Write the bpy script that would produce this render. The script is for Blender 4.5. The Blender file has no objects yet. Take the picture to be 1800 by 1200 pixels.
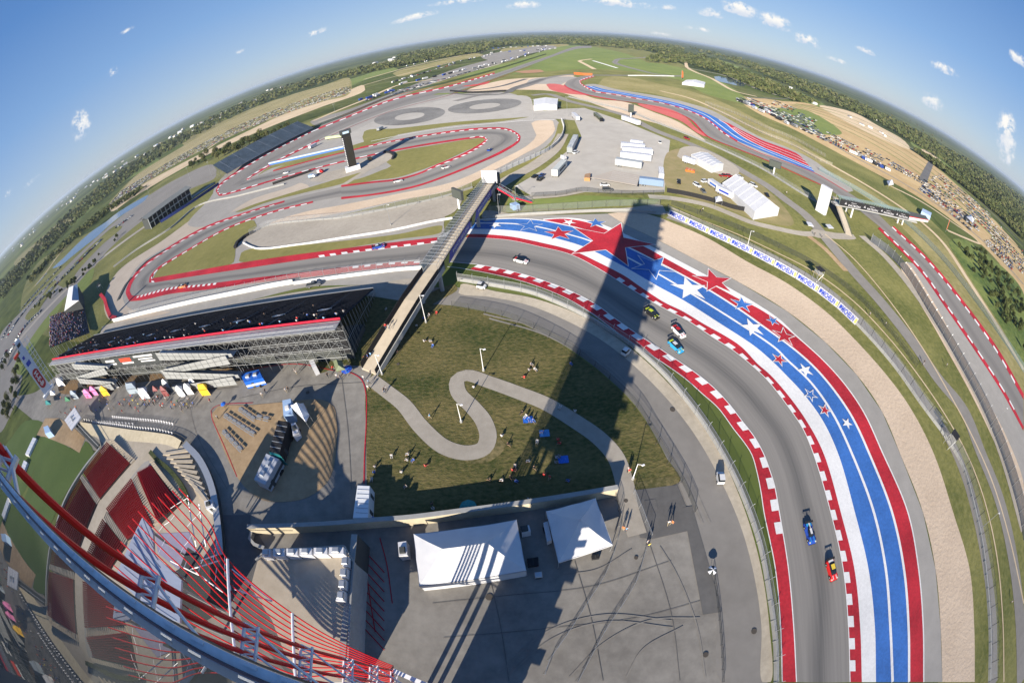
import bpy, bmesh, math, random
from mathutils import Vector, Matrix
from mathutils.geometry import tessellate_polygon
R = math.radians
random.seed(11)
sc = bpy.context.scene
col = sc.collection

# ------------------------------------------------------------ camera (15 mm equisolid fisheye on a 36x24 frame, 70 m up)
CAM_H = 70.0
AX = Vector((0.996637588, 0.081936028, 0.0))          # world x axis seen in the lens frame (right, up, forward)
AY = Vector((-0.055150996, 0.670834776, 0.739553291))
AZ = Vector((-0.0605960799, 0.737066609, -0.673098009))
FPX = 750.0                                            # focal length in photo pixels (1800 wide)
cd = bpy.data.cameras.new('camera'); cam = bpy.data.objects.new('camera', cd); col.objects.link(cam)
cd.type = 'PANO'
for holder in (cd, getattr(cd, 'cycles', None)):
    try:
        holder.panorama_type = 'FISHEYE_EQUISOLID'; holder.fisheye_lens = 15.0; holder.fisheye_fov = R(200)
    except Exception:
        pass
cd.sensor_width = 36.0; cd.sensor_height = 24.0; cd.clip_start = 0.05; cd.clip_end = 90000
rot = Matrix((( AX.x, AX.y, -AX.z), (AY.x, AY.y, -AY.z), (AZ.x, AZ.y, -AZ.z))).to_4x4()
cam.matrix_world = Matrix.Translation((0, 0, CAM_H)) @ rot
sc.camera = cam

# ------------------------------------------------------------ light
SUN_EL, SUN_AZ = 22.0, 24.6 + 180.0
sd = Vector((math.sin(R(SUN_AZ)) * math.cos(R(SUN_EL)), math.cos(R(SUN_AZ)) * math.cos(R(SUN_EL)), math.sin(R(SUN_EL))))
sl = bpy.data.lights.new('sun', 'SUN'); sl.energy = 5.0; sl.angle = R(0.5); sl.color = (1.0, 0.905, 0.765)
so = bpy.data.objects.new('sun', sl); so.rotation_euler = sd.to_track_quat('Z', 'Y').to_euler(); col.objects.link(so)
so.location = (0, -200, 300)

world = bpy.data.worlds.new('World'); sc.world = world; world.use_nodes = True
wn, wl = world.node_tree.nodes, world.node_tree.links
wn.clear()
def ray(px, py):
    dx, dy = px - 900.0, 600.0 - py
    r = math.hypot(dx, dy) + 1e-9
    th = 2 * math.asin(min(1.0, r / (2 * FPX)))
    c = Vector((math.sin(th) * dx / r, math.sin(th) * dy / r, math.cos(th)))
    return Vector((AX.dot(c), AY.dot(c), AZ.dot(c)))
def N(t, x=0, y=0):
    n = wn.new(t); n.location = (x, y); return n
out = N('ShaderNodeOutputWorld'); bg = N('ShaderNodeBackground'); bg.inputs[1].default_value = 0.075
sky = N('ShaderNodeTexSky'); sky.sky_type = 'NISHITA'; sky.sun_disc = False
sky.sun_elevation = R(SUN_EL); sky.sun_rotation = R(SUN_AZ); sky.altitude = 200
sky.air_density = 1.0; sky.dust_density = 0.25; sky.ozone_density = 3.5
def M2(op, a, b=None):
    n = N('ShaderNodeMath'); n.operation = op
    for i, v in enumerate((a, b)):
        if v is None: continue
        if isinstance(v, (int, float)): n.inputs[i].default_value = v
        else: wl.new(v, n.inputs[i])
    return n.outputs[0]
def DOT(a, vec):
    n = N('ShaderNodeVectorMath'); n.operation = 'DOT_PRODUCT'; wl.new(a, n.inputs[0]); n.inputs[1].default_value = vec
    return n.outputs['Value']
tc = N('ShaderNodeTexCoord'); GEN = tc.outputs['Generated']
ns = N('ShaderNodeTexNoise'); ns.inputs['Scale'].default_value = 60; ns.inputs['Detail'].default_value = 10; ns.inputs['Roughness'].default_value = 0.68
wl.new(GEN, ns.inputs['Vector'])
ns2 = N('ShaderNodeTexNoise'); ns2.inputs['Scale'].default_value = 15; ns2.inputs['Detail'].default_value = 5
wl.new(GEN, ns2.inputs['Vector'])
# clouds: (photo px, half width, half height in degrees, strength, tilt of the cloud in the sky)
CLOUDS = [((143,224),1.5,2.3,1.05,0),((199,127),.8,.7,.9,0),((222,33+22),1.2,.4,.5,0),((555,58),2.2,.5,.85,.12),((420,92),1.0,.4,.55,0),((733,30),3.2,.55,.85,.1),
          ((918,10),2.2,.7,.9,0),((1080,5),5.2,.8,.95,-.05),((810,3),4.0,.5,.8,0),((1175,14),1.2,.5,.7,0),((1300,18),2.6,1.2,1.05,-.1),((1362,40),2.2,1.3,1.1,-.1),((1250,24),1.8,.9,.85,0),
          ((1418,72),1.9,1.0,1.0,-.1),((1522,90),1.5,.5,.8,0),((1660,122),2.0,.8,.95,.1),((1638,180),1.6,1.3,.9,0),
          ((1768,238),1.6,3.0,1.12,0),((1770,275),1.3,1.7,.8,0),((1790,105),1.5,.9,.9,0),((1475,108),2.0,.4,.5,0),((1230,52),2.0,.4,.55,0),((10,345),1.6,.6,.5,0),((55,320),1.5,.4,.55,0),((1160,60),2.2,.3,.45,0)]
acc = None; low = None
for (pp, sa, sb, k, tl) in CLOUDS:
    sa *= 1.25; sb *= 1.3
    d = ray(*pp); t1 = Vector((d.y, -d.x, 0)).normalized(); t2 = t1.cross(d).normalized()
    if t2.z < 0: t2 = -t2
    a1 = t1 * math.cos(tl) + t2 * math.sin(tl); a2 = t2 * math.cos(tl) - t1 * math.sin(tl)
    u = DOT(GEN, a1 / R(sa)); v = DOT(GEN, a2 / R(sb))
    vlow = M2('MULTIPLY', M2('MINIMUM', M2('ADD', v, .35), 0.0), 1.5); v2 = M2('ADD', v, vlow)
    r = M2('SQRT', M2('ADD', M2('MULTIPLY', u, u), M2('MULTIPLY', v2, v2)))
    m = M2('MAXIMUM', M2('MULTIPLY', M2('SUBTRACT', 1.0, r), k), 0.0)
    front = M2('GREATER_THAN', DOT(GEN, d), 0.5); m = M2('MULTIPLY', m, front)
    base = M2('MULTIPLY', m, v)
    acc = m if acc is None else M2('MAXIMUM', acc, m)
    low = base if low is None else M2('ADD', low, base)
nz = M2('ADD', M2('MULTIPLY', ns.outputs['Fac'], 0.62), M2('MULTIPLY', ns2.outputs['Fac'], 0.38))
den = M2('MULTIPLY', acc, M2('MULTIPLY', M2('SUBTRACT', nz, 0.385), 9.0))
mr = N('ShaderNodeMapRange'); mr.interpolation_type = 'SMOOTHSTEP'
wl.new(den, mr.inputs[0]); mr.inputs[1].default_value = 0.12; mr.inputs[2].default_value = 0.95; mr.inputs[3].default_value = 0; mr.inputs[4].default_value = 0.93
cr = N('ShaderNodeMapRange'); wl.new(M2('ADD', low, M2('MULTIPLY', M2('SUBTRACT', nz, .5), .9)), cr.inputs[0]); cr.inputs[1].default_value = -0.25; cr.inputs[2].default_value = 0.25
cmix = N('ShaderNodeMix'); cmix.data_type = 'RGBA'
cmix.inputs[6].default_value = (4.4, 4.9, 5.8, 1); cmix.inputs[7].default_value = (7.0, 6.8, 6.4, 1)
wl.new(cr.outputs[0], cmix.inputs[0])
fin = N('ShaderNodeMix'); fin.data_type = 'RGBA'
sz = N('ShaderNodeSeparateXYZ'); wl.new(GEN, sz.inputs[0]); rp = N('ShaderNodeValToRGB'); wl.new(sz.outputs[2], rp.inputs[0])
for i, (pos_, c_) in enumerate(((0.0, (.47, .56, .69)), (.06, (.40, .52, .72)), (.2, (.24, .42, .74)), (.42, (.115, .28, .64)), (.75, (.06, .175, .48)))):
    e_ = rp.color_ramp.elements[i] if i < 2 else rp.color_ramp.elements.new(pos_)
    e_.position = pos_; e_.color = (*c_, 1)
air = N('ShaderNodeVectorMath'); air.operation = 'SCALE'; wl.new(rp.outputs[0], air.inputs[0]); air.inputs['Scale'].default_value = 6.6
skym = N('ShaderNodeMix'); skym.data_type = 'RGBA'; skym.inputs[0].default_value = .8; wl.new(sky.outputs[0], skym.inputs[6]); wl.new(air.outputs[0], skym.inputs[7])
wl.new(mr.outputs[0], fin.inputs[0]); wl.new(skym.outputs[2], fin.inputs[6]); wl.new(cmix.outputs[2], fin.inputs[7])
wl.new(fin.outputs[2], bg.inputs[0]); wl.new(bg.outputs[0], out.inputs[0])

sc.view_settings.view_transform = 'Standard'; sc.view_settings.look = 'None'
sc.view_settings.exposure = 1.0; sc.view_settings.gamma = 1.0
sc.cycles.max_bounces = 5; sc.cycles.transparent_max_bounces = 24
sc.cycles.use_denoising = True

# ------------------------------------------------------------ helpers
def at(px, py, z=0.0):
    v = ray(px, py); t = (CAM_H - z) / -v.z
    return Vector((v.x * t, v.y * t, z))
def afar(px, py, d):
    return Vector((0, 0, CAM_H)) + ray(px, py) * d
def proj(X):
    v = (Vector(X) - Vector((0, 0, CAM_H))).normalized()
    c = AX * v.x + AY * v.y + AZ * v.z
    th = math.acos(max(-1, min(1, c.z))); r = 2 * FPX * math.sin(th / 2); h = math.hypot(c.x, c.y) + 1e-9
    return (900 + r * c.x / h, 600 - r * c.y / h)
def height_for(base, top):
    b = at(*base); best = (1e9, 1)
    for i in range(1, 700):
        q = proj((b.x, b.y, i * .1)); e = math.hypot(q[0] - top[0], q[1] - top[1])
        if e < best[0]: best = (e, i * .1)
    return best[1]
def spl(pts, step=7.0, closed=False):
    P = [Vector((p[0], p[1])) for p in pts]; n = len(P); o = []
    if n == 2:
        k = max(1, int((P[1] - P[0]).length / step)); return [tuple(P[0].lerp(P[1], i / k)) for i in range(k + 1)]
    for i in range(n if closed else n - 1):
        p1, p2 = P[i], P[(i + 1) % n]
        p0 = P[(i - 1) % n] if (closed or i > 0) else p1 * 2 - p2
        p3 = P[(i + 2) % n] if (closed or i + 2 < n) else p2 * 2 - p1
        # centripetal parameterisation keeps the curve from overshooting
        t0 = 0.0; t1 = t0 + max(1e-4, (p1 - p0).length) ** .5; t2 = t1 + max(1e-4, (p2 - p1).length) ** .5; t3 = t2 + max(1e-4, (p3 - p2).length) ** .5
        k = max(1, int((p2 - p1).length / step))
        for j in range(k):
            t = t1 + (t2 - t1) * j / k
            A1 = p0 * ((t1 - t) / (t1 - t0)) + p1 * ((t - t0) / (t1 - t0)); A2 = p1 * ((t2 - t) / (t2 - t1)) + p2 * ((t - t1) / (t2 - t1)); A3 = p2 * ((t3 - t) / (t3 - t2)) + p3 * ((t - t2) / (t3 - t2))
            B1 = A1 * ((t2 - t) / (t2 - t0)) + A2 * ((t - t0) / (t2 - t0)); B2 = A2 * ((t3 - t) / (t3 - t1)) + A3 * ((t - t1) / (t3 - t1))
            C = B1 * ((t2 - t) / (t2 - t1)) + B2 * ((t - t1) / (t2 - t1)); o.append((C.x, C.y))
    if not closed: o.append(tuple(P[-1]))
    return o
def lin(pts, step=12.0, closed=False):
    o = []; n = len(pts)
    for i in range(n if closed else n - 1):
        a, b = Vector(pts[i]), Vector(pts[(i + 1) % n]); k = max(1, int((b - a).length / step))
        o += [tuple(a.lerp(b, j / k)) for j in range(k)]
    if not closed: o.append(tuple(pts[-1]))
    return o
def resample(W, n):
    L = [0.0]
    for a, b in zip(W, W[1:]): L.append(L[-1] + (b - a).length)
    o = []; j = 0
    for i in range(n):
        s = L[-1] * i / (n - 1)
        while j < len(L) - 2 and L[j + 1] < s: j += 1
        f = (s - L[j]) / max(1e-9, L[j + 1] - L[j]); o.append(W[j].lerp(W[j + 1], min(1, f)))
    return o
def wlen(W): return sum((b - a).length for a, b in zip(W, W[1:]))

# ------------------------------------------------------------ materials
MATS = {}
def mat(name, c, rough=.8, var=.12, scale=.4, metal=0, c2=None, detail=6, coord='Object', stretch=None, bump=0, scale2=None, spec=.3, contrast=.32):
    if name in MATS: return MATS[name]
    m = bpy.data.materials.new(name); m.use_nodes = True; MATS[name] = m
    nt = m.node_tree; b = nt.nodes['Principled BSDF']
    b.inputs['Roughness'].default_value = rough; b.inputs['Metallic'].default_value = metal
    b.inputs['Specular IOR Level'].default_value = spec
    if rough >= .7 and 'Diffuse Roughness' in b.inputs: b.inputs['Diffuse Roughness'].default_value = .35
    tcn = nt.nodes.new('ShaderNodeTexCoord'); mp = nt.nodes.new('ShaderNodeMapping')
    if stretch: mp.inputs['Scale'].default_value = stretch
    nt.links.new(tcn.outputs[coord], mp.inputs[0])
    n1 = nt.nodes.new('ShaderNodeTexNoise'); n1.inputs['Scale'].default_value = scale; n1.inputs['Detail'].default_value = detail; n1.inputs['Roughness'].default_value = .65
    n2 = nt.nodes.new('ShaderNodeTexNoise'); n2.inputs['Scale'].default_value = scale2 or scale * .09; n2.inputs['Detail'].default_value = 4
    nt.links.new(mp.outputs[0], n1.inputs[0]); nt.links.new(mp.outputs[0], n2.inputs[0])
    add = nt.nodes.new('ShaderNodeMath'); add.operation = 'ADD'; nt.links.new(n1.outputs['Fac'], add.inputs[0]); nt.links.new(n2.outputs['Fac'], add.inputs[1])
    rg = nt.nodes.new('ShaderNodeMapRange'); rg.inputs[1].default_value = 1 - contrast; rg.inputs[2].default_value = 1 + contrast
    nt.links.new(add.outputs[0], rg.inputs[0])
    mx = nt.nodes.new('ShaderNodeMix'); mx.data_type = 'RGBA'
    if c2 is None:
        ca = [max(0, x * (1 - var)) for x in c]; cb = [min(1, x * (1 + var)) for x in c]
    else: ca, cb = c, c2
    mx.inputs[6].default_value = (*ca, 1); mx.inputs[7].default_value = (*cb, 1)
    nt.links.new(rg.outputs[0], mx.inputs[0]); nt.links.new(mx.outputs[2], b.inputs['Base Color'])
    if bump:
        bp = nt.nodes.new('ShaderNodeBump'); bp.inputs['Strength'].default_value = bump; bp.inputs['Distance'].default_value = .3
        nt.links.new(n1.outputs['Fac'], bp.inputs['Height']); nt.links.new(bp.outputs[0], b.inputs['Normal'])
    return m
def mesh_mat(name, c, keep):
    """woven wire: mostly open, so mostly see-through"""
    if name in MATS: return MATS[name]
    m = bpy.data.materials.new(name); m.use_nodes = True; MATS[name] = m; nt = m.node_tree
    b = nt.nodes['Principled BSDF']; b.inputs['Base Color'].default_value = (*c, 1); b.inputs['Roughness'].default_value = .6
    tr = nt.nodes.new('ShaderNodeBsdfTransparent'); mix = nt.nodes.new('ShaderNodeMixShader')
    n = nt.nodes.new('ShaderNodeTexNoise'); n.inputs['Scale'].default_value = 3; mp = nt.nodes.new('ShaderNodeMapRange'); mp.inputs[3].default_value = keep * .6; mp.inputs[4].default_value = keep * 1.4
    tcn = nt.nodes.new('ShaderNodeTexCoord'); nt.links.new(tcn.outputs['Object'], n.inputs[0]); nt.links.new(n.outputs['Fac'], mp.inputs[0])
    nt.links.new(mp.outputs[0], mix.inputs[0]); nt.links.new(tr.outputs[0], mix.inputs[1]); nt.links.new(b.outputs[0], mix.inputs[2])
    nt.links.new(mix.outputs[0], nt.nodes['Material Output'].inputs[0]); return m
def track_mat(name, c, dark, lane=(.55, .25)):
    """asphalt with rubber laid along the direction of travel (uv: u along in metres, v across 0..1)"""
    m = bpy.data.materials.new(name); m.use_nodes = True; nt = m.node_tree; b = nt.nodes['Principled BSDF']; b.inputs['Roughness'].default_value = .75
    b.inputs['Specular IOR Level'].default_value = .25
    if 'Diffuse Roughness' in b.inputs: b.inputs['Diffuse Roughness'].default_value = .35
    uv = nt.nodes.new('ShaderNodeUVMap'); mp = nt.nodes.new('ShaderNodeMapping'); mp.inputs['Scale'].default_value = (.03, 22, 1); nt.links.new(uv.outputs[0], mp.inputs[0])
    n = nt.nodes.new('ShaderNodeTexNoise'); n.inputs['Scale'].default_value = 1.0; n.inputs['Detail'].default_value = 5; n.inputs['Roughness'].default_value = .6; nt.links.new(mp.outputs[0], n.inputs[0])
    sx = nt.nodes.new('ShaderNodeSeparateXYZ'); nt.links.new(uv.outputs[0], sx.inputs[0])
    wob = nt.nodes.new('ShaderNodeTexNoise'); wob.noise_dimensions = '1D'; wob.inputs['Scale'].default_value = .012; nt.links.new(sx.outputs[0], wob.inputs['W'])
    def mm(op, a, b2):
        q = nt.nodes.new('ShaderNodeMath'); q.operation = op
        for i, v in enumerate((a, b2)):
            if isinstance(v, (int, float)): q.inputs[i].default_value = v
            else: nt.links.new(v, q.inputs[i])
        return q.outputs[0]
    cen = mm('ADD', lane[0] - .3, mm('MULTIPLY', wob.outputs['Fac'], .6))
    dist = mm('ABSOLUTE', mm('SUBTRACT', sx.outputs[1], cen), 0)
    lanef = mm('SUBTRACT', 1.0, mm('MINIMUM', mm('DIVIDE', dist, lane[1]), 1.0))
    f = mm('ADD', mm('MULTIPLY', lanef, .75), mm('MULTIPLY', mm('SUBTRACT', n.outputs['Fac'], .42), 1.1))
    cl = nt.nodes.new('ShaderNodeClamp'); nt.links.new(f, cl.inputs[0])
    mx = nt.nodes.new('ShaderNodeMix'); mx.data_type = 'RGBA'; mx.inputs[6].default_value = (*c, 1); mx.inputs[7].default_value = (*dark, 1)
    nt.links.new(cl.outputs[0], mx.inputs[0]); nt.links.new(mx.outputs[2], b.inputs['Base Color']); MATS[name] = m
    return m
def plain(name, c, rough=.5, metal=0, var=.06, scale=1.2): return mat(name, c, rough, var, scale, metal, detail=3)
GRASS = mat('grass', (.075, .088, .02), .95, scale=.5, c2=(.19, .18, .06), detail=10, bump=.6, scale2=.03, contrast=.25)
BOWL = mat('mown_bowl_grass', (.034, .048, .01), .95, scale=1.5, c2=(.165, .132, .052), detail=12, bump=.9, stretch=(.55, 1, 1), scale2=.07, contrast=.22)
LAWN = mat('lawn', (.05, .085, .015), .95, scale=.8, c2=(.075, .115, .026), detail=6, bump=.3)
GREEN = mat('green_grass', (.09, .13, .028), .95, scale=.2, c2=(.17, .2, .055), detail=9)
DRYG = mat('dry_grass', (.15, .14, .045), .95, scale=.25, c2=(.28, .24, .11), detail=10, scale2=.02, contrast=.25)
INF = mat('infield_grass', (.125, .125, .035), .95, scale=.3, c2=(.21, .19, .065), detail=10, bump=.4)
CONC = mat('plaza_concrete', (.15, .14, .126), .9, scale=.35, c2=(.255, .24, .215), detail=12, scale2=.04, contrast=.24)
ROADC = mat('grey_asphalt_road', (.165, .155, .142), .9, scale=.3, c2=(.225, .212, .195), detail=9)
PATH = mat('concrete_path', (.25, .225, .19), .9, scale=.5, c2=(.35, .32, .275), detail=8)
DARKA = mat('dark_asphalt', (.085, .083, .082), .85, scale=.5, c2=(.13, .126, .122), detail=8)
RUN = mat('runoff_asphalt', (.225, .215, .2), .9, scale=.2, c2=(.3, .285, .265), detail=10)
PADD = mat('pale_paddock_asphalt', (.27, .255, .235), .9, scale=.12, c2=(.36, .345, .32), detail=11)
TANR = mat('tan_runoff', (.31, .26, .21), .9, scale=.12, c2=(.4, .345, .285), detail=9)
GRAV = mat('gravel', (.4, .315, .235), .95, scale=.9, c2=(.52, .42, .32), detail=10, bump=.6, scale2=.06)
LOT = mat('lot_dirt', (.3, .21, .1), .95, scale=.12, c2=(.44, .33, .18), detail=10, contrast=.26)
SCRUB = mat('scrub', (.05, .085, .016), .95, scale=.3, c2=(.15, .18, .045), detail=10, bump=.8, contrast=.22)
DIRT = mat('tan_dirt', (.24, .165, .092), .95, scale=.5, c2=(.38, .275, .165), detail=10, contrast=.26)
BRWN = mat('brown_soil', (.1, .068, .04), .95, scale=.3, c2=(.24, .15, .07), detail=8)
SAND = mat('sandy_track', (.4, .31, .2), .95, scale=.3, c2=(.52, .42, .29), detail=7)
RED = mat('red_paint', (.36, .018, .028), .7, .3, 1.6, detail=12, contrast=.24, scale2=.08)
WHT = mat('white_paint', (.61, .61, .61), .7, .11, 1.6, detail=12, contrast=.24, scale2=.08)
BLU = mat('blue_paint', (.036, .125, .38), .7, .24, 1.6, detail=12, contrast=.24, scale2=.08)
PINK = mat('worn_red_paint', (.42, .1, .09), .8, .15, .3)
TRACK = track_mat('racetrack_asphalt', (.215, .203, .188), (.1, .097, .094))
TRK2 = track_mat('racetrack_asphalt_clean', (.19, .178, .165), (.14, .13, .122))
BEIGE = mat('beige_concrete', (.34, .29, .22), .9, scale=.5, c2=(.47, .41, .325), detail=9)
WALLC = mat('limestone_wall', (.36, .31, .215), .9, scale=.7, c2=(.52, .46, .34), detail=9)
GREYW = mat('grey_concrete', (.3, .3, .29), .85, .15, .8)
STEEL = plain('galvanised_steel', (.42, .43, .44), .45, .6)
DSTEEL = plain('dark_steel', (.05, .05, .055), .5, .3)
WSTEEL = plain('white_painted_steel', (.78, .78, .78), .4)
RSTEEL = plain('red_painted_steel', (.5, .012, .015), .35)
BLACK = plain('black_fabric', (.018, .018, .02), .8)
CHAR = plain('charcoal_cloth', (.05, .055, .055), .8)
WHITE = plain('white_vinyl', (.64, .64, .66), .5)
ALU = plain('bare_aluminium', (.5, .52, .54), .35, .5)
GLASSD = plain('dark_glass', (.015, .02, .025), .1)
RUBBER = plain('tyre_rubber', (.015, .015, .015), .8)
TEAL = plain('teal_canvas', (.02, .2, .2), .7)
FENCE = mesh_mat('chain_link', (.35, .36, .37), .22)
DFENCE = mesh_mat('dark_chain_link', (.05, .055, .05), .3)

# ------------------------------------------------------------ object makers
def tag(o, label=None, cat=None, group=None, kind=None):
    if label: o['label'] = label
    if cat: o['category'] = cat
    if group: o['group'] = group
    if kind: o['kind'] = kind
    return o
def thing(name, label, cat, loc=(0, 0, 0), rz=0.0, group=None):
    o = bpy.data.objects.new(name, None); o.empty_display_size = .5; col.objects.link(o)
    o.location = loc; o.rotation_euler = (0, 0, rz); return tag(o, label, cat, group)
class MB:
    def __init__(s): s.v = []; s.f = []; s.mi = []; s.cur = 0
    def add(s, vs, fs):
        b = len(s.v); s.v += [tuple(v) for v in vs]
        for f in fs: s.f.append(tuple(b + i for i in f)); s.mi.append(s.cur)
    def quad(s, a, b, c, d): s.add((a, b, c, d), ((0, 1, 2, 3),))
    def box(s, c, d, rz=0.0, ch=0.0):
        x, y, z = d[0] / 2, d[1] / 2, d[2] / 2; cs, sn = math.cos(rz), math.sin(rz)
        if ch <= 0:
            P = [(sx * x, sy * y, sz * z) for sz in (-1, 1) for sx, sy in ((-1, -1), (1, -1), (1, 1), (-1, 1))]
            F = [(3, 2, 1, 0), (4, 5, 6, 7), (0, 1, 5, 4), (1, 2, 6, 5), (2, 3, 7, 6), (3, 0, 4, 7)]
        else:
            P = [(sx * (x - e), sy * (y - e), h) for h, e in ((-z, 0), (z - ch, 0), (z, ch)) for sx, sy in ((-1, -1), (1, -1), (1, 1), (-1, 1))]
            F = [(3, 2, 1, 0), (8, 9, 10, 11)] + [(4 * k + i, 4 * k + (i + 1) % 4, 4 * k + 4 + (i + 1) % 4, 4 * k + 4 + i) for k in (0, 1) for i in range(4)]
        s.add([(c[0] + p[0] * cs - p[1] * sn, c[1] + p[0] * sn + p[1] * cs, c[2] + p[2]) for p in P], F)
    def prism(s, poly, z0, z1):
        n = len(poly); P = [(p[0], p[1], z0) for p in poly] + [(p[0], p[1], z1) for p in poly]
        s.add(P, [tuple(range(n - 1, -1, -1)), tuple(range(n, 2 * n))] + [(i, (i + 1) % n, n + (i + 1) % n, n + i) for i in range(n)])
    def tube(s, pts, r, n=6, cap=True):
        pts = [Vector(p) for p in pts]; rr = r if isinstance(r, (list, tuple)) else [r] * len(pts); rings = []
        V = []
        for i, p in enumerate(pts):
            t = (pts[min(i + 1, len(pts) - 1)] - pts[max(i - 1, 0)]).normalized()
            up = Vector((0, 0, 1)) if abs(t.z) < .95 else Vector((1, 0, 0))
            a = t.cross(up).normalized(); b = a.cross(t).normalized()
            V += [p + a * math.cos(k * math.tau / n) * rr[i] + b * math.sin(k * math.tau / n) * rr[i] for k in range(n)]
        F = [(i * n + k, i * n + (k + 1) % n, (i + 1) * n + (k + 1) % n, (i + 1) * n + k) for i in range(len(pts) - 1) for k in range(n)]
        if cap: F += [tuple(range(n - 1, -1, -1)), tuple(range((len(pts) - 1) * n, len(pts) * n))]
        s.add(V, F)
    def cyl(s, c, r, h, n=12, r2=None):
        s.tube([c, (c[0], c[1], c[2] + h)], [r, r if r2 is None else r2], n)
    def wall(s, W, z0, z1, th):
        """a standing strip of thickness th along world points"""
        n = len(W); L = []; Rr = []
        for i, p in enumerate(W):
            t = (W[min(i + 1, n - 1)] - W[max(i - 1, 0)]); nn = Vector((-t.y, t.x, 0)).normalized() * th / 2
            L.append(p + nn); Rr.append(p - nn)
        V = [(p.x, p.y, z) for z in (z0, z1) for S in (L, Rr) for p in S]
        F = []
        for i in range(n - 1):
            a, b, c, d = i, n + i, 2 * n + i, 3 * n + i
            F += [(a, a + 1, c + 1, c), (b + 1, b, d, d + 1), (c, c + 1, d + 1, d)]
        F += [(0, 2 * n, 3 * n, n), (n - 1, 2 * n - 1, 4 * n - 1, 3 * n - 1)]
        s.add(V, F)
    def build(s, name, m=None, parent=None, smooth=False, world=False, loc=None):
        me = bpy.data.meshes.new(name); v = s.v
        if parent is not None and world:
            o0 = parent.location; v = [(a[0] - o0.x, a[1] - o0.y, a[2] - o0.z) for a in v]
        me.from_pydata(v, [], s.f); ms = m if isinstance(m, (list, tuple)) else [m]
        for q in ms:
            if q: me.materials.append(q)
        if len(ms) > 1: me.polygons.foreach_set('material_index', s.mi)
        if smooth: me.polygons.foreach_set('use_smooth', [True] * len(me.polygons))
        me.update(); o = bpy.data.objects.new(name, me); col.objects.link(o)
        if parent is not None: o.parent = parent
        if loc is not None: o.location = loc
        return o
def child(me, name, parent, loc=(0, 0, 0), rz=0.0, m=None):
    o = bpy.data.objects.new(name, me); col.objects.link(o); o.parent = parent; o.location = loc; o.rotation_euler = (0, 0, rz)
    return o
KIDS = {}
def copy_tree(o, parent=None):
    c = o.copy(); col.objects.link(c); c.parent = parent
    for ch in o.children: copy_tree(ch, c)
    return c
LV = [0]
def zlev(l):
    LV[0] += 1; return l * .025 + (LV[0] % 23) * .001
def poly(name, px, m, lev, smooth=True, step=8):
    pts = spl(px, step, True) if smooth else lin(px, step, True)
    W = [at(*p) for p in pts]; z = zlev(lev)
    tri = tessellate_polygon([W])
    bm = bmesh.new(); vs = [bm.verts.new((p.x, p.y, z)) for p in W]
    for t in tri:
        try: bm.faces.new([vs[i] for i in t])
        except ValueError: pass
    bmesh.ops.recalc_face_normals(bm, faces=bm.faces)
    for f in bm.faces:
        if f.normal.z < 0: f.normal_flip()
    me = bpy.data.meshes.new(name); bm.to_mesh(me); bm.free(); me.materials.append(m)
    o = bpy.data.objects.new(name, me); col.objects.link(o); o['kind'] = 'structure'; return o
def strip(name, A, B, m, lev, kind='structure', parent=None):
    n = len(A); z = zlev(lev); me = bpy.data.meshes.new(name)
    V = [(p.x, p.y, z) for p in A] + [(p.x, p.y, z) for p in B]
    me.from_pydata(V, [], [(i, i + 1, n + i + 1, n + i) for i in range(n - 1)])
    uv = me.uv_layers.new(name='UVMap'); s = [0.0]
    for i in range(n - 1): s.append(s[-1] + ((A[i + 1] - A[i]).length + (B[i + 1] - B[i]).length) / 2)
    for l in me.loops:
        i = l.vertex_index; uv.data[l.index].uv = (s[i % n], 0.0 if i < n else 1.0)
    me.update()
    if sum(p.normal.z for p in me.polygons) < 0: me.flip_normals()
    me.materials.append(m); o = bpy.data.objects.new(name, me); col.objects.link(o)
    if kind: o['kind'] = kind
    return o
def band(name, a, b, m, lev, n=None):
    A = [at(*p) for p in spl(a)]; B = [at(*p) for p in spl(b)]; n = n or max(len(A), len(B))
    return strip(name, resample(A, n), resample(B, n), m, lev)
def offset(W, d):
    o = []; n = len(W)
    for i, p in enumerate(W):
        t = W[min(i + 1, n - 1)] - W[max(i - 1, 0)]; o.append(p + Vector((-t.y, t.x, 0)).normalized() * d)
    return o
def stroke(name, px, w, m, lev, step=7, shift=0.0):
    W = [at(*p) for p in spl(px, step)]
    return strip(name, offset(W, w / 2 + shift), offset(W, -w / 2 + shift), m, lev)
def kerb(c, d, lev, blk=2.6, frac=.5, name='track_kerb', start=0, white=True, ends=(0, 1)):
    """red kerb between two edge lines with white blocks along the track edge c"""
    A = [at(*p) for p in spl(c)]; B = [at(*p) for p in spl(d)]
    n = max(60, len(A)); A = resample(A, n); B = resample(B, n)
    strip(name, A, B, RED, lev)
    if not white: return
    L = wlen(A); k = int(L / blk); mb = MB(); z = zlev(lev + 1)
    AA = resample(A, k * 3 + 1); BB = resample(B, k * 3 + 1)
    for i in range(start, k - 1, 2):
        if not (ends[0] <= i / k <= ends[1]): continue
        idx = range(i * 3, i * 3 + 4); f = frac
        V = [(AA[j].x, AA[j].y, z) for j in idx] + [((AA[j].lerp(BB[j], f)).x, (AA[j].lerp(BB[j], f)).y, z) for j in idx]
        mb.add(V, [(q, q + 1, 5 + q, 4 + q) for q in range(3)])
    o = mb.build('kerb_blocks', WHT); o['kind'] = 'structure'
    if o.data.polygons and sum(p.normal.z for p in o.data.polygons) < 0: o.data.flip_normals()
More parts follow.
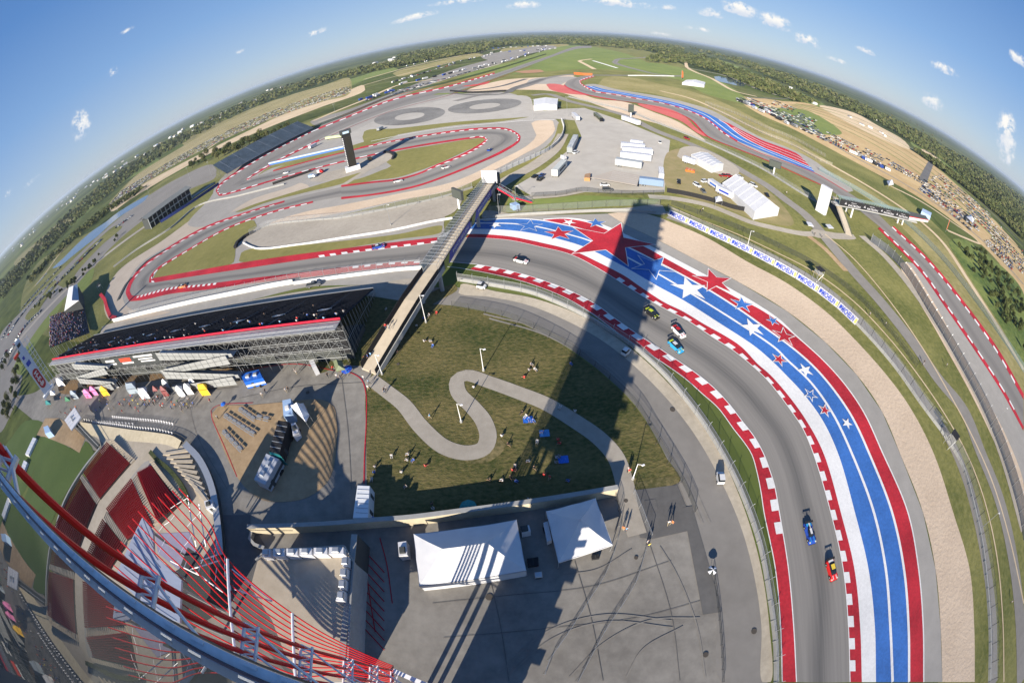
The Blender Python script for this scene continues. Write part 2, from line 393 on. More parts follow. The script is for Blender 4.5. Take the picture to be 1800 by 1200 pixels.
def star(cx, cy, r_px, tip, mfill, moutl=None, lev=9, ow=1.0, name='painted_star', squash=None):
    """five pointed star on the ground; tip = photo px of one outer tip"""
    zz = zlev(lev); C = at(cx, cy)
    if r_px: C = sum((at(*q) for q in r_px), Vector()) / len(r_px)
    T = at(*tip) - C; a0 = math.atan2(T.y, T.x); Rr = T.length
    def pts(Rq):
        o = []
        for i in range(10):
            rr = Rq if i % 2 == 0 else Rq * .382; o.append((C.x + rr * math.cos(a0 + i * math.pi / 5), C.y + rr * math.sin(a0 + i * math.pi / 5)))
        return o
    if moutl:
        mb = MB(); p = pts(Rr + ow * 1.9); mb.add([(*q, zz) for q in p] + [(C.x, C.y, zz)], [(i, (i + 1) % 10, 10) for i in range(10)])
        o = mb.build(name + '_outline', moutl); o['kind'] = 'structure'
    mb = MB(); p = pts(Rr); mb.add([(*q, zz + .012) for q in p] + [(C.x, C.y, zz + .012)], [(i, (i + 1) % 10, 10) for i in range(10)])
    o = mb.build(name, mfill); o['kind'] = 'structure'

def explode(o, name):
    """give every separate piece of a part its own object"""
    me = o.data; n = len(me.vertices); par = list(range(n))
    def find(a):
        while par[a] != a: par[a] = par[par[a]]; a = par[a]
        return a
    for e in me.edges: par[find(e.vertices[0])] = find(e.vertices[1])
    groups = {}
    for p in me.polygons: groups.setdefault(find(p.vertices[0]), []).append(p)
    gs_ = list(groups.values()); extra = []
    if len(gs_) > 100: extra = gs_[100:]; gs_ = gs_[:100]
    for gi, ps in enumerate(gs_ + ([sum(extra, [])] if extra else [])):
        idx = {}; F = []
        for p in ps: F.append([idx.setdefault(v, len(idx)) for v in p.vertices])
        q = bpy.data.meshes.new(name); q.from_pydata([me.vertices[v].co[:] for v in idx], [], F)
        for m in me.materials: q.materials.append(m)
        q.polygons.foreach_set('material_index', [p.material_index for p in ps]); q.polygons.foreach_set('use_smooth', [p.use_smooth for p in ps])
        k = bpy.data.objects.new(name, q); col.objects.link(k); k.parent = o.parent; k.location = o.location
        if extra and gi == len(gs_): k['kind'] = 'stuff'
    bpy.data.objects.remove(o)

# ------------------------------------------------------------ the ground, one sheet to the horizon
def land_mat():
    m = bpy.data.materials.new('countryside'); m.use_nodes = True; nt = m.node_tree; b = nt.nodes['Principled BSDF']; b.inputs['Roughness'].default_value = .95; b.inputs['Specular IOR Level'].default_value = .1
    tcn = nt.nodes.new('ShaderNodeTexCoord')
    def noise(s, d, r=.6):
        n = nt.nodes.new('ShaderNodeTexNoise'); n.inputs['Scale'].default_value = s; n.inputs['Detail'].default_value = d; n.inputs['Roughness'].default_value = r; nt.links.new(tcn.outputs['Object'], n.inputs[0]); return n.outputs['Fac']
    def ramp(f, a, b2):
        q = nt.nodes.new('ShaderNodeMapRange'); q.inputs[1].default_value = a; q.inputs[2].default_value = b2; nt.links.new(f, q.inputs[0]); return q.outputs[0]
    def mix(f, a, b2):
        q = nt.nodes.new('ShaderNodeMix'); q.data_type = 'RGBA'; nt.links.new(f, q.inputs[0])
        for i, v in ((6, a), (7, b2)):
            if isinstance(v, tuple): q.inputs[i].default_value = (*v, 1)
            else: nt.links.new(v, q.inputs[i])
        return q.outputs[2]
    field = mix(ramp(noise(.0045, 5), .42, .58), (.1, .13, .034), (.25, .24, .095))
    field = mix(ramp(noise(.09, 9), .35, .75), field, (.085, .11, .03))
    wood = mix(ramp(noise(.05, 9, .75), .35, .68), (.03, .045, .014), (.1, .12, .036))
    c = mix(ramp(noise(.0022, 7, .62), .44, .54), field, wood)
    nt.links.new(c, b.inputs['Base Color']); return m
def ground():
    radii = [0, 15, 30, 50, 80, 120, 170, 230, 300, 400, 520, 680, 900, 1200, 1600, 2200, 3000, 4200, 6000, 9000, 14000, 22000, 36000, 60000]
    n = 96; V = [(0, 0, -.03)]; F = []
    for r in radii[1:]: V += [(r * math.cos(i * math.tau / n), r * math.sin(i * math.tau / n), -.03) for i in range(n)]
    F += [(0, 1 + i, 1 + (i + 1) % n) for i in range(n)]
    for k in range(len(radii) - 2):
        a = 1 + k * n; b = a + n
        F += [(a + i, b + i, b + (i + 1) % n, a + (i + 1) % n) for i in range(n)]
    me = bpy.data.meshes.new('ground'); me.from_pydata(V, [], F); me.materials.append(land_mat()); o = bpy.data.objects.new('ground', me); col.objects.link(o); o['kind'] = 'structure'
ground()

# broad grass of the circuit grounds
poly('grass_field', [(60,470),(180,395),(300,310),(430,255),(560,205),(700,165),(860,118),(985,86),(1100,82),(1180,105),(1300,165),(1420,230),(1560,320),(1680,430),(1800,560),(1800,1200),(1650,1200),(1650,830),(1420,560),(1180,380),(900,390),(600,480),(300,560),(120,600),(40,560)], GRASS, 0, step=12)
poly('grass_field', [(700,560),(790,525),(900,560),(1010,620),(1120,715),(1200,850),(1260,1000),(1300,1198),(600,1198),(600,900),(400,700),(500,600)], GRASS, 0)
poly('grass_field', [(860,118),(905,108),(960,88),(1010,80),(1090,92),(1125,104),(1190,140),(1150,130),(1040,122),(960,126),(880,133),(800,140)], GREEN, 1)
poly('grass_field', [(1133,112),(1200,120),(1280,150),(1330,185),(1420,195),(1480,235),(1440,235),(1330,190),(1240,165),(1180,135),(1120,125)], GREEN, 1)
poly('grass_field', [(1050,150),(1060,138),(1100,136),(1170,150),(1250,172),(1330,210),(1420,262),(1500,320),(1480,330),(1420,290),(1330,240),(1240,195),(1150,165),(1080,158)], DRYG, 1)
poly('grass_field', [(1440,275),(1500,315),(1570,362),(1625,400),(1700,480),(1770,580),(1800,650),(1800,740),(1740,620),(1680,520),(1610,425),(1540,360),(1460,305)], DRYG, 1)
# left car parks, dirt lots and roads
poly('car_park', [(0,660),(0,590),(30,555),(80,505),(130,455),(190,400),(250,352),(310,315),(375,290),(380,310),(330,335),(250,388),(190,440),(150,490),(120,520),(80,570),(50,620),(30,700),(0,760)], ROADC, 1)
poly('verge', [(24,650),(45,610),(80,560),(128,508),(165,470),(158,500),(140,515),(120,520),(95,560),(60,610),(40,660)], GREEN, 2)
poly('dirt_lot', [(190,362),(250,325),(330,282),(420,238),(520,192),(600,165),(640,150),(642,158),(560,190),(470,225),(380,265),(300,308),(230,350),(195,372)], SAND, 1)
LU_ = [(215,335),(300,283),(400,230),(500,187),(567,165),(615,151)]; LV_ = [(235,312),(300,270),(400,214),(500,171),(567,151),(615,138)]; LL_ = [(190,362),(300,294),(400,243),(500,201),(567,179),(615,164)]
def mixpx(A_, B_, f): return [(p[0] + (q[0] - p[0]) * f, p[1] + (q[1] - p[1]) * f) for p, q in zip(A_, B_)]
poly('dirt_lot', LL_ + LV_[::-1], DRYG, 2)
for k in range(7): stroke('field_row', mixpx(LU_, LV_, (k + .5) / 7), 7, SAND, 3)
for k in range(3): stroke('field_row', mixpx(LL_, LU_, (k + .5) / 3), 6, PATH, 3)
stroke('sandy_road', [(325,290),(400,240),(480,205),(560,178),(640,150),(720,128),(800,108)], 7, SAND, 2)
stroke('sandy_road', [(550,213),(590,196),(640,176),(700,150),(760,140)], 8, SAND, 2)
poly('paved_area', [(545,215),(620,190),(700,160),(790,125),(850,108),(915,95),(910,102),(850,118),(780,140),(700,172),(640,195),(560,222)], ROADC, 2)
poly('paved_area', [(845,100),(905,88),(960,80),(980,83),(930,95),(870,108)], ROADC, 2)
stroke('service_road', [(0,640),(40,590),(90,535),(150,478),(210,430),(270,388),(340,345),(375,322)], 9, PATH, 3)
# right dirt car park with rows
poly('dirt_lot', [(1295,172),(1330,172),(1375,178),(1420,182),(1480,205),(1560,240),(1640,290),(1700,340),(1760,400),(1800,452),(1800,520),(1750,455),(1690,400),(1620,350),(1540,305),(1460,262),(1390,225),(1330,198)], LOT, 1)
poly('scrub', [(1668,424),(1690,420),(1725,440),(1799,515),(1799,640),(1760,575),(1715,505),(1690,465)], SCRUB, 3)
poly('dirt_lot', [(1440,186),(1500,198),(1545,222),(1590,248),(1600,262),(1540,240),(1480,210)], SAND, 2)
for k in range(6):
    o = k * 6.5
    stroke('grass_row', [(1380 + o * .6, 186 - o * .1), (1450 + o * .6, 213 - o * .55), (1540 + o * .5, 256 - o * .8), (1630 + o * .4, 315 - o), (1720, 392 - o * 1.2), (1798, 470 - o * 1.4)], 6.5, GRASS if k % 2 else GREEN, 3)
stroke('lot_road', [(1310,172),(1420,178),(1500,205),(1580,245),(1650,290),(1720,350),(1799,432)], 4, DARKA, 4)
stroke('lot_road', [(1638,283),(1630,300),(1622,318)], 12, DARKA, 4)
# pond and canal
WATER = mat('pond_water', (.03, .06, .13), .08, scale=.5, spec=.5)
poly('water', [(92,472),(110,455),(140,425),(165,404),(185,391),(205,375),(255,345),(262,342),(255,352),(215,378),(190,398),(172,415),(150,432),(125,452),(108,466)], WATER, 2)
stroke('water', [(64,500),(75,488),(82,480)], 7, WATER, 2)
stroke('bank_path', [(60,504),(80,480),(100,452),(119,430)], 4, SAND, 3)
poly('water', [(1255,135),(1275,136),(1310,147),(1308,152),(1280,147),(1258,141)], WATER, 2)

# stadium section ---------------------------------------------------------------
poly('runoff', [(190,560),(183,528),(200,490),(255,448),(330,400),(372,350),(376,333),(395,308),(470,265),(550,228),(600,210),(690,172),(770,166),(905,166),(936,185),(975,208),(992,235),(968,268),(930,290),(880,312),(800,345),(780,395),(790,440),(735,490),(650,500),(540,505),(430,530),(300,553),(215,568)], RUN, 2)
poly('tan_runoff', [(183,528),(205,480),(290,420),(352,372),(372,350),(430,350),(530,322),(545,330),(470,355),(400,376),(362,398),(300,430),(245,465),(222,500),(216,525),(225,540),(250,548),(300,548),(215,566),(190,560)], TANR, 3)
poly('runoff', [(330,395),(368,350),(376,338),(400,343),(500,320),(560,300),(520,325),(440,352),(362,398)], RUN, 4)
G = [
 [(601,323),(628,324),(655,318),(700,312),(765,290),(812,269),(850,250),(852,244),(833,244.5),(760,256),(692,269),(672,280),(688,292),(670,300),(640,312)],
 [(413,374),(440,362),(500,343),(560,325),(610,310),(640,302),(632,308),(605,322),(540,338),(470,356),(425,372)],
 [(453,309),(475,297),(520,287),(575,277),(640,262),(650,255),(600,262),(540,276),(480,290)],
 [(269,490),(276,477),(300,455),(345,430),(400,400),(447,388),(452,398),(430,415),(414,438),(411,461),(340,476)],
 [(420,459),(424,445),(440,438),(520,432),(600,424),(700,412),(778,398),(776,408),(700,421),(600,438),(510,450)],
 [(598,379),(690,357),(740,345),(795,330),(850,309),(880,300),(920,281),(960,258),(975,240),(983,215),(990,222),(990,238),(970,268),(930,290),(880,314),(800,343),(700,366),(600,386),(490,402),(440,412),(455,402),(520,393)],
 [(480,300),(530,290),(600,272),(660,252),(700,238),(660,244),(600,262),(540,276)],
]
for g in G: poly('infield_grass', g, INF, 5)
poly('gravel_trap', [(934,217),(972,213),(976,228),(955,252),(920,272),(880,294),(800,333),(700,353),(598,375),(500,392),(470,396),(480,390),(540,372),(600,361),(700,341),(800,319),(877,283),(930,254),(943,238)], GRAV, 6)
poly('skid_pad', [(600,245),(640,222),(690,198),(740,185),(790,174),(850,169),(900,168),(932,172),(940,195),(968,207),(920,212),(800,222),(700,238),(625,258)], PADD, 4)
poly('tower_pad', [(545,318),(570,305),(605,296),(640,282),(664,271),(684,269),(692,276),(680,285),(655,297),(618,308),(580,318)], PATH, 6)
stroke('footpath', [(606,324),(632,308),(662,290)], 4, PATH, 6)
def ring(cx, cy, rx, ry, rot, i=.42, lev=6):
    c, s = math.cos(rot), math.sin(rot)
    def el(k): return [(cx + k * (rx * math.cos(a) * c - ry * math.sin(a) * s), cy + k * (rx * math.cos(a) * s + ry * math.sin(a) * c)) for a in [j * math.tau / 48 for j in range(49)]]
    for a, b, m in ((1, .9, DARKA), (.9, .55, ROADC), (.55, i, DARKA)):
        A = [at(*p) for p in el(a)]; B = [at(*p) for p in el(b)]; strip('skid_ring', A, B, mat('rubbered_asphalt', (.11, .107, .103), .85, scale=.4, c2=(.19, .186, .178), detail=10, contrast=.22) , lev)
ring(720, 205, 63, 14, -.13); ring(852, 187, 65, 11.5, -.1)
poly('verge', [(640,232),(700,226),(800,215),(900,208),(930,206),(880,214),(800,221),(700,237),(640,250)], INF, 5)
stroke('white_kerb_wall', [(652,249),(700,239),(780,226),(850,219),(935,212),(975,211)], 1.0, WHT, 6)
poly('paddock', [(934,198),(985,192),(1027,190),(1100,215),(1178,247),(1172,300),(1168,338),(1100,340),(1023,338),(935,345),(905,328),(958,297),(1010,256),(1022,240),(1010,212),(960,208)], PADD, 4, smooth=False)
poly('verge', [(900,345),(960,350),(1020,344),(1100,348),(1160,352),(1150,360),(1100,362),(1020,366),(930,368),(890,372)], GREEN, 4)
stroke('service_road', [(990,236),(975,262),(940,290),(900,312),(870,330)], 7, PATH, 6)
stroke('service_road', [(900,350),(940,347),(985,343),(1023,336)], 4, PATH, 6)
# service loop left of the bridge
poly('service_yard', [(434,412),(470,397),(560,386),(640,372),(720,360),(800,345),(812,350),(800,372),(760,388),(690,403),(600,417),(520,428),(460,436),(437,432)], PATH, 6)
poly('service_yard', [(850,372),(900,376),(960,374),(1040,370),(1100,366),(1165,362),(1172,376),(1130,376),(1050,374),(960,379),(880,386),(848,388)], PATH, 6)

# the long sweeping corner in front --------------------------------------------
c_ = [(600,448),(680,438),(770,427),(819,419),(860,420),(900,424),(950,435),(1002,448),(1050,472),(1100,503),(1142,529),(1175,547),(1208,564),(1250,592),(1290,618),(1330,651),(1352,673),(1393,727),(1410,753),(1428,795),(1459,900),(1481,1000),(1490,1100),(1493,1198)]
cL = [(286,492),(340,486),(420,474),(500,462),(600,448),(680,438),(770,427),(819,419),(860,420),(900,424)]
b_ = [(600,471),(680,462),(740,459),(800,462),(840,466),(880,473),(940,489),(1000,511),(1046,535),(1080,560),(1120,588),(1160,614),(1196,638),(1222,656),(1255,683),(1282,712),(1305,742),(1325,768),(1342,799),(1352,826),(1360,851),(1369,900),(1385,1000),(1394,1100),(1399,1198)]
a_ = [(600,481),(680,472),(740,468),(800,471),(825,475),(867,483),(920,496),(975,516),(1010,533),(1046,556),(1080,583),(1110,606),(1150,632),(1185,660),(1215,683),(1250,692+10),(1272,722),(1296,758),(1321,803),(1342,900),(1362,1000),(1371,1100),(1374,1198)]
a_ = [(600,481),(680,472),(740,468),(800,471),(825,475),(867,483),(920,496),(975,516),(1010,533),(1046,556),(1090,589),(1130,616),(1170,642),(1205,667),(1233,692),(1262,718),(1290,756),(1308,779),(1321,800),(1330,831),(1337,866),(1342,900),(1362,1000),(1371,1100),(1374,1198)]
d_ = [(770,418),(825,412),(860,413),(900,417),(950,427),(1007,441.5),(1050,461),(1100,487),(1120,501),(1167,532),(1200,548),(1233,568),(1300,608),(1332,641),(1352,658),(1383,693),(1417,740),(1447,797),(1477,900),(1501,1000),(1511,1100),(1514,1198)]
e_ = [(790,406),(833,403),(892,405),(933,410),(983,421),(1023,433),(1047,443.5),(1100,471),(1157,504),(1200,527.5),(1267,570),(1325,608),(1358,636),(1380,658),(1410,690),(1445,738),(1473,798),(1502,900),(1526,1000),(1537,1100),(1539,1198)]
f_ = [(800,394),(850,393),(908,394.5),(950,400.5),(1000,413),(1038,424.5),(1102,453),(1128,467),(1165,487),(1225,523),(1297,568),(1363,613),(1383,633),(1425,673),(1463,727),(1497,798),(1535,900),(1556,1000),(1564,1100),(1568,1198)]
h_ = [(810,388),(850,386.5),(908,385),(950,388),(992,396),(1013,401),(1060,416),(1107,437),(1147,457),(1197,483),(1250,513),(1300,545),(1342,575),(1395,614),(1430,645),(1463,683),(1497,733),(1527,797),(1567,900),(1588,1000),(1596,1100),(1597,1198)]
r_ = [(955,387.5),(975,385.5),(997,385.5),(1030,391),(1070,406),(1106,422),(1138,437),(1172,456),(1225,485),(1258,504),(1297,525),(1330,541),(1363,562),(1398,591),(1445,633),(1483,675),(1517,725),(1548,792),(1594,900),(1613,1000),(1621,1100),(1622,1198)]
j_ = [(955,386),(990,384),(1012,385),(1045,391),(1077,403),(1112,419),(1142,433),(1192,459),(1245,487),(1290,512),(1334,538),(1368,561),(1400,591),(1446,633),(1484,675),(1518,725),(1549,792),(1595,900),(1614,1000),(1622,1100),(1623,1198)]
k_ = [(1068,378),(1100,396),(1150,419),(1225,458),(1300,497),(1383,547),(1450,601),(1505,658),(1550,723),(1583,800),(1622,900),(1644,1000),(1653,1100),(1656,1198)]
l_ = [(1120,372),(1160,383),(1242,418),(1313,460),(1383,498),(1448,545),(1483,577),(1553,653),(1600,717),(1641,797),(1675,900),(1704,1000),(1712,1100),(1713,1198)]
wall_ = [(1172,376),(1230,403),(1323,447),(1407,493),(1460,530),(1507,573),(1567,640),(1617,710),(1663,773),(1690,820),(1710,890),(1723,950),(1733,1033),(1738,1117),(1737,1198)]
back_ = [(850,388),(900,383),(960,379),(1030,376),(1068,377)]
poly('runoff', [(800,412),(805,395),(850,387),(960,379),(1068,376)] + k_[1:] + [(1560,1198)] + [(1500,900),(1400,690),(1250,560),(1100,470),(950,412),(860,410)], RUN, 3, smooth=False)
lA = [at(*p) for p in spl(l_)]
poly('gravel_trap', [(1068,376),(1120,371)] + [p for p in spl(l_[1:], 14)] + [p for p in reversed(spl(k_[1:], 14))], GRAV, 4, smooth=False)
poly('verge', [p for p in spl(wall_, 14)] + [p for p in reversed(spl(l_[1:], 14))] + [(1150, 378)], GRASS, 4, smooth=False)
band('racetrack', cL[:4] + c_, [(298,506),(360,500),(440,490),(520,480)] + b_, MATS['racetrack_asphalt'], 5)
n = 420
def rs(px): return resample([at(*p) for p in spl(px)], n)
strip('white_band', rs(d_), rs(e_), WHT, 6)
strip('blue_band', rs(e_), rs(f_), BLU, 6); strip('blue_band', rs(f_), rs(h_), BLU, 6)
strip('red_band', rs(h_[3:]), rs(r_), RED, 6); strip('white_band', rs(r_), rs(j_), WHT, 6)
stroke('white_line', f_, .8, WHT, 8); stroke('white_line', h_, .8, WHT, 8); stroke('white_line', j_, .35, WHT, 8)
kerb(c_[3:], d_[1:], 7, blk=2.35, frac=.48, ends=(.3, 1))
kerb(b_[4:], a_[4:], 7, blk=2.5, frac=.48, ends=(.0, .78))
stroke('white_line', c_, .22, WHT, 9); stroke('white_line', b_, .22, WHT, 9); stroke('white_line', a_, .2, WHT, 9)
kerb([(600,471),(530,480),(440,490),(360,500),(298,506),(250,519),(228,526)], [(600,481),(530,489),(440,499),(360,510),(300,517),(250,528),(226,530)], 7, blk=1.9, frac=.34, ends=(.45, .95), start=1)
kerb([(740,460),(680,463),(600,471)], [(735,468),(680,472),(600,481)], 7, blk=2.2, frac=.36, ends=(0, .95))
kerb([(770,427),(680,438),(600,448),(500,462),(420,474),(340,486),(272,497)], [(768,418),(680,428),(600,438),(500,451),(420,463),(340,477),(265,490)], 7, blk=2.4, frac=.36, ends=(0, .3))
# hairpin and the climb back
o1 = [(228,526),(222,518),(224,505),(230,497),(250,470),(300,433),(363,399),(433,373),(500,353),(600,329.5)]
i1 = [(272,497),(265,490),(270,482),(277,473),(333,438),(400,400.5),(483,371),(550,355),(600,346)]
band('racetrack', [(298,506),(250,519)] + o1, [(300,492),(280,495)] + i1, MATS['racetrack_asphalt'], 6)
kerb([(250,519),(232,520),(228,512),(231,501),(250,474),(300,437),(363,402),(433,376),(500,356)], [(248,528),(226,527),(221,516),(225,501),(246,471),(299,433),(362,398),(433,373),(500,353)], 8, blk=3.2, frac=.35, start=1, ends=(.25, 1))
kerb([(272,497),(267,489),(271,482),(279,474),(333,440),(400,403),(483,373.5),(550,357)], [(262,497),(263,488),(268,480),(277,471),(333,437),(400,400),(483,370.5),(550,354)], 8, blk=3.5)
o2 = [(600,329.5),(650,323),(700,317.5),(740,306),(767,294),(817,274),(850,255),(858,246),(850,240),(833,241),(750,253),(673,267.5),(600,284),(530,302),(463,321),(430,331),(405,338)]
i2 = [(600,347),(650,342),(700,333.5),(740,324),(787,307),(840,285),(885,263.5),(909,248),(911,241),(893,230),(850,228),(767,237),(690,250),(633,262),(550,283),(480,302),(437,315)]
band('racetrack', o2, i2, MATS['racetrack_asphalt'], 7)
kerb(o2[:12], [(600,326),(650,320),(700,314.5),(740,303),(766,290.5),(814,270.5),(846,252),(854,246),(848,243),(833,244),(750,256),(673,270)], 8, blk=3.2, frac=.4, ends=(.25, .7))
kerb(i2[:14], [(600,351),(650,345),(700,337),(740,327),(788,310),(842,288),(890,265.5),(914,248),(915,240),(895,227),(850,224.8),(767,234),(690,247.5),(633,259)], 8, blk=3.2, frac=.4, ends=(.45, 1))
kerb([(673,267.5),(600,284),(530,302),(463,321)], [(673,270),(600,286.5),(530,304.5),(463,323.5)], 8, blk=5)
kerb([(480,302),(550,283),(633,262)], [(480,300),(550,281),(633,260)], 8, white=False)
# second hairpin and the long straight
o3 = [(463,321),(430,331),(405,338),(388,341.5),(383,336),(387,328),(400,317),(467,274),(547,233),(600,212),(690,177),(787,154),(870,130),(930,110),(967,98),(990,89),(1013,82),(1040,81)]
i3 = [(470,305),(452,312),(440,316),(434,317.5),(433,315),(440,310),(450,303),(485,283),(560,246),(605,225),(690,192),(790,165),(872,137),(935,114),(972,100),(994,92),(1016,86),(1040,84.5)]
band('racetrack', o3, i3, MATS['racetrack_asphalt_clean'], 6)
kerb(o3[:9], [(463,324),(430,334),(405,341),(385,345),(379,336),(384,326),(397,314.5),(465,271),(546,230.5)], 8, blk=5, start=1)
kerb(o3[8:13], [(546,230.5),(599,209.5),(689,174.5),(786,151.5),(869,128)], 8, blk=9)
kerb(i3[2:9], [(443,314),(437,316),(437,315),(444,310.5),(453,305),(487,285.5),(562,248)], 8, blk=5)
stroke('track_edge_strip', [(562,248),(606,228),(690,195),(790,167.5),(872,139),(935,116)], 1.4, mat('dark_red_kerb', (.2, .02, .03)), 8)
stroke('pit_wall_lane', [(600,205),(690,170),(787,148),(870,126)], 4, mat('orange_runoff', (.36, .13, .06)), 5)
# esses at the back and the pink run-offs
band('racetrack', [(1043,134),(1028,138),(1018,142),(1019,147),(1025,152),(1047,163),(1075,166.5),(1117,174),(1167,183),(1208,195),(1242,211),(1270,234),(1295,250),(1333,268),(1367,280),(1433,305),(1490,338),(1520,358),(1550,383),(1567,400),(1630,460),(1693,537),(1750,617),(1799,703)],
     [(1043,131),(1017,136),(997,143),(992,149),(998,154),(1008,158),(1033,166.5),(1083,176),(1133,183),(1167,192),(1197,201),(1217,212),(1242,238),(1298,262),(1342,279),(1415,311),(1442,324),(1500,362),(1530,386),(1547,400),(1617,470),(1667,540),(1717,613),(1799,752)], MATS['racetrack_asphalt_clean'], 6)
poly('runoff', [(1040,166),(1025,151),(1043,148),(1083,157),(1125,164),(1167,171),(1208,181),(1250,194),(1290,215),(1330,238),(1390,262),(1430,282),(1470,312),(1500,336),(1480,336),(1420,302),(1330,270),(1260,235),(1200,196),(1120,178)], RUN, 4)
poly('gravel_trap', [(820,160),(880,142),(960,136),(1010,134),(995,146),(1040,172),(1100,180),(1150,198),(1195,216),(1240,248),(1180,225),(1100,203),(1030,178),(980,162),(900,158)], GRAV, 4)
poly('runoff', [(930,141),(1000,135),(1017,137),(996,144),(985,150),(960,148),(925,147)], RUN, 5)
poly('worn_paint', [(960,149),(985,149),(1008,158.5),(1035,167.5),(1060,172),(1030,168),(990,164),(966,157)], PINK, 7)
poly('worn_paint', [(1120,183),(1150,186),(1180,193),(1205,206),(1220,222),(1242,241),(1225,234),(1200,215),(1167,202),(1135,191)], PINK, 7)
kerb([(992,149),(998,154),(1008,158),(1033,166.5),(1083,176)], [(991,150.5),(997,155.5),(1007,160),(1033,168),(1083,177.5)], 8, white=False)
kerb([(1043,134),(1028,138),(1018,142),(1019,147),(1025,152),(1047,163)], [(1046,135),(1031,139.5),(1021,143),(1022,147),(1028,151),(1048,161)], 8, blk=7)
kerb([(1047,163),(1075,166.5),(1117,174),(1167,183),(1208,195),(1242,211),(1270,234),(1295,250)], [(1047,161),(1075,165),(1117,172.5),(1167,181.5),(1209,193.5),(1244,209.5),(1272,232),(1297,248)], 8, blk=6)
stroke('track_kerb', [(1295,250),(1333,268),(1367,280),(1433,305),(1490,338)], 1.5, RED, 8)
stroke('track_kerb', [(1083,177),(1133,184),(1167,193),(1197,202),(1217,213),(1242,239),(1298,263),(1342,280),(1415,313),(1442,325)], 1.8, RED, 8)
bi = [(1030,152),(1050,160),(1083,165),(1125,173),(1167,181),(1200,191),(1233,204),(1250,218),(1267,231),(1293,246.5),(1342,267),(1392,287.5),(1432,303.5)]
bo = [(1043,152),(1060,157),(1083,161),(1125,168.5),(1167,176.5),(1208,187),(1250,203),(1268,213),(1283,224),(1303,240),(1342,260),(1380,275),(1426,295)]
band('blue_band', bi, bo, BLU, 7)
bm_ = [((a[0] + b[0]) / 2, (a[1] + b[1]) / 2) for a, b in zip(bi, bo)]
stroke('white_line', bm_, 1.2, WHT, 9)
ro = [(1267,212),(1280,217),(1293,224),(1317,236),(1342,248),(1367,257),(1400,270),(1408,276)]
ri = [(1264,211),(1276,218),(1285,225.5),(1304,240),(1342,260),(1368,270.5),(1405,286),(1424,294)]
band('red_band', ri, ro, RED, 7)
stroke('white_line', ri, 1.1, WHT, 9)
for f in (.34, .67):
    q = [(a[0] + (b[0] - a[0]) * f, a[1] + (b[1] - a[1]) * f) for a, b in zip(ri, ro)]; stroke('white_line', q[2:], .9, WHT, 9)
# right-hand straight: kerbs, gravel, roads
kerb([(1547,400),(1617,470),(1667,540),(1717,613),(1767,690),(1799,750)], [(1543,402),(1613,473),(1663,543),(1713,616),(1763,693),(1798,757)], 8, blk=4.5, frac=.4, start=1)
kerb([(1567,400),(1630,460),(1693,537),(1750,617),(1799,703)], [(1571,398),(1634,457),(1697,534),(1754,613),(1799,692)], 8, blk=4.5, frac=.4)
poly('runoff', [(1590,462),(1614,468),(1665,542),(1716,616),(1766,693),(1799,755),(1799,850),(1768,770),(1725,690),(1680,610),(1640,535)], RUN, 5)
poly('gravel_strip', [(1582,463),(1592,461),(1640,530),(1682,606),(1728,690),(1770,770),(1799,850),(1799,920),(1770,830),(1735,750),(1700,680),(1650,590)], GRAV, 5)
stroke('concrete_lane', [(1515,415),(1560,455),(1620,530),(1680,625),(1730,720),(1765,810),(1799,930)], 6, PATH, 6)
stroke('access_road', [(935,168),(965,166),(1000,178),(1050,190),(1100,204),(1150,229),(1217,255),(1258,274),(1305,301),(1350,328),(1383,353),(1417,379),(1450,417),(1500,477),(1550,533),(1603,600),(1650,667),(1693,720),(1723,793),(1757,880),(1780,980),(1792,1080),(1796,1198)], 7.5, ROADC, 6)
stroke('footpath', [(1140,346),(1180,349),(1217,355),(1250,363),(1283,376),(1320,391),(1360,401),(1410,411),(1440,412)], 4.5, PATH, 7)
poly('footpath', [(1425,405),(1470,410),(1500,413),(1505,420),(1460,420),(1430,416)], PATH, 7)
stroke('service_lane', [(1178,378),(1240,400),(1283,418),(1345,444),(1433,492),(1483,532),(1533,582),(1583,640),(1627,703),(1673,773),(1700,835),(1720,905),(1737,990),(1748,1080),(1750,1198)], 5, ROADC, 6, shift=-1.5)
stroke('drainage_kerb', [(1180,366),(1240,390),(1300,414),(1360,442),(1433,480),(1500,530),(1560,592),(1610,655),(1660,728),(1700,800),(1730,880),(1752,980),(1762,1090),(1764,1198)], .7, SAND, 7)
stroke('drainage_kerb', [(1450,412),(1500,455),(1560,525),(1620,610),(1670,695),(1710,770),(1745,850),(1775,950),(1799,1060)], .8, SAND, 7)
stroke('dirt_path', [(1422,416),(1450,438),(1487,477)], 3.2, DIRT, 7)
poly('dirt_yard', [(1172,270),(1215,262),(1262,282),(1310,306),(1375,360),(1395,395),(1330,388),(1270,365),(1200,345),(1172,330)], mat('trampled_grass', (.13, .13, .045), .95, scale=.15, c2=(.25, .2, .11), detail=8), 5)
poly('dirt_yard', [(1195,262),(1222,258),(1300,300),(1296,312),(1250,302),(1215,285),(1190,275)], PATH, 6)
stroke('sandy_road', [(1160,160),(1215,174),(1270,198),(1330,228),(1400,258),(1460,290),(1530,330),(1580,362),(1625,395),(1660,430),(1700,490),(1745,560),(1799,650)], 5, SAND, 6)
stroke('sandy_road', [(1565,327),(1620,355),(1680,395),(1715,420),(1722,428),(1700,420),(1665,405)], 4, SAND, 6)
stroke('perimeter_road', [(1330,190),(1420,228),(1500,275),(1570,312),(1640,355),(1700,400),(1750,445),(1799,500)], 4, ROADC, 6)
stroke('sandy_road', [(1205,108),(1207,118),(1220,126),(1250,138),(1290,160),(1330,170)], 9, SAND, 6)
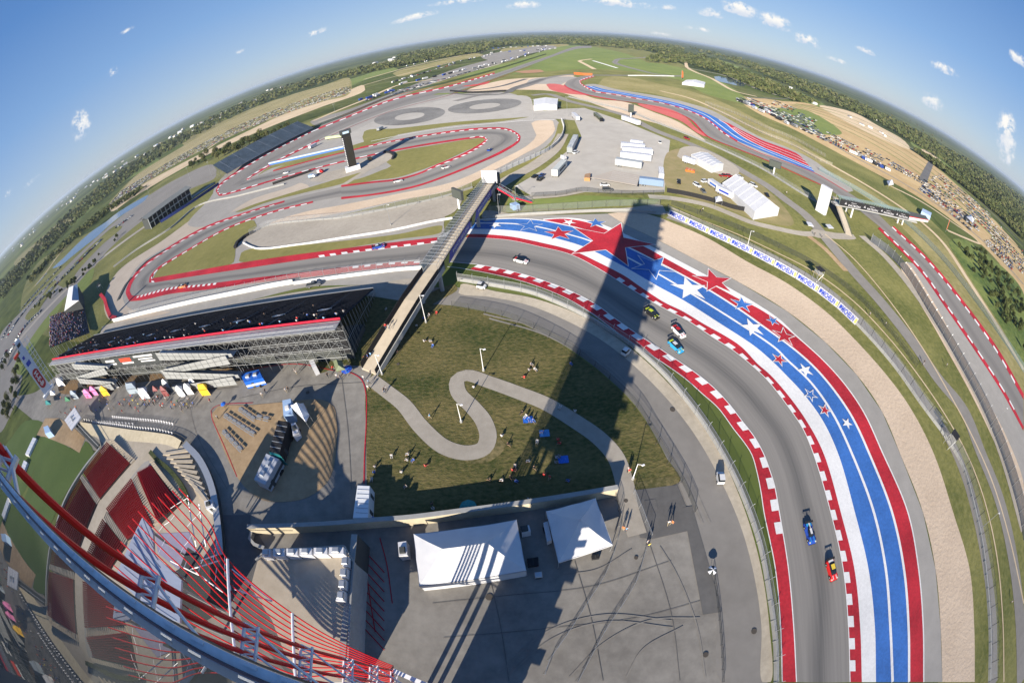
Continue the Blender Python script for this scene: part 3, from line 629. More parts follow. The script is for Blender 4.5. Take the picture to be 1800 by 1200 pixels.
stroke('sandy_road', [(1040,104),(1018,108),(1030,114),(1045,122)], 8, SAND, 6)
stroke('racetrack', [(1190,134),(1150,130),(1125,124),(1095,116),(1080,110),(1085,105),(1110,103),(1140,101)], 12, MATS['racetrack_asphalt_clean'], 6)
stroke('racetrack', [(800,178),(850,166),(890,160),(930,150),(960,138),(1010,131),(1043,132.5),(1100,133),(1160,134),(1200,134)], 10, MATS['racetrack_asphalt_clean'], 6)
poly('worn_paint', [(812,152),(840,148),(862,143),(858,147),(830,152)], mat('red_runoff', (.4, .06, .05)), 7)
stroke('white_band', [(1042,107),(1062,113),(1085,120)], 6, WHT, 7)
stroke('verge', [(765,166),(830,163),(900,160)], 10, GREEN, 6)
poly('red_soil', [(905,127),(950,123),(957,126),(920,129)], mat('red_soil', (.3, .17, .1)), 6)

# ---- foreground plaza and bowl
poly('plaza', [(20,700),(60,690),(120,650),(200,668),(300,660),(420,650),(520,632),(600,628),(650,648),(660,690),(648,760),(645,840),(655,912),(760,905),(900,885),(1075,858),(1112,862),(1195,848),(1260,860),(1310,960),(1335,1060),(1345,1198),(300,1198),(200,1100),(150,1000),(140,900),(180,800),(100,780),(60,740)], CONC, 1)
poly('service_road', [(742,512),(800,505),(870,520),(940,533),(1010,560),(1080,598),(1140,650),(1195,710),(1240,765),(1275,830),(1312,920),(1335,1010),(1348,1100),(1350,1198),(1268,1198),(1258,1080),(1235,980),(1205,880),(1168,797),(1120,717),(1067,663),(1010,619),(960,590),(900,561),(850,547),(795,537),(748,532)], ROADC, 2)
poly('service_road', [(742,512),(748,533),(700,528),(640,520),(560,522),(420,545),(250,582),(175,590),(180,575),(300,553),(430,530),(560,508),(650,500),(735,493)], PATH, 4)
poly('gravel_verge', [(810,500),(870,512),(940,525),(1010,550),(1070,584),(1130,630),(1190,690),(1240,750),(1275,815),(1312,905),(1338,1000),(1352,1100),(1354,1198),(1340,1198),(1338,1100),(1325,1010),(1300,920),(1262,835),(1225,770),(1180,710),(1120,648),(1060,600),(1000,566),(930,537),(860,522),(806,515)], mat('pale_gravel', (.3, .265, .21), .95, scale=.7, c2=(.46, .41, .33), detail=9), 3)
poly('bowl_grass', [(655,655),(690,610),(720,560),(760,536),(795,539),(850,549),(900,563),(960,592),(1008,621),(1065,665),(1118,718),(1150,768),(1168,800),(1196,845),(1150,853),(1113,862),(1075,862),(950,888),(800,908),(652,918),(645,840),(644,760),(643,690)], BOWL, 3)
poly('bank_grass', [(600,545),(655,520),(720,512),(700,545),(672,590),(645,640),(600,642),(560,655),(560,600)], BOWL, 3)
poly('bank_grass', [(655,640),(720,540),(800,500),(805,508),(760,536),(720,575),(690,620),(665,655)], BOWL, 2)
stroke('footpath', [(650,665),(680,688),(710,712),(740,750),(780,785),(820,796),(850,788),(858,768),(850,740),(830,715),(806,690),(804,668),(820,660),(860,672),(910,690),(960,710),(1010,740),(1055,772),(1083,805),(1098,850),(1105,890),(1120,940)], 3.5, PATH, 5)
stroke('red_line', [(420,653),(520,640),(590,652),(618,656),(636,668),(643,690),(644,740),(641,800),(640,850)], .25, RED, 5)
poly('dirt_yard', [(373,727),(383,715),(440,712),(497,707),(567,703),(587,715),(592,740),(593,770),(580,840),(545,872),(500,882),(455,876),(417,838),(380,755)], DIRT, 4)
stroke('red_line', [(445,708),(383,713),(371,722),(373,735),(395,785),(417,838)], .22, RED, 5)
poly('soil_strip', [(105,690),(110,660),(200,650),(400,622),(500,608),(620,600),(600,628),(520,636),(420,652),(300,665),(190,680)], BRWN, 3)
poly('asphalt_patch', [(1103,873),(1112,862),(1190,852),(1222,930),(1147,947),(1125,945)], DARKA, 4, smooth=False)
poly('asphalt_patch', [(1200,892),(1216,889),(1262,1050),(1268,1075),(1235,1080)], DARKA, 5, smooth=False)
poly('asphalt_patch', [(1132,880),(1152,877),(1157,896),(1140,900)], DARKA, 6, smooth=False)
# amphitheatre floor and lawns
poly('lawn', [(0,800),(20,770),(45,740),(75,742),(78,775),(70,800),(50,850),(20,900),(0,920)], LAWN, 2)
poly('lawn', [(80,768),(140,793),(150,775),(165,795),(120,860),(90,920),(70,990),(40,1060),(0,1100),(0,930),(40,880),(60,830)], LAWN, 3)
poly('planting_bed', [(64,766),(80,735),(105,735),(130,752),(150,770),(140,796),(122,785),(80,768)], DIRT, 4, smooth=False)
poly('amphitheatre_floor', [(143,752),(230,765),(310,778),(345,805),(370,850),(385,900),(392,960),(380,1010),(340,1050),(250,1080),(150,1100),(60,1130),(95,1000),(110,920),(150,840),(185,785)], BEIGE, 2)
poly('amphitheatre_floor', [(160,1030),(150,990),(180,920),(230,840),(260,810),(275,820),(240,870),(200,930),(178,1000),(172,1060)], mat('grey_aisle', (.33, .31, .28)), 3)
poly('stage_floor', [(273,938),(333,935),(345,968),(336,1010),(318,1004),(278,972)], mat('stage_floor', (.3, .28, .37)), 4, smooth=False)
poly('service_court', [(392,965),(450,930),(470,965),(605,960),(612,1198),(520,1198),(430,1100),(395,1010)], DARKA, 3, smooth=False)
for q_ in ((1325,1109,.55),(860,1049,.6),(1209,563,.6),(1182,720,.6),(541,690,.5),(700,640,.4),(1100,880,.4),(1240,1150,.5),(1118,980,.35)):
    c_0 = at(q_[0], q_[1]); mb_ = MB(); mb_.cyl((c_0.x, c_0.y, .1), q_[2], .06, 16); o_ = mb_.build('manhole_cover', mat('cast_iron', (.07, .06, .05), .7)); o_['kind'] = 'structure'
poly('shaded_yard', [(392,905),(440,905),(442,935),(460,975),(400,985),(392,960)], DARKA, 5, smooth=False)  # dark patch puts the stage roof's shade into the ground colour
for k in range(9):
    y = 965 + k * 17; stroke('hatch_line', [(638, y), (655, y + 18), (676, y + 41)], .18, RED, 5)
stroke('hatch_line', [(633,960),(643,1000),(652,1060),(660,1110)], .18, RED, 5); stroke('hatch_line', [(668,945),(680,990),(690,1060)], .18, RED, 5)
# expansion joints on the concrete
for q in ([(660,912),(800,900),(960,880)],): pass

# stars painted on the run-off (photo px: centre, one tip)
star(1075,433,[(1002,447),(1013,400),(1094.5,393),(1151,431),(1101,470)],(1151,431),RED,WHT,10,.4)
star(931,398,0,(933,388),BLU,WHT,11,.22)
star(983,411.5,0,(981,400),RED,WHT,11,.22)
star(1000,392,0,(1013,393.5),WHT,None,11)
star(1048,393,0,(1046,385),BLU,WHT,11,.2)
star(871,397,0,(859,398.5),WHT,None,11)
star(1148,469,0,(1166,454),BLU,WHT,11,.35)
star(1212,508.5,0,(1240,503),WHT,None,12)
star(1255,495,0,(1245,474),RED,WHT,12,.35)
star(1304,536,0,(1303,524),BLU,WHT,12,.3)
star(1322,577,0,(1338,571),WHT,None,12)
star(1358,565,0,(1368,571),BLU,WHT,12,.2)
star(1378,592,0,(1376,578),RED,WHT,12,.35)
star(1369,633,0,(1372,625),RED,WHT,12,.3)
star(1415,652,0,(1423,645),WHT,None,12)
star(1424,695,0,(1434,699),BLU,WHT,12,.35)
star(1449,722,0,(1458,723),RED,WHT,12,.35)
star(1488,745,0,(1490,736),WHT,None,12)

def bank(name, label, topx, botx, z0, m, cat='wall'):
    A = resample([at(*p) for p in spl(topx, 6)], 40); B = resample([at(*p) for p in spl(botx, 6)], 40)
    V = [(p.x, p.y, z0) for p in A] + [(p.x, p.y, .05) for p in B] + [(p.x, p.y, .02) for p in A]
    me = bpy.data.meshes.new(name); me.from_pydata(V, [], [(i, i + 1, 41 + i, 40 + i) for i in range(39)] + [(i + 1, i, 80 + i, 81 + i) for i in range(39)]); me.materials.append(m); me.update()
    o = bpy.data.objects.new(name, me); col.objects.link(o); return tag(o, label, cat)

# lanes, tracks and lots far out in the countryside
for pa, w in (([(200,300),(300,247),(400,200),(520,152),(640,117),(760,92)], 14), ([(60,440),(130,370),(220,300),(330,240),(450,185)], 10), ([(640,140),(720,118),(800,100),(880,86)], 12), ([(820,100),(880,93),(940,88)], 10), ([(1000,75),(1060,74),(1120,80),(1200,92)], 14), ([(1210,120),(1280,135),(1340,160),(1400,175)], 10), ([(1560,235),(1640,285),(1720,345),(1799,415)], 8), ([(1500,185),(1580,225),(1660,280),(1740,340),(1799,390)], 12), ([(560,215),(640,190),(720,160),(800,134),(880,112)], 9), ([(620,200),(700,175),(760,155)], 7), ([(0,500),(60,445),(120,392),(190,335)], 9)):
    stroke('country_lane', pa, w, SAND if w > 11 else PATH, 3)
for k_, (pg_, m_) in enumerate((([(330,262),(430,212),(520,175),(500,172),(410,205),(320,252)], DRYG), ([(120,400),(200,332),(280,280),(270,276),(190,325),(112,392)], GREEN), ([(30,470),(90,415),(130,385),(122,380),(80,412),(24,464)], DRYG), ([(560,170),(650,138),(700,122),(690,118),(640,132),(550,164)], GREEN), ([(700,135),(780,112),(850,97),(840,94),(770,108),(690,130)], DRYG), ([(1250,112),(1340,145),(1440,190),(1450,186),(1350,140),(1260,106)], GREEN), ([(1600,250),(1700,318),(1790,398),(1796,394),(1706,312),(1606,246)], GREEN), ([(880,92),(960,84),(1000,82),(1000,79),(950,80),(880,88)], DRYG), ([(1620,262),(1655,285),(1650,290),(1616,268)], SAND))): poly('field', pg_, m_, 1)
# joints, patches and wheel marks on the paving
SEAM_ = mat('tar_seam', (.115, .11, .104), .85, .3, .5); MARK_ = mat('tyre_marked_concrete', (.155, .146, .133), .9, scale=.6, c2=(.235, .22, .198), detail=10)
for pa, w in (([(760,1060),(900,1045),(1040,1030),(1180,985)], .1), ([(780,1120),(950,1105),(1120,1085),(1250,1050)], .1), ([(860,1010),(880,1100),(895,1196)], .1), ([(1010,985),(1040,1090),(1060,1196)], .1), ([(1140,950),(1180,1080),(1195,1196)], .1), ([(420,700),(520,680),(640,672)], .12), ([(330,690),(345,760),(400,860)], .1), ([(210,700),(330,690),(420,680)], .12), ([(600,660),(612,760),(618,860)], .12)): stroke('pavement_joint', pa, w, SEAM_, 4)
for pa in ([(880,1180),(960,1110),(1060,1080),(1180,1090)], [(890,1190),(970,1122),(1064,1092),(1182,1102)], [(1000,1190),(1060,1130),(1140,1090),(1230,1085)], [(980,1010),(1050,1000),(1110,965)], [(1160,960),(1190,1010),(1225,1100),(1240,1190)], [(1100,1190),(1130,1140),(1200,1100)]): stroke('tyre_mark', pa, .22, MARK_, 4)
for pa, w in (([(860,560),(960,590),(1060,650),(1130,725),(1190,820),(1235,920)], .5), ([(850,552),(965,583),(1070,645),(1142,722),(1202,820),(1248,920)], .5)): stroke('wheel_track', pa, w, MARK_, 4)
# worn earth beside the path
WORN = mat('worn_turf', (.06, .06, .02), .95, scale=1.2, c2=(.22, .175, .085), detail=12, contrast=.2)
for pg_ in ([(800,800),(830,802),(862,792),(880,772),(890,782),(870,806),(830,815)], [(655,672),(690,690),(720,714),(712,722),(680,700),(652,684)], [(1108,838),(1120,842),(1118,860),(1106,862)], [(1120,850),(1190,840),(1192,848),(1122,858)], [(838,664),(862,668),(860,676),(836,672)]): poly('worn_turf', pg_, WORN, 4)

for pa, w in (([(790,164),(830,167),(880,166),(900,161)], 5), ([(805,160),(840,158),(880,152),(925,139)], 7), ([(893,163),(905,155),(930,147),(955,139)], 9)): stroke('dark_lane', pa, w, DARKA, 8)
poly('verge', [(100,500),(128,466),(165,428),(205,396),(215,398),(178,432),(142,470),(112,506)], GRASS, 4); poly('verge', [(44,560),(70,525),(96,492),(102,496),(78,530),(54,566)], GRASS, 4)

# ============================================================ fences, walls and barriers
def seg_frame(W, spacing):
    n = max(2, int(round(wlen(W) / spacing)) + 1); return resample(W, n)
def fence(name, label, px, h=3.0, spacing=4.0, r=.05, panel=FENCE, post=STEEL, arm=0.0, cat='fence', base=None, rail=True, group=None, z0=.1, foot=None):
    W = [at(*p) for p in spl(px, 9)]
    if wlen(W) / spacing > 99: spacing = wlen(W) / 99
    root = thing(name, label, cat, W[0], 0, group)
    mb = MB(); n = len(W)
    mb.add([(p.x, p.y, z0) for p in W] + [(p.x, p.y, h) for p in W], [(i, i + 1, n + i + 1, n + i) for i in range(n - 1)])
    if panel: mb.build('wire_mesh', panel, root, world=True)
    if rail:
        mb = MB(); mb.tube([(p.x, p.y, h) for p in W], .035, 4); mb.build('top_rail', post, root, world=True)
    if base:
        mb = MB(); mb.wall(W, 0, base[0], base[1]); mb.build('footing_wall', base[2], root, world=True)
    P = seg_frame(W, spacing); pm = MB(); pm.tube([(0, 0, 0), (0, 0, h)], r, 5)
    if arm: pm.tube([(0, 0, h), (arm * .7, 0, h + abs(arm) * .7)], r, 5)
    if foot: pm.tube([(0, 0, h * .55), (-foot, 0, 0)], r * .8, 5)
    first = None
    for i, p in enumerate(P):
        t = P[min(i + 1, len(P) - 1)] - P[max(i - 1, 0)]; rz = math.atan2(t.y, t.x) + math.pi / 2
        if first is None: first = pm.build('post', post, root); o = first
        else: o = child(first.data, 'post', root)
        o.location = p - W[0]; o.rotation_euler = (0, 0, rz)
    return root
def barrier(name, label, px, h, th, m, cat='wall', cap=None, group=None, joints=0, z0=0.0, jm=None):
    W = [at(*p) for p in spl(px, 9)]
    if not joints and not cap:
        mb = MB(); mb.wall([p - W[0] for p in W], z0, h, th); o = mb.build(name, m); o.location = W[0]; return tag(o, label, cat, group)
    root = thing(name, label, cat, W[0], 0, group)
    mb = MB(); mb.wall(W, z0, h, th); mb.build('wall_face', m, root, world=True)
    if cap: mb = MB(); mb.wall(W, h, h + cap[0], th + cap[1]); mb.build('coping', cap[2], root, world=True)
    if joints:
        mb = MB()
        for i, p in enumerate(seg_frame(W, joints)):
            mb.box((p.x, p.y, h / 2), (th + .14, .12, h + .1), 0)
        explode(mb.build('panel_joint', jm or GREYW, root, world=True), 'panel_joint')
    return root
innerw = [(806,493),(867,503),(933,516),(983,535),(1025,555),(1067,580),(1113,611),(1167,660),(1200,698),(1233,742),(1267,797),(1300,863),(1333,955),(1351,1050),(1361,1133),(1362,1198)]
barrier('concrete_barrier', 'pale concrete barrier curving along the inside of the painted corner', innerw, 1.1, .5, GREYW, 'barrier', joints=4)
fence('debris_fence', 'tall debris fence with cranked posts behind the inner concrete barrier of the painted corner', [(p[0] - 1.5, p[1] + 2) for p in innerw], 3.0, 5.0, .05, FENCE, STEEL, arm=.6)
fence('chain_link_fence', 'low wire fence along the top of the mown grass bowl', [(795,539),(850,548),(900,561),(965,591),(1012,620),(1067,663),(1120,717),(1150,767),(1172,803),(1198,848)], 2.0, 5.0, .05, DFENCE, DSTEEL, foot=.9)
fence('gate_fence', 'short wire fence with a gate running down beside the plaza patch', [(1198,848),(1208,868),(1221,900)], 2.0, 3, .05, DFENCE, DSTEEL)
fence('gate_fence', 'straight wire fence crossing the dark asphalt patch near two people', [(1113,868),(1128,905),(1143,945)], 2.0, 3, .05, FENCE, STEEL)
fence('barrier_fence', 'snaking temporary fence from the square tent to the bottom edge, nearer the tent', [(1092,905),(1088,930),(1082,960),(1063,1010),(1035,1055),(1000,1110),(966,1160),(958,1185)], 1.1, 2.4, .03, DFENCE, STEEL, foot=.4)
fence('barrier_fence', 'snaking temporary fence across the bare plaza, the one farther from the tents', [(1137,960),(1130,980),(1118,1020),(1095,1060),(1065,1105),(1040,1150),(1015,1198)], 1.1, 2.4, .03, DFENCE, STEEL, foot=.4)
fence('road_edge_fence', 'dark low fence dividing the bare plaza from the curved service road', [(1252,1005),(1258,1045),(1264,1100),(1268,1160),(1269,1198)], 1.1, 2.4, .04, DFENCE, DSTEEL)
# outer wall with the tyre maker's banners
root = None
Ww = [at(*p) for p in spl(wall_, 8)]
barrier('concrete_barrier', 'long concrete wall on the outer edge of the gravel trap', wall_, 1.0, .5, GREYW, 'barrier', joints=4)
fence('debris_fence', 'tall debris fence on the outer edge of the gravel trap behind the banner wall', [(p[0] + 1, p[1] - 1.5) for p in wall_], 3.6, 5.5, .07, FENCE, DSTEEL, arm=-.8)
fence('chain_link_fence', 'thin wire fence on the grass slope above the service lane with a yellow kerb', [(1180,360),(1240,382),(1300,405),(1360,432),(1433,470),(1500,518),(1560,580),(1610,645)], 2.2, 6, .05, DFENCE, DSTEEL)
def banner_text(s, w, h):
    cu = bpy.data.curves.new('lettering', 'FONT'); cu.body = s; cu.align_x = 'CENTER'; cu.align_y = 'CENTER'; cu.extrude = 0.0; cu.resolution_u = 2; cu.offset = .032
    ob = bpy.data.objects.new('tmp', cu); col.objects.link(ob); dg = bpy.context.evaluated_depsgraph_get(); dg.update()
    me = bpy.data.meshes.new_from_object(ob.evaluated_get(dg)); bpy.data.objects.remove(ob)
    xs = [v.co.x for v in me.vertices]; ys = [v.co.y for v in me.vertices]
    x0, x1, y0, y1 = min(xs), max(xs), min(ys), max(ys)
    for v in me.vertices: v.co = ((v.co.x - (x0 + x1) / 2) * w / (x1 - x0), (v.co.y - (y0 + y1) / 2) * h / (y1 - y0), 0)
    me.materials.clear(); return me
def facing(o, p, ex, ey):
    """put flat object o (xy plane) at p with its x along ex and y along ey, relative to its parent's location"""
    ex = Vector(ex).normalized(); ey = Vector(ey); ey = (ey - ex * ey.dot(ex)).normalized(); ez = ex.cross(ey)
    q = Vector(p) - (o.parent.location if o.parent else Vector())
    o.matrix_local = Matrix(((ex.x, ey.x, ez.x, q.x), (ex.y, ey.y, ez.y, q.y), (ex.z, ey.z, ez.z, q.z), (0, 0, 0, 1)))
def letters(s, w, h, p, ex, ey, m, parent, name='lettering', cache={}):
    k = (s, round(w, 2), round(h, 2), m.name)
    if k not in cache:
        me = banner_text(s, w, h); me.materials.append(m); cache[k] = me
    o = bpy.data.objects.new(name, cache[k]); col.objects.link(o); o.parent = parent; facing(o, p, ex, ey); return o
BBLUE = plain('banner_blue', (.03, .06, .38), .5); BYEL = plain('banner_yellow', (.5, .44, .12), .6); BWHITE = plain('banner_white', (.42, .42, .45), .6)
PURP = plain('banner_purple_blue', (.055, .06, .3), .55); OLIVE = plain('banner_olive', (.22, .24, .05), .6)
Wb = [at(*p) for p in spl(wall_, 6)]
cut = 0; total = 0.0
pos = [0.0]
for a, b in zip(Wb, Wb[1:]): pos.append(pos[-1] + (b - a).length)
def along(s):
    for i in range(len(pos) - 1):
        if pos[i + 1] >= s: 
            f = (s - pos[i]) / (pos[i + 1] - pos[i]); return Wb[i].lerp(Wb[i + 1], f), (Wb[i + 1] - Wb[i]).normalized()
    return Wb[-1], (Wb[-1] - Wb[-2]).normalized()
where = ['nearest the bollard end', 'second from the gravel corner', 'third along below the grass slope', 'fourth along under the leaning pole', 'fifth along opposite the footpath', 'sixth along beside the red stars', 'seventh along before the camera stand', 'eighth along behind the camera stand', 'ninth along', 'last of the row before bare fence']
endp = min(range(len(Wb)), key=lambda i: (Wb[i] - at(1507, 573)).length)
bl = (pos[endp] - 1.5) / 9.0
for k in range(9):
    a, ta = along(1.0 + k * bl); b, tb = along(1.0 + (k + 1) * bl - .25); t = (b - a).normalized(); nn = Vector((t.y, -t.x, 0))
    if nn.dot(-a) < 0: nn = -nn
    L = (b - a).length; mid = (a + b) / 2 + nn * .34
    rt = thing('advertising_banner', 'white trackside banner with blue lettering and yellow end, ' + where[k], 'banner', mid, 0, 'banners on the outer wall')
    e = -t if (Vector((0, 0, 1)).cross(-nn)).dot(t) < 0 else t
    ex = Vector((0, 0, 1)).cross(nn).normalized(); lean = (Vector((0, 0, 1)) - nn * .55).normalized()
    mb = MB(); c0 = Vector((0, 0, .05)) + nn * .5
    mb.add([c0 - ex * L / 2, c0 + ex * L / 2, c0 + ex * L / 2 + lean * 2.5, c0 - ex * L / 2 + lean * 2.5, c0 - ex * L / 2 - nn * .12, c0 + ex * L / 2 - nn * .12, c0 + ex * L / 2 + lean * 2.5 - nn * .12, c0 - ex * L / 2 + lean * 2.5 - nn * .12],
           [(0, 1, 2, 3), (5, 4, 7, 6), (3, 2, 6, 7), (0, 3, 7, 4), (1, 5, 6, 2)])
    mb.build('banner_sheet', BWHITE, rt)
    off = (nn + Vector((0, 0, .55))).normalized() * .03; cen = mid + c0 + lean * 1.25 + off
    letters('MICHELIN', L * .66, 1.9, cen + ex * L * .02, ex, lean, BBLUE, rt)
    mb = MB(); mb.add([(-.5, -.7, 0), (.5, -.3, 0), (.5, .8, 0), (-.5, .8, 0)], [(0, 1, 2, 3)]); o = mb.build('blue_emblem', BBLUE, rt); facing(o, cen - ex * L * .38, ex, lean)
    mb = MB(); mb.add([(-.4, -.8, 0), (.4, -.8, 0), (.4, .8, 0), (-.4, .8, 0)], [(0, 1, 2, 3)]); o = mb.build('yellow_end', BYEL, rt); facing(o, cen + ex * L * .44, ex, lean)
# back straight debris fence, tyre walls etc.
fence('debris_fence', 'grey debris fence with dense mesh between the concrete lane and the back straight', [(1530,425),(1560,447),(1590,480),(1630,545),(1680,630),(1725,715),(1762,805),(1790,900),(1799,950)], 4.2, 5, .09, mesh_mat('dense_mesh', (.12, .13, .15), .75), STEEL, arm=.8)
fence('debris_fence', 'long thin debris fence beyond the back straight below the scrub', [(1440,300),(1500,333),(1560,370),(1600,400),(1650,450),(1710,525),(1770,610),(1799,655)], 3.4, 9, .08, mesh_mat('teal_mesh', (.22, .3, .3), .5), STEEL)
fence('debris_fence', 'long fence between the access road and the striped far straight', [(1000,172),(1050,184),(1100,196),(1150,216),(1217,242),(1300,279),(1342,300),(1400,336),(1440,360)], 3, 7, .07, FENCE, STEEL)
barrier('concrete_barrier', 'low concrete wall between the access road and the striped far straight', [(1000,171),(1050,183),(1100,195),(1150,215),(1217,241),(1300,278),(1342,299),(1400,335),(1440,359)], 1, .5, GREYW, 'barrier')
fence('hop_pole_fence', 'rows of bare grey poles on the bank above the striped far straight', [(1245,190),(1290,210),(1340,235),(1390,255),(1440,283),(1462,292)], 3, 5, .1, mesh_mat('bank_mesh', (.3, .27, .2), .45), STEEL)
fence('hop_pole_fence', 'upper row of bare grey poles on the bank beside the sandy road', [(1240,182),(1290,200),(1345,225),(1400,248),(1450,276)], 3, 5, .1, mesh_mat('bank_mesh2', (.3, .27, .2), .45), STEEL)
# stadium walls
barrier('white_barrier', 'bright white wall behind the debris fence in front of the large grandstand', [(200,566),(260,551),(340,533),(420,517),(480,505),(516,499)], 1.9, .3, WHT, 'wall', joints=5)
barrier('concrete_barrier', 'low pale barrier joining the white wall to the footbridge', [(517,500),(580,491),(650,482),(700,476),(742,473)], 1.2, .5, WHT, 'barrier', joints=3)
fence('debris_fence', 'debris fence running from the grandstand to the footbridge beside the red and white kerb', [(230,556),(340,530),(440,510),(520,496),(600,486),(680,477),(740,471)], 3.2, 5, .07, FENCE, STEEL, arm=.7)
barrier('white_barrier', 'long thin white wall between the service loop and the track left of the footbridge', [(428,428),(450,438),(520,432),(600,420),(690,406),(760,391),(795,385)], .9, .35, WHT, 'wall', joints=6)
barrier('white_barrier', 'long thin white wall above the star painted run-off right of the footbridge', [(850,385),(900,380),(960,376.5),(1030,373),(1100,371),(1150,375)], 1.1, .5, GREYW, 'wall', joints=6)
fence('debris_fence', 'debris fence above the star painted run-off at the edge of the service yard', [(858,374),(920,373),(1000,368),(1080,363),(1160,362)], 3, 6, .06, FENCE, DSTEEL)
fence('debris_fence', 'debris fence with panels between the gravel trap and the service loop', [(440,414),(470,399),(540,390),(600,385),(700,366),(780,348),(830,332)], 3.2, 5, .07, FENCE, STEEL)
barrier('concrete_barrier', 'pale barrier with white panels between the gravel trap and the service loop', [(440,413),(470,398),(540,389),(600,384),(700,365),(780,347),(830,331)], .9, .35, GREYW, 'barrier', joints=4)
fence('debris_fence', 'shiny fence curving along the gravel of the rounded far corner', [(868,312),(900,296),(940,278),(970,262),(988,243),(992,225),(988,212)], 3.6, 5, .08, FENCE, STEEL)
barrier('white_barrier', 'pale blue wall curving along the gravel of the rounded far corner', [(868,311),(900,295),(940,277),(970,261),(987,243),(991,225),(987,212)], 2.0, .4, WHT, 'wall', joints=5)
barrier('tyre_wall', 'dark tyre barrier curving round the grass island left of the service loop', [(414,437),(418,428),(430,418),(447,409)], 1.4, 1.5, BLACK, 'barrier')
barrier('tyre_wall', 'dark tyre barrier on the corner by the white wall and second grandstand', [(178,520),(186,530),(190,545),(196,560),(206,563)], 1.6, 2.0, BLACK, 'barrier', cap=(.15, .3, RED))
barrier('tyre_wall', 'curved tyre barrier at the grass tip below the video tower', [(690,281),(693,275),(688,270),(676,268)], 1.3, 1.2, BLACK, 'barrier')
barrier('banner_wall', 'long black banner wall in the stadium section left of the video tower', [(480,325),(510,315),(548,302)], 1.8, .5, BLACK, 'wall')
barrier('banner_wall', 'blue and white banner wall between the two legs of the far hairpin', [(474,291),(510,283),(560,272),(605,262)], 1.6, 1.2, plain('mid_blue_vinyl', (.05, .14, .4), .6), 'wall', cap=(1.0, .6, plain('pale_banner', (.42, .5, .6), .6)))
barrier('banner_wall', 'blue banner wall beside the roofed grandstand', [(283,392),(310,375),(345,352),(385,325)], 2.4, .6, plain('navy_vinyl', (.02, .035, .15), .6), 'wall')
barrier('tyre_wall', 'low dark tyre wall behind the skid pad rings', [(792,161),(830,164),(890,161)], 2, 2, BLACK, 'barrier')
barrier('banner_wall', 'orange banner wall beyond the far chicane', [(1009,131),(1025,132.5),(1041,133)], 3.5, .5, plain('orange_vinyl', (.6, .12, .03)), 'wall')
barrier('banner_wall', 'white wall at the far winding corner', [(1104,134),(1140,134),(1185,135)], 1.8, .5, WHT, 'wall')
barrier('tyre_wall', 'grey barrier and fence line on the outside of the nearer hairpin', [(200,470),(240,440),(300,402),(350,362),(420,345),(500,325)], 1.2, .6, GREYW, 'barrier')
barrier('tyre_wall', 'dark barrier strip beside the red hairpin kerb, upper', [(240,478),(258,460),(290,440)], .5, 2.2, CHAR, 'barrier')
barrier('tyre_wall', 'dark barrier strip beside the red hairpin kerb, lower', [(208,528),(222,500),(232,488)], .5, 2.2, CHAR, 'barrier')
fence('debris_fence', 'fence along the outside of the long straight beside the orange strip', [(545,228),(620,199),(700,167),(787,146),(870,124),(960,96)], 3, 12, .1, mesh_mat('green_mesh', (.03, .07, .04), .7), DSTEEL)
fence('paddock_fence', 'wire fence at the near edge of the trailer paddock', [(935,347),(985,344),(1023,337),(1060,341),(1110,343),(1166,342)], 2.2, 5, .05, DFENCE, DSTEEL)
barrier('screen_fence', 'black screen fence curving in front of the large white marquee', [(1172,338),(1210,345),(1250,355),(1290,368),(1324,374)], 2.2, .15, BLACK, 'fence')
# ============================================================ retaining walls round the plaza and amphitheatre
def rim(name, label, px, h, m, th=.8, cap=None, cat='wall'): return barrier(name, label, px, h, th, m, cat, cap=cap or (.12, .2, GREYW))
rim('retaining_wall', 'pale retaining wall between the mown bowl and the lower yard with the white tents', [(448,936),(520,934),(600,930),(660,925),(727,920),(800,911),(900,898),(1000,883),(1082,869)], 3.0, WALLC, .7)
rim('retaining_wall', 'dark return wall of the sunken trough beside the white boxes', [(448,936),(444,950),(452,960),(470,966)], 1.2, GREYW, .5)
rim('parapet_wall', 'tall grey parapet dividing the striped plaza from the shaded yard', [(646,962),(643,1000),(639,1040),(635,1090),(631,1140),(628,1198)], 6.4, CHAR, 1.0, cap=(.12, .1, GREYW))  # charcoal puts the shade of this face into its colour; coping stays light
bank('retaining_wall', 'curved limestone wall above the red seats lined with white chairs', [(143,744),(180,750),(233,758),(280,764),(306,769),(322,778)], [(147,762),(185,771),(233,776),(270,779),(296,783),(312,790)], .9, WALLC)
rim('parapet_wall', 'dark curved parapet between the brown dirt yard and the amphitheatre', [(330,786),(352,808),(368,835),(380,868),(386,900),(391,940),(394,980)], 1.5, CHAR, 1.6, cap=(.15, .3, STEEL))
rim('retaining_wall', 'low wall on the edge of the lawn behind the first row of red seats', [(178,790),(150,825),(122,870),(106,910),(96,960),(92,1010)], .9, BEIGE, .7)
fence('crowd_barrier', 'dark crowd barrier on top of the curved limestone wall', [(143,738),(190,745),(240,752),(285,758),(322,770),(345,790),(366,820)], 1.2, 2.5, .04, DFENCE, DSTEEL)
fence('crowd_barrier', 'dark fence round the lit corner of the square tent yard', [(1075,862),(1083,880),(1088,905),(1080,935)], 1.8, 2.5, .05, DFENCE, DSTEEL)

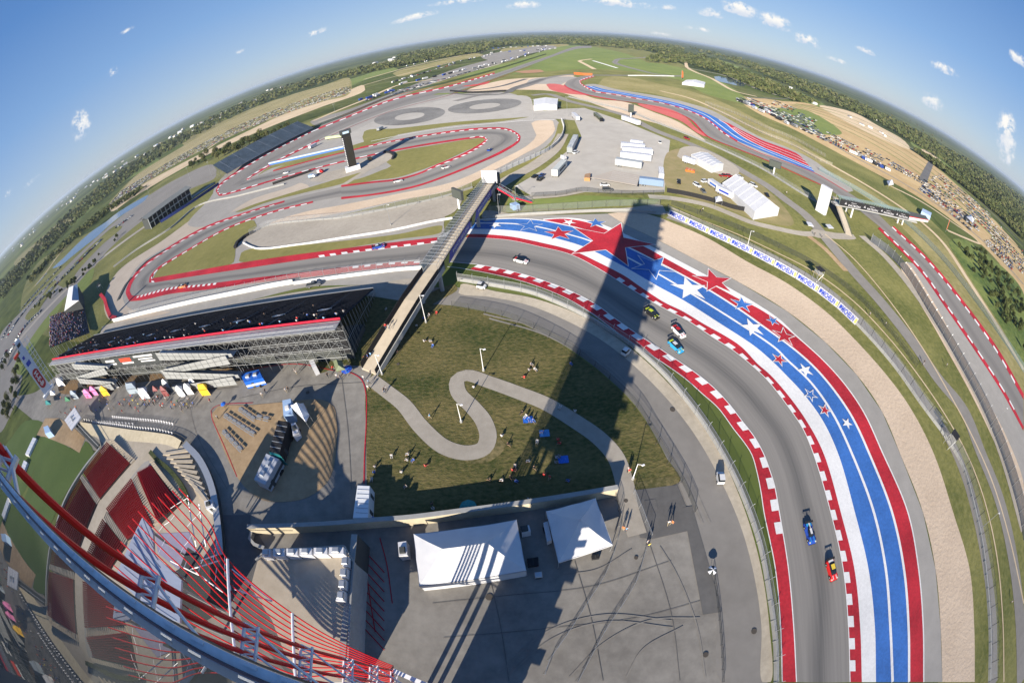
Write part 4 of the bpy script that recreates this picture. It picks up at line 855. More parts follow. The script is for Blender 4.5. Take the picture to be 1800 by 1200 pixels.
# ============================================================ the observation tower (stands behind the lens; casts the long shadow)
UD = Vector((-0.99581, 0.0914, 0)); ED = Vector((0.0914, 0.99581, 0))
DA = Vector((math.sin(R(24.6)), math.cos(R(24.6)), 0)); DN = Vector((DA.y, -DA.x, 0))
def da(al, ac, z): p = DA * al + DN * ac; return Vector((p.x, p.y, z))
tw = thing('observation_tower', 'steel observation tower with red tubes sweeping down past its deck rail', 'tower', (-10, -9, 0))
mb = MB()
for ac in (-12.2, -3.2):
    for al in (-10, -16): p = da(al, ac, 0); mb.box((p.x, p.y, 34.5), (1.0, 1.0, 69), R(-24.6))
mb.build('column', WSTEEL, tw, world=True)
mb = MB()
p = da(-13, -7.4, 0); mb.box((p.x, p.y, 35.4), (8.8, 5, 70.8), R(-24.6)); mb.build('lift_shaft', CHAR, tw, world=True)
mb = MB(); p = da(-13, -13.6, 0); mb.box((p.x, p.y, 47), (3.6, 4, 47), R(-24.6)); mb.build('stair_enclosure', CHAR, tw, world=True)
mb = MB()
for k in range(22):
    for s in (0, 1):
        z = 2 + k * 3.1; a = da(-11, -3.0 + .2 * s, z); b = da(-16, -3.0 + .2 * s, z + 1.55)
        mb.tube([a, b], .22, 4)
        p = da(-16 + 5 * s, -2.2, z + 1.5 * s); mb.box((p.x, p.y, z + 1.5 * s), (1.8, 1.6, .15), R(-24.6))
mb.build('stair_flight', STEEL, tw, world=True)
mb = MB()
for ac in (-15.7, -14.2): a = da(-9, ac, 0); mb.tube([a, (a.x, a.y, 66)], .4, 8)
mb.build('tube_support', RSTEEL, tw, world=True)
def up(u, e, z): q = UD * u + ED * e; return Vector((q.x, q.y, z))
mb = MB(); P = [up(.35, -.22, 0), up(14, -.22, 0), up(14, -9, 0), up(.35, -9, 0)]; mb.prism([(p.x, p.y) for p in reversed(P)], 67.3, 67.5); mb.build('deck_floor', CHAR, tw, world=True)
RZ = CAM_H - .9; EO = -.108 * .9
rail = mb = MB()
A, B = up(.2, EO, RZ), up(13, EO, RZ)
def beam(mb, A, B, w, h):
    d = (B - A).normalized(); n = Vector((-d.y, d.x, 0)).normalized() * w / 2; u = Vector((0, 0, h / 2))
    mb.add([A - n - u, A + n - u, A + n + u, A - n + u, B - n - u, B + n - u, B + n + u, B - n + u], [(3, 2, 1, 0), (4, 5, 6, 7), (0, 1, 5, 4), (1, 2, 6, 5), (2, 3, 7, 6), (3, 0, 4, 7)])
beam(mb, A, B, .03, .02)
RAILM = mat('brushed_rail', (.62, .64, .66), .4, .2, 3, .2, stretch=(8, 1, 1)); hr = mb.build('handrail', RAILM, tw, world=True)
mb = MB(); beam(mb, A + Vector((0, 0, .014)) - ED * .022, B + Vector((0, 0, .014)) - ED * .022, .012, .03); mb.build('rail_gasket', plain('dark_gasket', (.01, .012, .03), .4), hr).location = -tw.location
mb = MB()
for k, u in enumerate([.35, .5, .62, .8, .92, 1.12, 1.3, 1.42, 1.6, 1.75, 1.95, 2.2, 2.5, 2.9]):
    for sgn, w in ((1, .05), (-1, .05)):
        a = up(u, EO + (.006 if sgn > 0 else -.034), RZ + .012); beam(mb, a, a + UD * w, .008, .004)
gc_ = mb.build('rail_glint', WHITE, hr); gc_.location = -tw.location; explode(gc_, 'rail_glint')  # small white blocks stand in for reflections along the rail
def glass_mat():
    m = bpy.data.materials.new('balustrade_glass'); m.use_nodes = True; nt = m.node_tree; nt.nodes.remove(nt.nodes['Principled BSDF'])
    t = nt.nodes.new('ShaderNodeBsdfTransparent'); t.inputs[0].default_value = (.78, .82, .8, 1); g = nt.nodes.new('ShaderNodeBsdfGlossy'); g.inputs['Roughness'].default_value = .006
    n = nt.nodes.new('ShaderNodeTexNoise'); n.inputs['Scale'].default_value = 14; tcn = nt.nodes.new('ShaderNodeTexCoord'); nt.links.new(tcn.outputs['Object'], n.inputs[0])
    b = nt.nodes.new('ShaderNodeBump'); b.inputs['Strength'].default_value = .012; nt.links.new(n.outputs['Fac'], b.inputs['Height']); nt.links.new(b.outputs[0], g.inputs['Normal'])
    f = nt.nodes.new('ShaderNodeFresnel'); f.inputs[0].default_value = 1.55; mx = nt.nodes.new('ShaderNodeMixShader')
    nt.links.new(f.outputs[0], mx.inputs[0]); nt.links.new(t.outputs[0], mx.inputs[1]); nt.links.new(g.outputs[0], mx.inputs[2]); nt.links.new(mx.outputs[0], nt.nodes['Material Output'].inputs[0]); return m
GL = glass_mat()
for k in range(5):
    mb = MB(); a, b = up(.25 + k * 2.5, EO - .02, 0), up(.25 + (k + 1) * 2.5 - .012, EO - .02, 0)
    mb.add([(a.x, a.y, RZ + .02), (b.x, b.y, RZ + .02), (b.x, b.y, RZ + 2.6), (a.x, a.y, RZ + 2.6)], [(0, 1, 2, 3)]); mb.build('glass_panel', GL, tw, world=True)
# red veil: upright tubes beside the deck and the fan of tubes over the stage
def veil(k, z):
    x = -(14 + (70 - z) / 10.0); return Vector((x, -x * (.107, .052, .0, -.055, -.11)[k], z))
for k in range(5):
    mb = MB(); mb.tube([veil(k, z) for z in [9.8 + 3.2 * j for j in range(20)]], .17, 8); mb.build('veil_tube', RSTEEL, tw, world=True)
for z in (9.8, 20.7, 30.2, 40.4, 48.8, 57.9, 66):
    mb = MB(); p0, p1 = veil(0, z), veil(4, z); off_ = Vector((.8, 0, -.3)); p0 = p0 + Vector((0, .2, 0))
    mb.tube([p0, p1], .13, 6); mb.tube([p0 + off_, p1 + off_], .12, 6); n_ = 9
    for j in range(n_): a_, b_2 = p0.lerp(p1, j / n_), p0.lerp(p1, (j + 1) / n_); m_2 = a_.lerp(b_2, .5) + off_; mb.tube([a_, m_2], .055, 4); mb.tube([m_2, b_2], .055, 4)
    mb.tube([p0 + off_ + Vector((0, -.4, 0)), p0 + Vector((7, -4, -1.2))], .09, 5); mb.tube([p0.lerp(p1, .5) + off_, p0.lerp(p1, .5) + Vector((7, -2.6, -1.2))], .09, 5)
    mb.build('tie_truss', WSTEEL, tw, world=True)
mb = MB(); beam(mb, Vector((-19.8, 2.2, 9.6)), Vector((-11, -1.2, 10.4)), .7, .45); mb.build('base_beam', WSTEEL, tw, world=True)

# ---------------- stage with its roof and the fan of thin red tubes
st = thing('stage_canopy', 'concert stage with pale metal roof and a fan of thin red tubes', 'stage', at(270, 985))
roofpx = [(250,909),(269,932),(270.5,973),(319,1019),(316,1094),(270,1076),(203,1013)]
mb = MB(); Rf = [at(*p, 15.0) for p in roofpx]; mb.prism([(p.x, p.y) for p in reversed(Rf)], 14.5, 15.0)
SEAM = mat('standing_seam_roof', (.36, .39, .46), .45, .1, .5, .3, stretch=(1, 6, 1)); rf = mb.build('roof', SEAM, st, world=True)
mb = MB()
for i in range(11):
    f = i / 10; a = at(250 + (203 - 250) * f, 909 + (1013 - 909) * f, 15.03); b = at(270.5 + (316 - 270.5) * f, 960 + (1094 - 960) * f, 15.03); beam(mb, a.lerp(b, .06), a.lerp(b, .96), .1, .08)
mb.build('roof_seam', STEEL, rf).location = -st.location
mb = MB()
for p in ((262,930),(276,985),(312,1030),(305,1075),(225,1000)):
    a = at(*p, 14.5); mb.tube([(a.x, a.y, 0), (a.x, a.y, 14.5)], .35, 8)
explode(mb.build('roof_column', STEEL, st, world=True), 'roof_column')
ends = [(315,858),(303,862),(290,867),(278,873),(267,883),(253,888),(243,898),(233,911),(225,923),(212,951),(206,965),(200,993)]
TP = []
for i in range(12):
    f = i / 11; b1 = (402 + 11 * f, 985 + 150 * f); b2 = (517 + 2 * f, 1080 + 105 * f); b3 = (605, 1132 + 52 * f); b4 = (692, 1170 + 28 * f)
    e = ends[i]; mid = ((e[0] + b1[0]) / 2 + 8 - 10 * f, (e[1] + b1[1]) / 2 - 6 + 16 * f)
    pxs = [e, mid, b1, b2, b3, b4]; zs = [17.0, 14.5, 12.2, 10.2, 9.4, 9.8]
    pts = []
    C3 = [at(p[0], p[1], z) for p, z in zip(pxs, zs)]
    for k in range(5):
        p0, p1, p2, p3 = C3[max(k - 1, 0)], C3[k], C3[k + 1], C3[min(k + 2, 5)]
        for j in range(8):
            t = j / 8; pts.append(.5 * ((2 * p1) + (p2 - p0) * t + (2 * p0 - 5 * p1 + 4 * p2 - p3) * t * t + (3 * p1 - p0 - 3 * p2 + p3) * t ** 3))
    pts.append(C3[-1]); TP.append(pts); mb = MB(); mb.tube(pts, [.135 - .05 * max(0, j - 20) / 20 for j in range(len(pts))], 6); mb.build('canopy_tube', RSTEEL, st, world=True)
for (a, b, za, r) in (((400,982),(414,1148),12.4,.28), ((514,1077),(520,1194),10.4,.25)):
    mb = MB(); mb.tube([at(*a, za), at(*b, za)], r, 8); mb.build('spreader_beam', WSTEEL, st, world=True)
for k in range(5):
    mb = MB()
    for i in range(0, 8 - k):
        p, q = TP[i][3 + k * 3 + i // 3], TP[i + 1][3 + k * 3 + i // 3]; mb.tube([p, p.lerp(q, .8)], .07, 4)
    explode(mb.build('tube_tie', WSTEEL, st, world=True), 'tube_tie')
mb = MB()
for a, b, z0, z1 in (((408,1000),(480,1055),12,10), ((412,1035),(478,1056),12,10), ((335,1000),(385,985),8,11), ((300,985),(350,1010),7,9), ((330,870),(345,960),13,6), ((350,885),(362,960),12,5), ((345,1005),(392,1040),8,9), ((352,985),(380,975),9,6)):
    mb.tube([at(*a, z0), at(*b, z1)], .14, 5)
mb.build('bracing', WSTEEL, st, world=True)
mb = MB(); q = [at(*p, 2.0) for p in [(318,1022),(336,1012),(350,975),(390,1000),(392,1060),(330,1100)]]; mb.prism([(p.x, p.y) for p in reversed(q)], 0, 6); mb.build('backstage_block', CHAR, st, world=True)

# ---------------- red seating sections
SEATC = [plain('red_seat_' + n, c, .5) for n, c in (('bright', (.33, .01, .014)), ('deep', (.16, .008, .012)))]
def seating(label, quad, rows, m, grp='red seating sections of the amphitheatre', seats=True):
    """quad: back-left, back-right, front-right, front-left in photo px; rows run left-right"""
    a, b, c, d = [at(*p) for p in quad]; root = thing('seating_section', label, 'seating', (a + b + c + d) / 4, 0, grp)
    mb = MB(); mb.prism([(p.x, p.y) for p in (a, b, c, d)] if (b - a).cross(c - b).z > 0 else [(p.x, p.y) for p in (d, c, b, a)], 0, .35); mb.build('concrete_step', mat('seat_terrace', (.035, .022, .022)), root, world=True)
    for r in range(rows):
        f = (r + .5) / rows; p, q = a.lerp(d, f), b.lerp(c, f); n = max(3, int((q - p).length / .62)); mb = MB(); dirn = (d - a).normalized(); t = (q - p) / n; tu = t.normalized(); rz = math.atan2(tu.y, tu.x); z = .35 + .28 * (1 - f) * 4
        for k in range(n):
            s = p + t * (k + .5); mb.box((s.x, s.y, z + .2), (.46, .34, .12), rz); s2 = s - dirn * .2; mb.box((s2.x, s2.y, z + .5), (.44, .08, .55), rz)
        mb.build('seat_row', m, root, world=True)
    return root
seating('red seating block nearest the limestone wall, above the lawn', [(193,782),(152,838),(176,879),(231,820)], 16, SEATC[1]) if False else None
seating('red seating block nearest the limestone wall, at the back of the lawn', [(194,783),(153,837),(178,878),(231,816)], 17, SEATC[1])
seating('red seating block along the lawn, in the middle of the row', [(147,847),(103,929),(141,965),(171,888)], 15, SEATC[1])
seating('bright red seating block crossed by the thin tubes', [(268,819),(247,836),(282,921),(322,886)], 19, SEATC[0]) if False else None
seating('bright red wedge of seats crossed by the thin tubes', [(248,836),(284,921),(319,886),(268,819)], 11, SEATC[0])
seating('red seating block between the two pale stairs, in front of the metal roof', [(238,847),(194,901),(226,950),(272,925)], 20, SEATC[1])
seating('red seating block lowest of the upper row, touching the metal roof', [(188,917),(158,985),(190,1010),(222,962)], 15, SEATC[1])
seating('red seating block seen beside the handrail', [(100,940),(84,1010),(118,1050),(142,985)], 14, SEATC[1])
def stair(label, quad, steps):
    a, b, c, d = [at(*p) for p in quad]; mb = MB()
    for k in range(steps):
        f0, f1 = k / steps, (k + .55) / steps; z = .5 + 1.2 * (1 - f0)
        p = [a.lerp(d, f0), b.lerp(c, f0), b.lerp(c, f1), a.lerp(d, f1)]
        if (p[1] - p[0]).cross(p[2] - p[1]).z < 0: p.reverse()
        mb.prism([(q.x, q.y) for q in p], 0, z)
    o = mb.build('stairway', BEIGE); tag(o, label, 'stairs', 'pale stairs between the red seats')
stair('pale stair between the two lawn side seating blocks', [(150,839),(146,846),(172,888),(178,879)], 18)
stair('pale stair between the bright wedge and the block in front of it', [(246,838),(238,848),(273,926),(281,921)], 22)
stair('pale stair ending under the edge of the metal roof', [(193,903),(188,915),(222,960),(227,951)], 17)
stair('grey stair along the outer rim of the bright red wedge', [(268,817),(274,814),(326,880),(321,886)], 20)
stair('white edged steps at the top end of the seats by the limestone wall', [(196,780),(203,777),(240,810),(233,818)], 14)

# ============================================================ grandstands
SEATK = mat('black_seating', (.017, .021, .033), .6, .45, 3.0, spec=.2); SCAF = plain('scaffold_tube', (.3, .31, .31), .5, .4); GSTAIR = mat('open_grating', (.26, .27, .27), .6, scale=1.5, c2=(.38, .39, .39), metal=.3)
def stand(name, label, FL, FR, BR, BL, rows, m, aisles=5, aisle_m=STEEL, grp=None):
    root = thing(name, label, 'grandstand', Vector(((FL.x + BR.x) / 2, (FL.y + BR.y) / 2, 0)), 0, grp)
    mb = MB()
    for r in range(rows):
        f0, f1 = r / rows, (r + 1) / rows
        a, b, c, d = FL.lerp(BL, f0), FR.lerp(BR, f0), FR.lerp(BR, f1), FL.lerp(BL, f1); z = d.z; zl = a.z
        A = [Vector((p.x, p.y, zz_)) for p, zz_ in ((a, zl), (b, zl), (b, z), (a, z), (d, z), (c, z))]
        mb.add(A, [(0, 1, 2, 3), (3, 2, 5, 4)])
        a2, b2 = a.lerp(d, .55), b.lerp(c, .55); mb.add([Vector((p.x, p.y, q)) for p, q in ((a2, z), (b2, z), (b2, z + .45), (a2, z + .45))], [(0, 1, 2, 3)])
    mb.build('seat_rows', m, root, world=True)
    up_ = Vector((0, 0, .06))
    for k in range(aisles):
        f = (k + .5) / aisles; mb = MB(); p, q = FL.lerp(FR, f), BL.lerp(BR, f); t = (FR - FL).normalized() * .5
        mb.add([p - t + up_ * 6, p + t + up_ * 6, q + t + up_ * 8, q - t + up_ * 8], [(0, 1, 2, 3)]); mb.build('aisle', aisle_m, root, world=True)
    return root
gFL, gFR, gBR, gBL = at(166, 591, 2.2), at(657, 509, 2.2), at(598, 563, 12.5), at(92, 633, 12.5)
gs = stand('grandstand', 'large black grandstand on scaffolding with a red rail along its top walkway', gFL, gFR, gBR, gBL, 22, SEATK, 11, mat('aisle_grey', (.13, .14, .155)))
outw = ((gBR + gBL) / 2 - (gFR + gFL) / 2); outw.z = 0; outw.normalize(); lv = (gBR - gBL).normalized(); GL_ = (gBR - gBL).length
def gp(s, o, z): q = gBL + lv * s + outw * o; return Vector((q.x, q.y, z))
mb = MB(); beam(mb, gFL + Vector((0, 0, .3)), gFR + Vector((0, 0, .3)), .25, 1.0); mb.build('front_rail', STEEL, gs, world=True)
mb = MB(); beam(mb, gp(0, -.2, 12.95), gp(GL_, -.2, 12.95), .12, .6); mb.build('red_top_rail', plain('red_vinyl', (.5, .015, .04), .5), gs, world=True)
mb = MB(); mb.prism([(p.x, p.y) for p in (gp(0, 0, 0), gp(0, 3.4, 0), gp(GL_, 3.4, 0), gp(GL_, 0, 0))], 12.3, 12.5); mb.build('top_walkway', GSTAIR, gs, world=True)
mb = MB()
for k in range(0, int(GL_) + 1, 3): mb.tube([gp(k, 3.4, 12.5), gp(k, 3.4, 13.6)], .04, 4)
mb.tube([gp(0, 3.4, 13.6), gp(GL_, 3.4, 13.6)], .05, 4); mb.build('walkway_railing', STEEL, gs, world=True)
mb = MB(); Lr = GL_; nb = int(Lr / 3)
for o_ in (0.4, 3.2):
    for k in range(nb + 1):
        s = Lr * k / nb; mb.tube([gp(s, o_, 0), gp(s, o_, 12.3)], .07, 4)
        if k < nb:
            s2 = Lr * (k + 1) / nb
            for z in (3.6, 6.6, 9.6): mb.tube([gp(s, o_, z), gp(s2, o_, z)], .06, 4)
            for z in (3.6, 6.6, 9.4): mb.tube([gp(s, o_, z if k % 2 else z + 2.8), gp(s2, o_, z + 2.8 if k % 2 else z)], .05, 4)
for k in range(14):
    f = k / 13; p, q = gFR.lerp(gBR, f), gFR.lerp(gBR, min(1, f + .08)); mb.tube([(p.x, p.y, 0), (p.x, p.y, p.z)], .07, 4); mb.tube([(p.x, p.y, 0), (q.x, q.y, q.z)], .05, 4); mb.tube([(p.x, p.y, p.z * .5), (q.x, q.y, q.z * .5)], .05, 4)
mb.build('scaffolding', SCAF, gs, world=True)
mb = MB(); mb.prism([(p.x, p.y) for p in (gp(.5, -11, 0), gp(.5, .2, 0), gp(GL_ - .5, .2, 0), gp(GL_ - 1, -11, 0))], .1, 2.1)
for k in range(8):
    s = GL_ * (.03 + .122 * k); a, b = gp(s, .3, 0), gp(s + GL_ * .095, .3, 0); beam(mb, a + Vector((0, 0, 1.8)), b + Vector((0, 0, 1.8)), .15, 3.4)
explode(mb.build('skirt_panel', mat('dark_skirt', (.07, .075, .07)), gs, world=True), 'skirt_panel')
mb = MB(); beam(mb, gp(.5, .1, 7.2), gp(GL_ - .5, .1, 7.2), .1, 10); mb.build('under_seat_shade', BLACK, gs, world=True)  # black sheet stands in for the darkness under the seats
def flight(s0, s1, o0, name='rear_stair'):
    nst = 4
    for k in range(nst):
        z0, z1 = 12.4 - k * 3, 12.4 - (k + 1) * 3; a, b = (s0, s1) if k % 2 == 0 else (s1, s0); o = o0 + k * .9; mb = MB()
        P = [gp(a, o, z0), gp(b, o, z1), gp(b, o + 2.4, z1), gp(a, o + 2.4, z0)]
        mb.add(P + [p - Vector((0, 0, .2)) for p in P], [(0, 1, 2, 3), (7, 6, 5, 4), (0, 4, 5, 1), (3, 2, 6, 7)])
        q0, q1 = P[3], P[2]; hi = Vector((0, 0, 1.2)); lo = Vector((0, 0, 1.9))
        mb.add([q0 - lo, q1 - lo * .4, q1 + hi, q0 + hi], [(0, 1, 2, 3)])
        for i in range(12):
            c = q0.lerp(q1, i / 11) + outw * .05; mb.tube([c - lo * .8, c + hi], .05, 4)
        e = 1.6 if b > a else -1.6; L = [gp(b, o, z1), gp(b + e, o, z1), gp(b + e, o + 2.6, z1), gp(b, o + 2.6, z1)]; mb.add(L + [L[2] + hi, L[3] + hi], [(0, 1, 2, 3), (3, 2, 4, 5)])
        for p in (L[1], L[2]): mb.tube([(p.x, p.y, 0), p + hi], .09, 4)
        mb.build(name, GSTAIR, gs, world=True)
fr = lambda px: (at(px[0], px[1], 12.5) - gBL).dot(lv)
flight(fr((290, 605)), fr((412, 585)), 3.5); flight(fr((140, 625)), fr((195, 616)), 3.5)
mb = MB(); a, b = gp(fr((183, 619)), 3.75, 12.2), gp(fr((284, 603)), 3.75, 12.2); dz = Vector((0, 0, 4.6)); mb.add([a - dz, b - dz, b, a], [(0, 1, 2, 3)]); mb.build('rear_sign', CHAR, gs, world=True)
mb = MB(); mb.cur = 0
def patch(f0, f1, g0, g1):
    p = a.lerp(b, f0) + outw * .06; q = a.lerp(b, f1) + outw * .06; mb.add([p - dz * g1, q - dz * g1, q - dz * g0, p - dz * g0], [(0, 1, 2, 3)])
for args in ((.08, .26, .22, .42), (.13, .27, .55, .72), (.38, .58, .58, .74), (.62, .92, .1, .26), (.68, .9, .38, .5), (.7, .92, .6, .72)): patch(*args)
mb.build('white_sign_lettering', WHT, gs, world=True)
mb = MB(); patch(.36, .56, .18, .52); mb.build('red_sign_patch', plain('orange_red', (.6, .06, .03)), gs, world=True)
# second stand, its neighbour and the far stands
s2 = stand('grandstand', 'smaller dark grandstand packed with spectators, beside the white canopy', at(148, 536, 1.8), at(158, 586, 1.8), at(88, 612, 11), at(88, 557, 11), 18, SEATK, 3, mat('aisle_grey', (.13, .14, .155)))
mb = MB()
for f in [k / 10 for k in range(11)]:
    p = at(88, 557, 11).lerp(at(88, 612, 11), f); mb.tube([(p.x, p.y, 0), p], .09, 4); q = at(158, 586, 1.8).lerp(at(88, 612, 11), f); mb.tube([(q.x, q.y, 0), q], .08, 4)
mb.build('scaffolding', SCAF, s2, world=True)
fs = stand('grandstand', 'long far grandstand with rows of grey blue seats beside the long straight', at(399, 306, 3), at(551, 225, 3), at(523, 214, 14), at(374, 291, 14), 16, mat('blue_grey_seats', (.2, .235, .255), .6, .25, 1.5), 7, ALU)
mb = MB(); A_, B_ = at(399, 306, 0), at(551, 225, 0); beam(mb, A_ + Vector((0, 0, 1.4)), B_ + Vector((0, 0, 1.4)), .3, 2.6); mb.build('front_wall', CHAR, fs, world=True)
mb = MB()
for k in range(24):
    p = at(374, 291, 14).lerp(at(523, 214, 14), k / 23); mb.tube([(p.x, p.y, 0), (p.x, p.y, 15)], .12, 4)
for k in range(10):
    p = at(399, 306, 3).lerp(at(374, 291, 14), k / 9); mb.tube([(p.x, p.y, 0), p], .15, 4)
mb.build('support_frame', STEEL, fs, world=True)
def roofed():
    a, b = at(267, 402), at(338, 349); t = (b - a).normalized(); n = Vector((-t.y, t.x, 0)); L = (b - a).length
    if n.dot(a) < 0: n = -n
    rt = thing('grandstand', 'roofed two storey grandstand with grey roof and white columns above the blue wall', 'grandstand', (a + b) / 2)
    def P(s, o, z): q = a + t * s + n * o; return Vector((q.x, q.y, z))
    mb = MB(); mb.prism([(p.x, p.y) for p in (P(0, 1, 0), P(L, 1, 0), P(L, 16, 0), P(0, 16, 0))], 0, 9); mb.build('wall', CHAR, rt, world=True)
    mb = MB(); q = [P(-2, -1.5, 10), P(L + 2, -1.5, 10), P(L + 2, 8, 12.2), P(-2, 8, 12.2), P(-2, 19, 9.6), P(L + 2, 19, 9.6)]; mb.add(q + [p - Vector((0, 0, .4)) for p in q], [(0, 1, 2, 3), (3, 2, 5, 4), (6, 9, 8, 7), (0, 6, 7, 1)]); mb.build('roof', mat('grey_membrane_roof', (.16, .17, .165), .7, .2, .2), rt, world=True)
    for k in range(11):
        mb = MB(); s = L * k / 10; mb.box(tuple(P(s, .3, 5)), (.5, .5, 10)); mb.build('column', ALU, rt, world=True)
    mb = MB(); beam(mb, P(0, .2, 5), P(L, .2, 5), .5, .6); mb.build('floor_slab', ALU, rt, world=True)
    for k in range(10):
        mb = MB(); s = L * (k + .5) / 10; beam(mb, P(s - 2, .85, 7.5), P(s + 2, .85, 7.5), .1, 3.4); beam(mb, P(s - 2, .85, 2.5), P(s + 2, .85, 2.5), .1, 3.4); mb.build('window', GLASSD, rt, world=True)
roofed()
def canopy_building():
    q = [at(113, 547, 9), at(121, 505, 11), at(136, 499, 11), at(139, 528, 9)]; c = sum(q, Vector()) / 4; c.z = 0
    rt = thing('hospitality_canopy', 'white canopy with blue grey roof slope standing beside the second grandstand', 'canopy', c)
    r1, r2 = at(126, 528, 12), at(129, 502, 12)
    mb = MB(); mb.add([q[0], q[1], r2, r1], [(3, 2, 1, 0)]); mb.add([q[0], r1, q[3]], [(0, 1, 2)]); mb.build('white_roof_slope', WHITE, rt, world=True)
    mb = MB(); mb.add([r1, r2, q[2], q[3]], [(3, 2, 1, 0)]); mb.build('blue_roof_slope', plain('blue_grey_roof', (.2, .27, .36), .5), rt, world=True)
    mb = MB(); mb.prism([(p.x, p.y) for p in q], 0, 8.8); mb.build('wall', CHAR, rt, world=True)
canopy_building()

# ============================================================ footbridges
def footbridge():
    K = [(649, 652, .6), (692, 580, 4.2), (724, 528, 6.4), (757, 480, 7.4), (862, 322, 7.4)]
    W = [at(*k) for k in K]; rt = thing('footbridge', 'long pedestrian bridge over the track with a caged deck and blue banners', 'footbridge', (W[2].x, W[2].y, 0))
    hw = 2.3
    def sect(p, t): n = Vector((-t.y, t.x, 0)).normalized(); return n
    T = [(W[min(i + 1, 4)] - W[max(i - 1, 0)]) for i in range(5)]; Nn = [sect(W[i], T[i]) for i in range(5)]
    def ribbon(name, m, o0, o1, z0, z1, i0=0, i1=4):
        mb = MB(); ii = range(i0, i1 + 1); n = len(ii)
        V = []
        for o, z in ((o0, z0), (o1, z0), (o1, z1), (o0, z1)): V += [W[i] + Nn[i] * o + Vector((0, 0, z)) for i in ii]
        F = []
        for k in range(n - 1):
            for s in range(4): F.append((s * n + k, s * n + k + 1, ((s + 1) % 4) * n + k + 1, ((s + 1) % 4) * n + k))
        F += [(0, n, 2 * n, 3 * n), (n - 1, 4 * n - 1, 3 * n - 1, 2 * n - 1)]
        mb.add(V, F); return mb.build(name, m, rt, world=True)
    ribbon('deck', BEIGE, -hw, hw, -.5, 0); ribbon('edge_beam', GREYW, hw, hw + .35, -1.5, .1); ribbon('edge_beam', GREYW, -hw - .35, -hw, -1.5, .1)
    ribbon('left_parapet', BLACK, hw, hw + .12, .1, 1.9, 0, 3); ribbon('right_parapet', BLACK, -hw - .12, -hw, .1, 1.5, 0, 3)
    ribbon('right_parapet', CHAR, -hw - .12, -hw, .1, 1.2, 3, 4); ribbon('left_mesh', mesh_mat('bridge_mesh', (.3, .38, .38), .4), hw, hw + .05, .1, 3.0, 3, 4)
    a, b = W[3], W[4]; t = (b - a).normalized(); n = Nn[4]; L = (b - a).length; k = int(L / 1.9)
    for i in range(k + 1):
        p = a + t * L * i / k; mb = MB(); mb.tube([p - n * hw + Vector((0, 0, 0)), p - n * hw + Vector((0, 0, 3.0)), p + n * (hw + .1) + Vector((0, 0, 3.3)), p + n * (hw + .1)], .07, 4); mb.build('cage_hoop', STEEL, rt, world=True)
    mb = MB()
    for o, z in ((hw + .1, 3.3), (-hw, 3.0), (0, 3.15), (-hw, 1.6)): mb.tube([a + n * o + Vector((0, 0, z)), b + n * o + Vector((0, 0, z))], .05, 4)
    mb.build('cage_rail', STEEL, rt, world=True)
    for (f0, f1) in ((.06, .44), (.47, .86)):
        p, q = a + t * L * f0 - n * (hw + .5), a + t * L * f1 - n * (hw + .5); dz = Vector((0, 0, 1)); mb = MB()
        mb.add([p - dz * 1.4, q - dz * 1.4, q + dz * 1.5, p + dz * 1.5], [(0, 1, 2, 3)]); bs = mb.build('banner', PURP, rt, world=True)
        bs['label'] = 'blue banner with white lettering'
        s = p.lerp(q, .24); mb = MB(); mb.add([p - dz * 1.4 - n * .03, p.lerp(q, .12) - dz * 1.4 - n * .03, p.lerp(q, .2) + dz * 1.5 - n * .03, p + dz * 1.5 - n * .03], [(0, 1, 2, 3)]); mb.build('olive_corner', OLIVE, rt, world=True)
        lt = letters('MICHELIN', (q - p).length * .62, 1.1, p.lerp(q, .6) + dz * .35 - n * .06, t, dz, BWHITE, rt)
        mb = MB(); c = p.lerp(q, .6) - dz * .85 - n * .05; h = t * (q - p).length * .3
        for o in (0, -.22, -.44): mb.add([c - h + dz * (o + .06), c + h + dz * (o + .06), c + h + dz * (o - .05), c - h + dz * (o - .05)], [(0, 1, 2, 3)])
        mb.build('white_stripe', BWHITE, rt, world=True)
    for f, o in ((.03, -1.6), (.03, 1.6), (.62, -1.6), (.62, 1.6), (.97, -1.6), (.97, 1.6)):
        p = a + t * L * f + n * o; mb = MB(); mb.tube([(p.x, p.y, 0), (p.x, p.y, 6.6)], .65, 10); mb.build('pier', GREYW, rt, world=True)
    # white stair tower and the red edged stairs
    c = b + t * 1.5; mb = MB(); mb.box((c.x, c.y, 5.5), (6.5, 4.5, 11), math.atan2(t.y, t.x) - math.pi / 2, .15); tw_ = mb.build('stair_tower', CHAR, rt, world=True)
    mb = MB(); w = c - t * 2.36; rz = math.atan2(t.y, t.x) - math.pi / 2; mb.box((w.x, w.y, 10.6), (6.4, .2, 5.5), rz, .04); mb.build('white_screen', WHITE, rt, world=True)
    s0 = at(876, 329, 7.2); s1 = at(905, 346, 3.6); s2_ = at(934, 354, .3); mb = MB()
    for p, q in ((s0, s1), (s1, s2_)):
        d = (q - p); nn = Vector((-d.y, d.x, 0)).normalized() * 1.3; ns_ = 12
        for i in range(ns_):
            x = p.lerp(q, (i + .5) / ns_); mb.box((x.x, x.y, x.z), (d.length / ns_ + .05, 2.4, .12), math.atan2(d.y, d.x))
    mb.build('stair_flight', GSTAIR, rt, world=True)
    mb = MB()
    for p, q in ((s0, s1), (s1, s2_)):
        d = (q - p); nn = Vector((-d.y, d.x, 0)).normalized() * 1.25
        for sg in (1, -1): mb.add([p + nn * sg - dz * .5, q + nn * sg - dz * .5, q + nn * sg + dz * .15, p + nn * sg + dz * .15], [(0, 1, 2, 3)])
    mb.build('red_stringer', plain('red_vinyl', (.5, .015, .04), .5), rt, world=True)
    mb = MB()
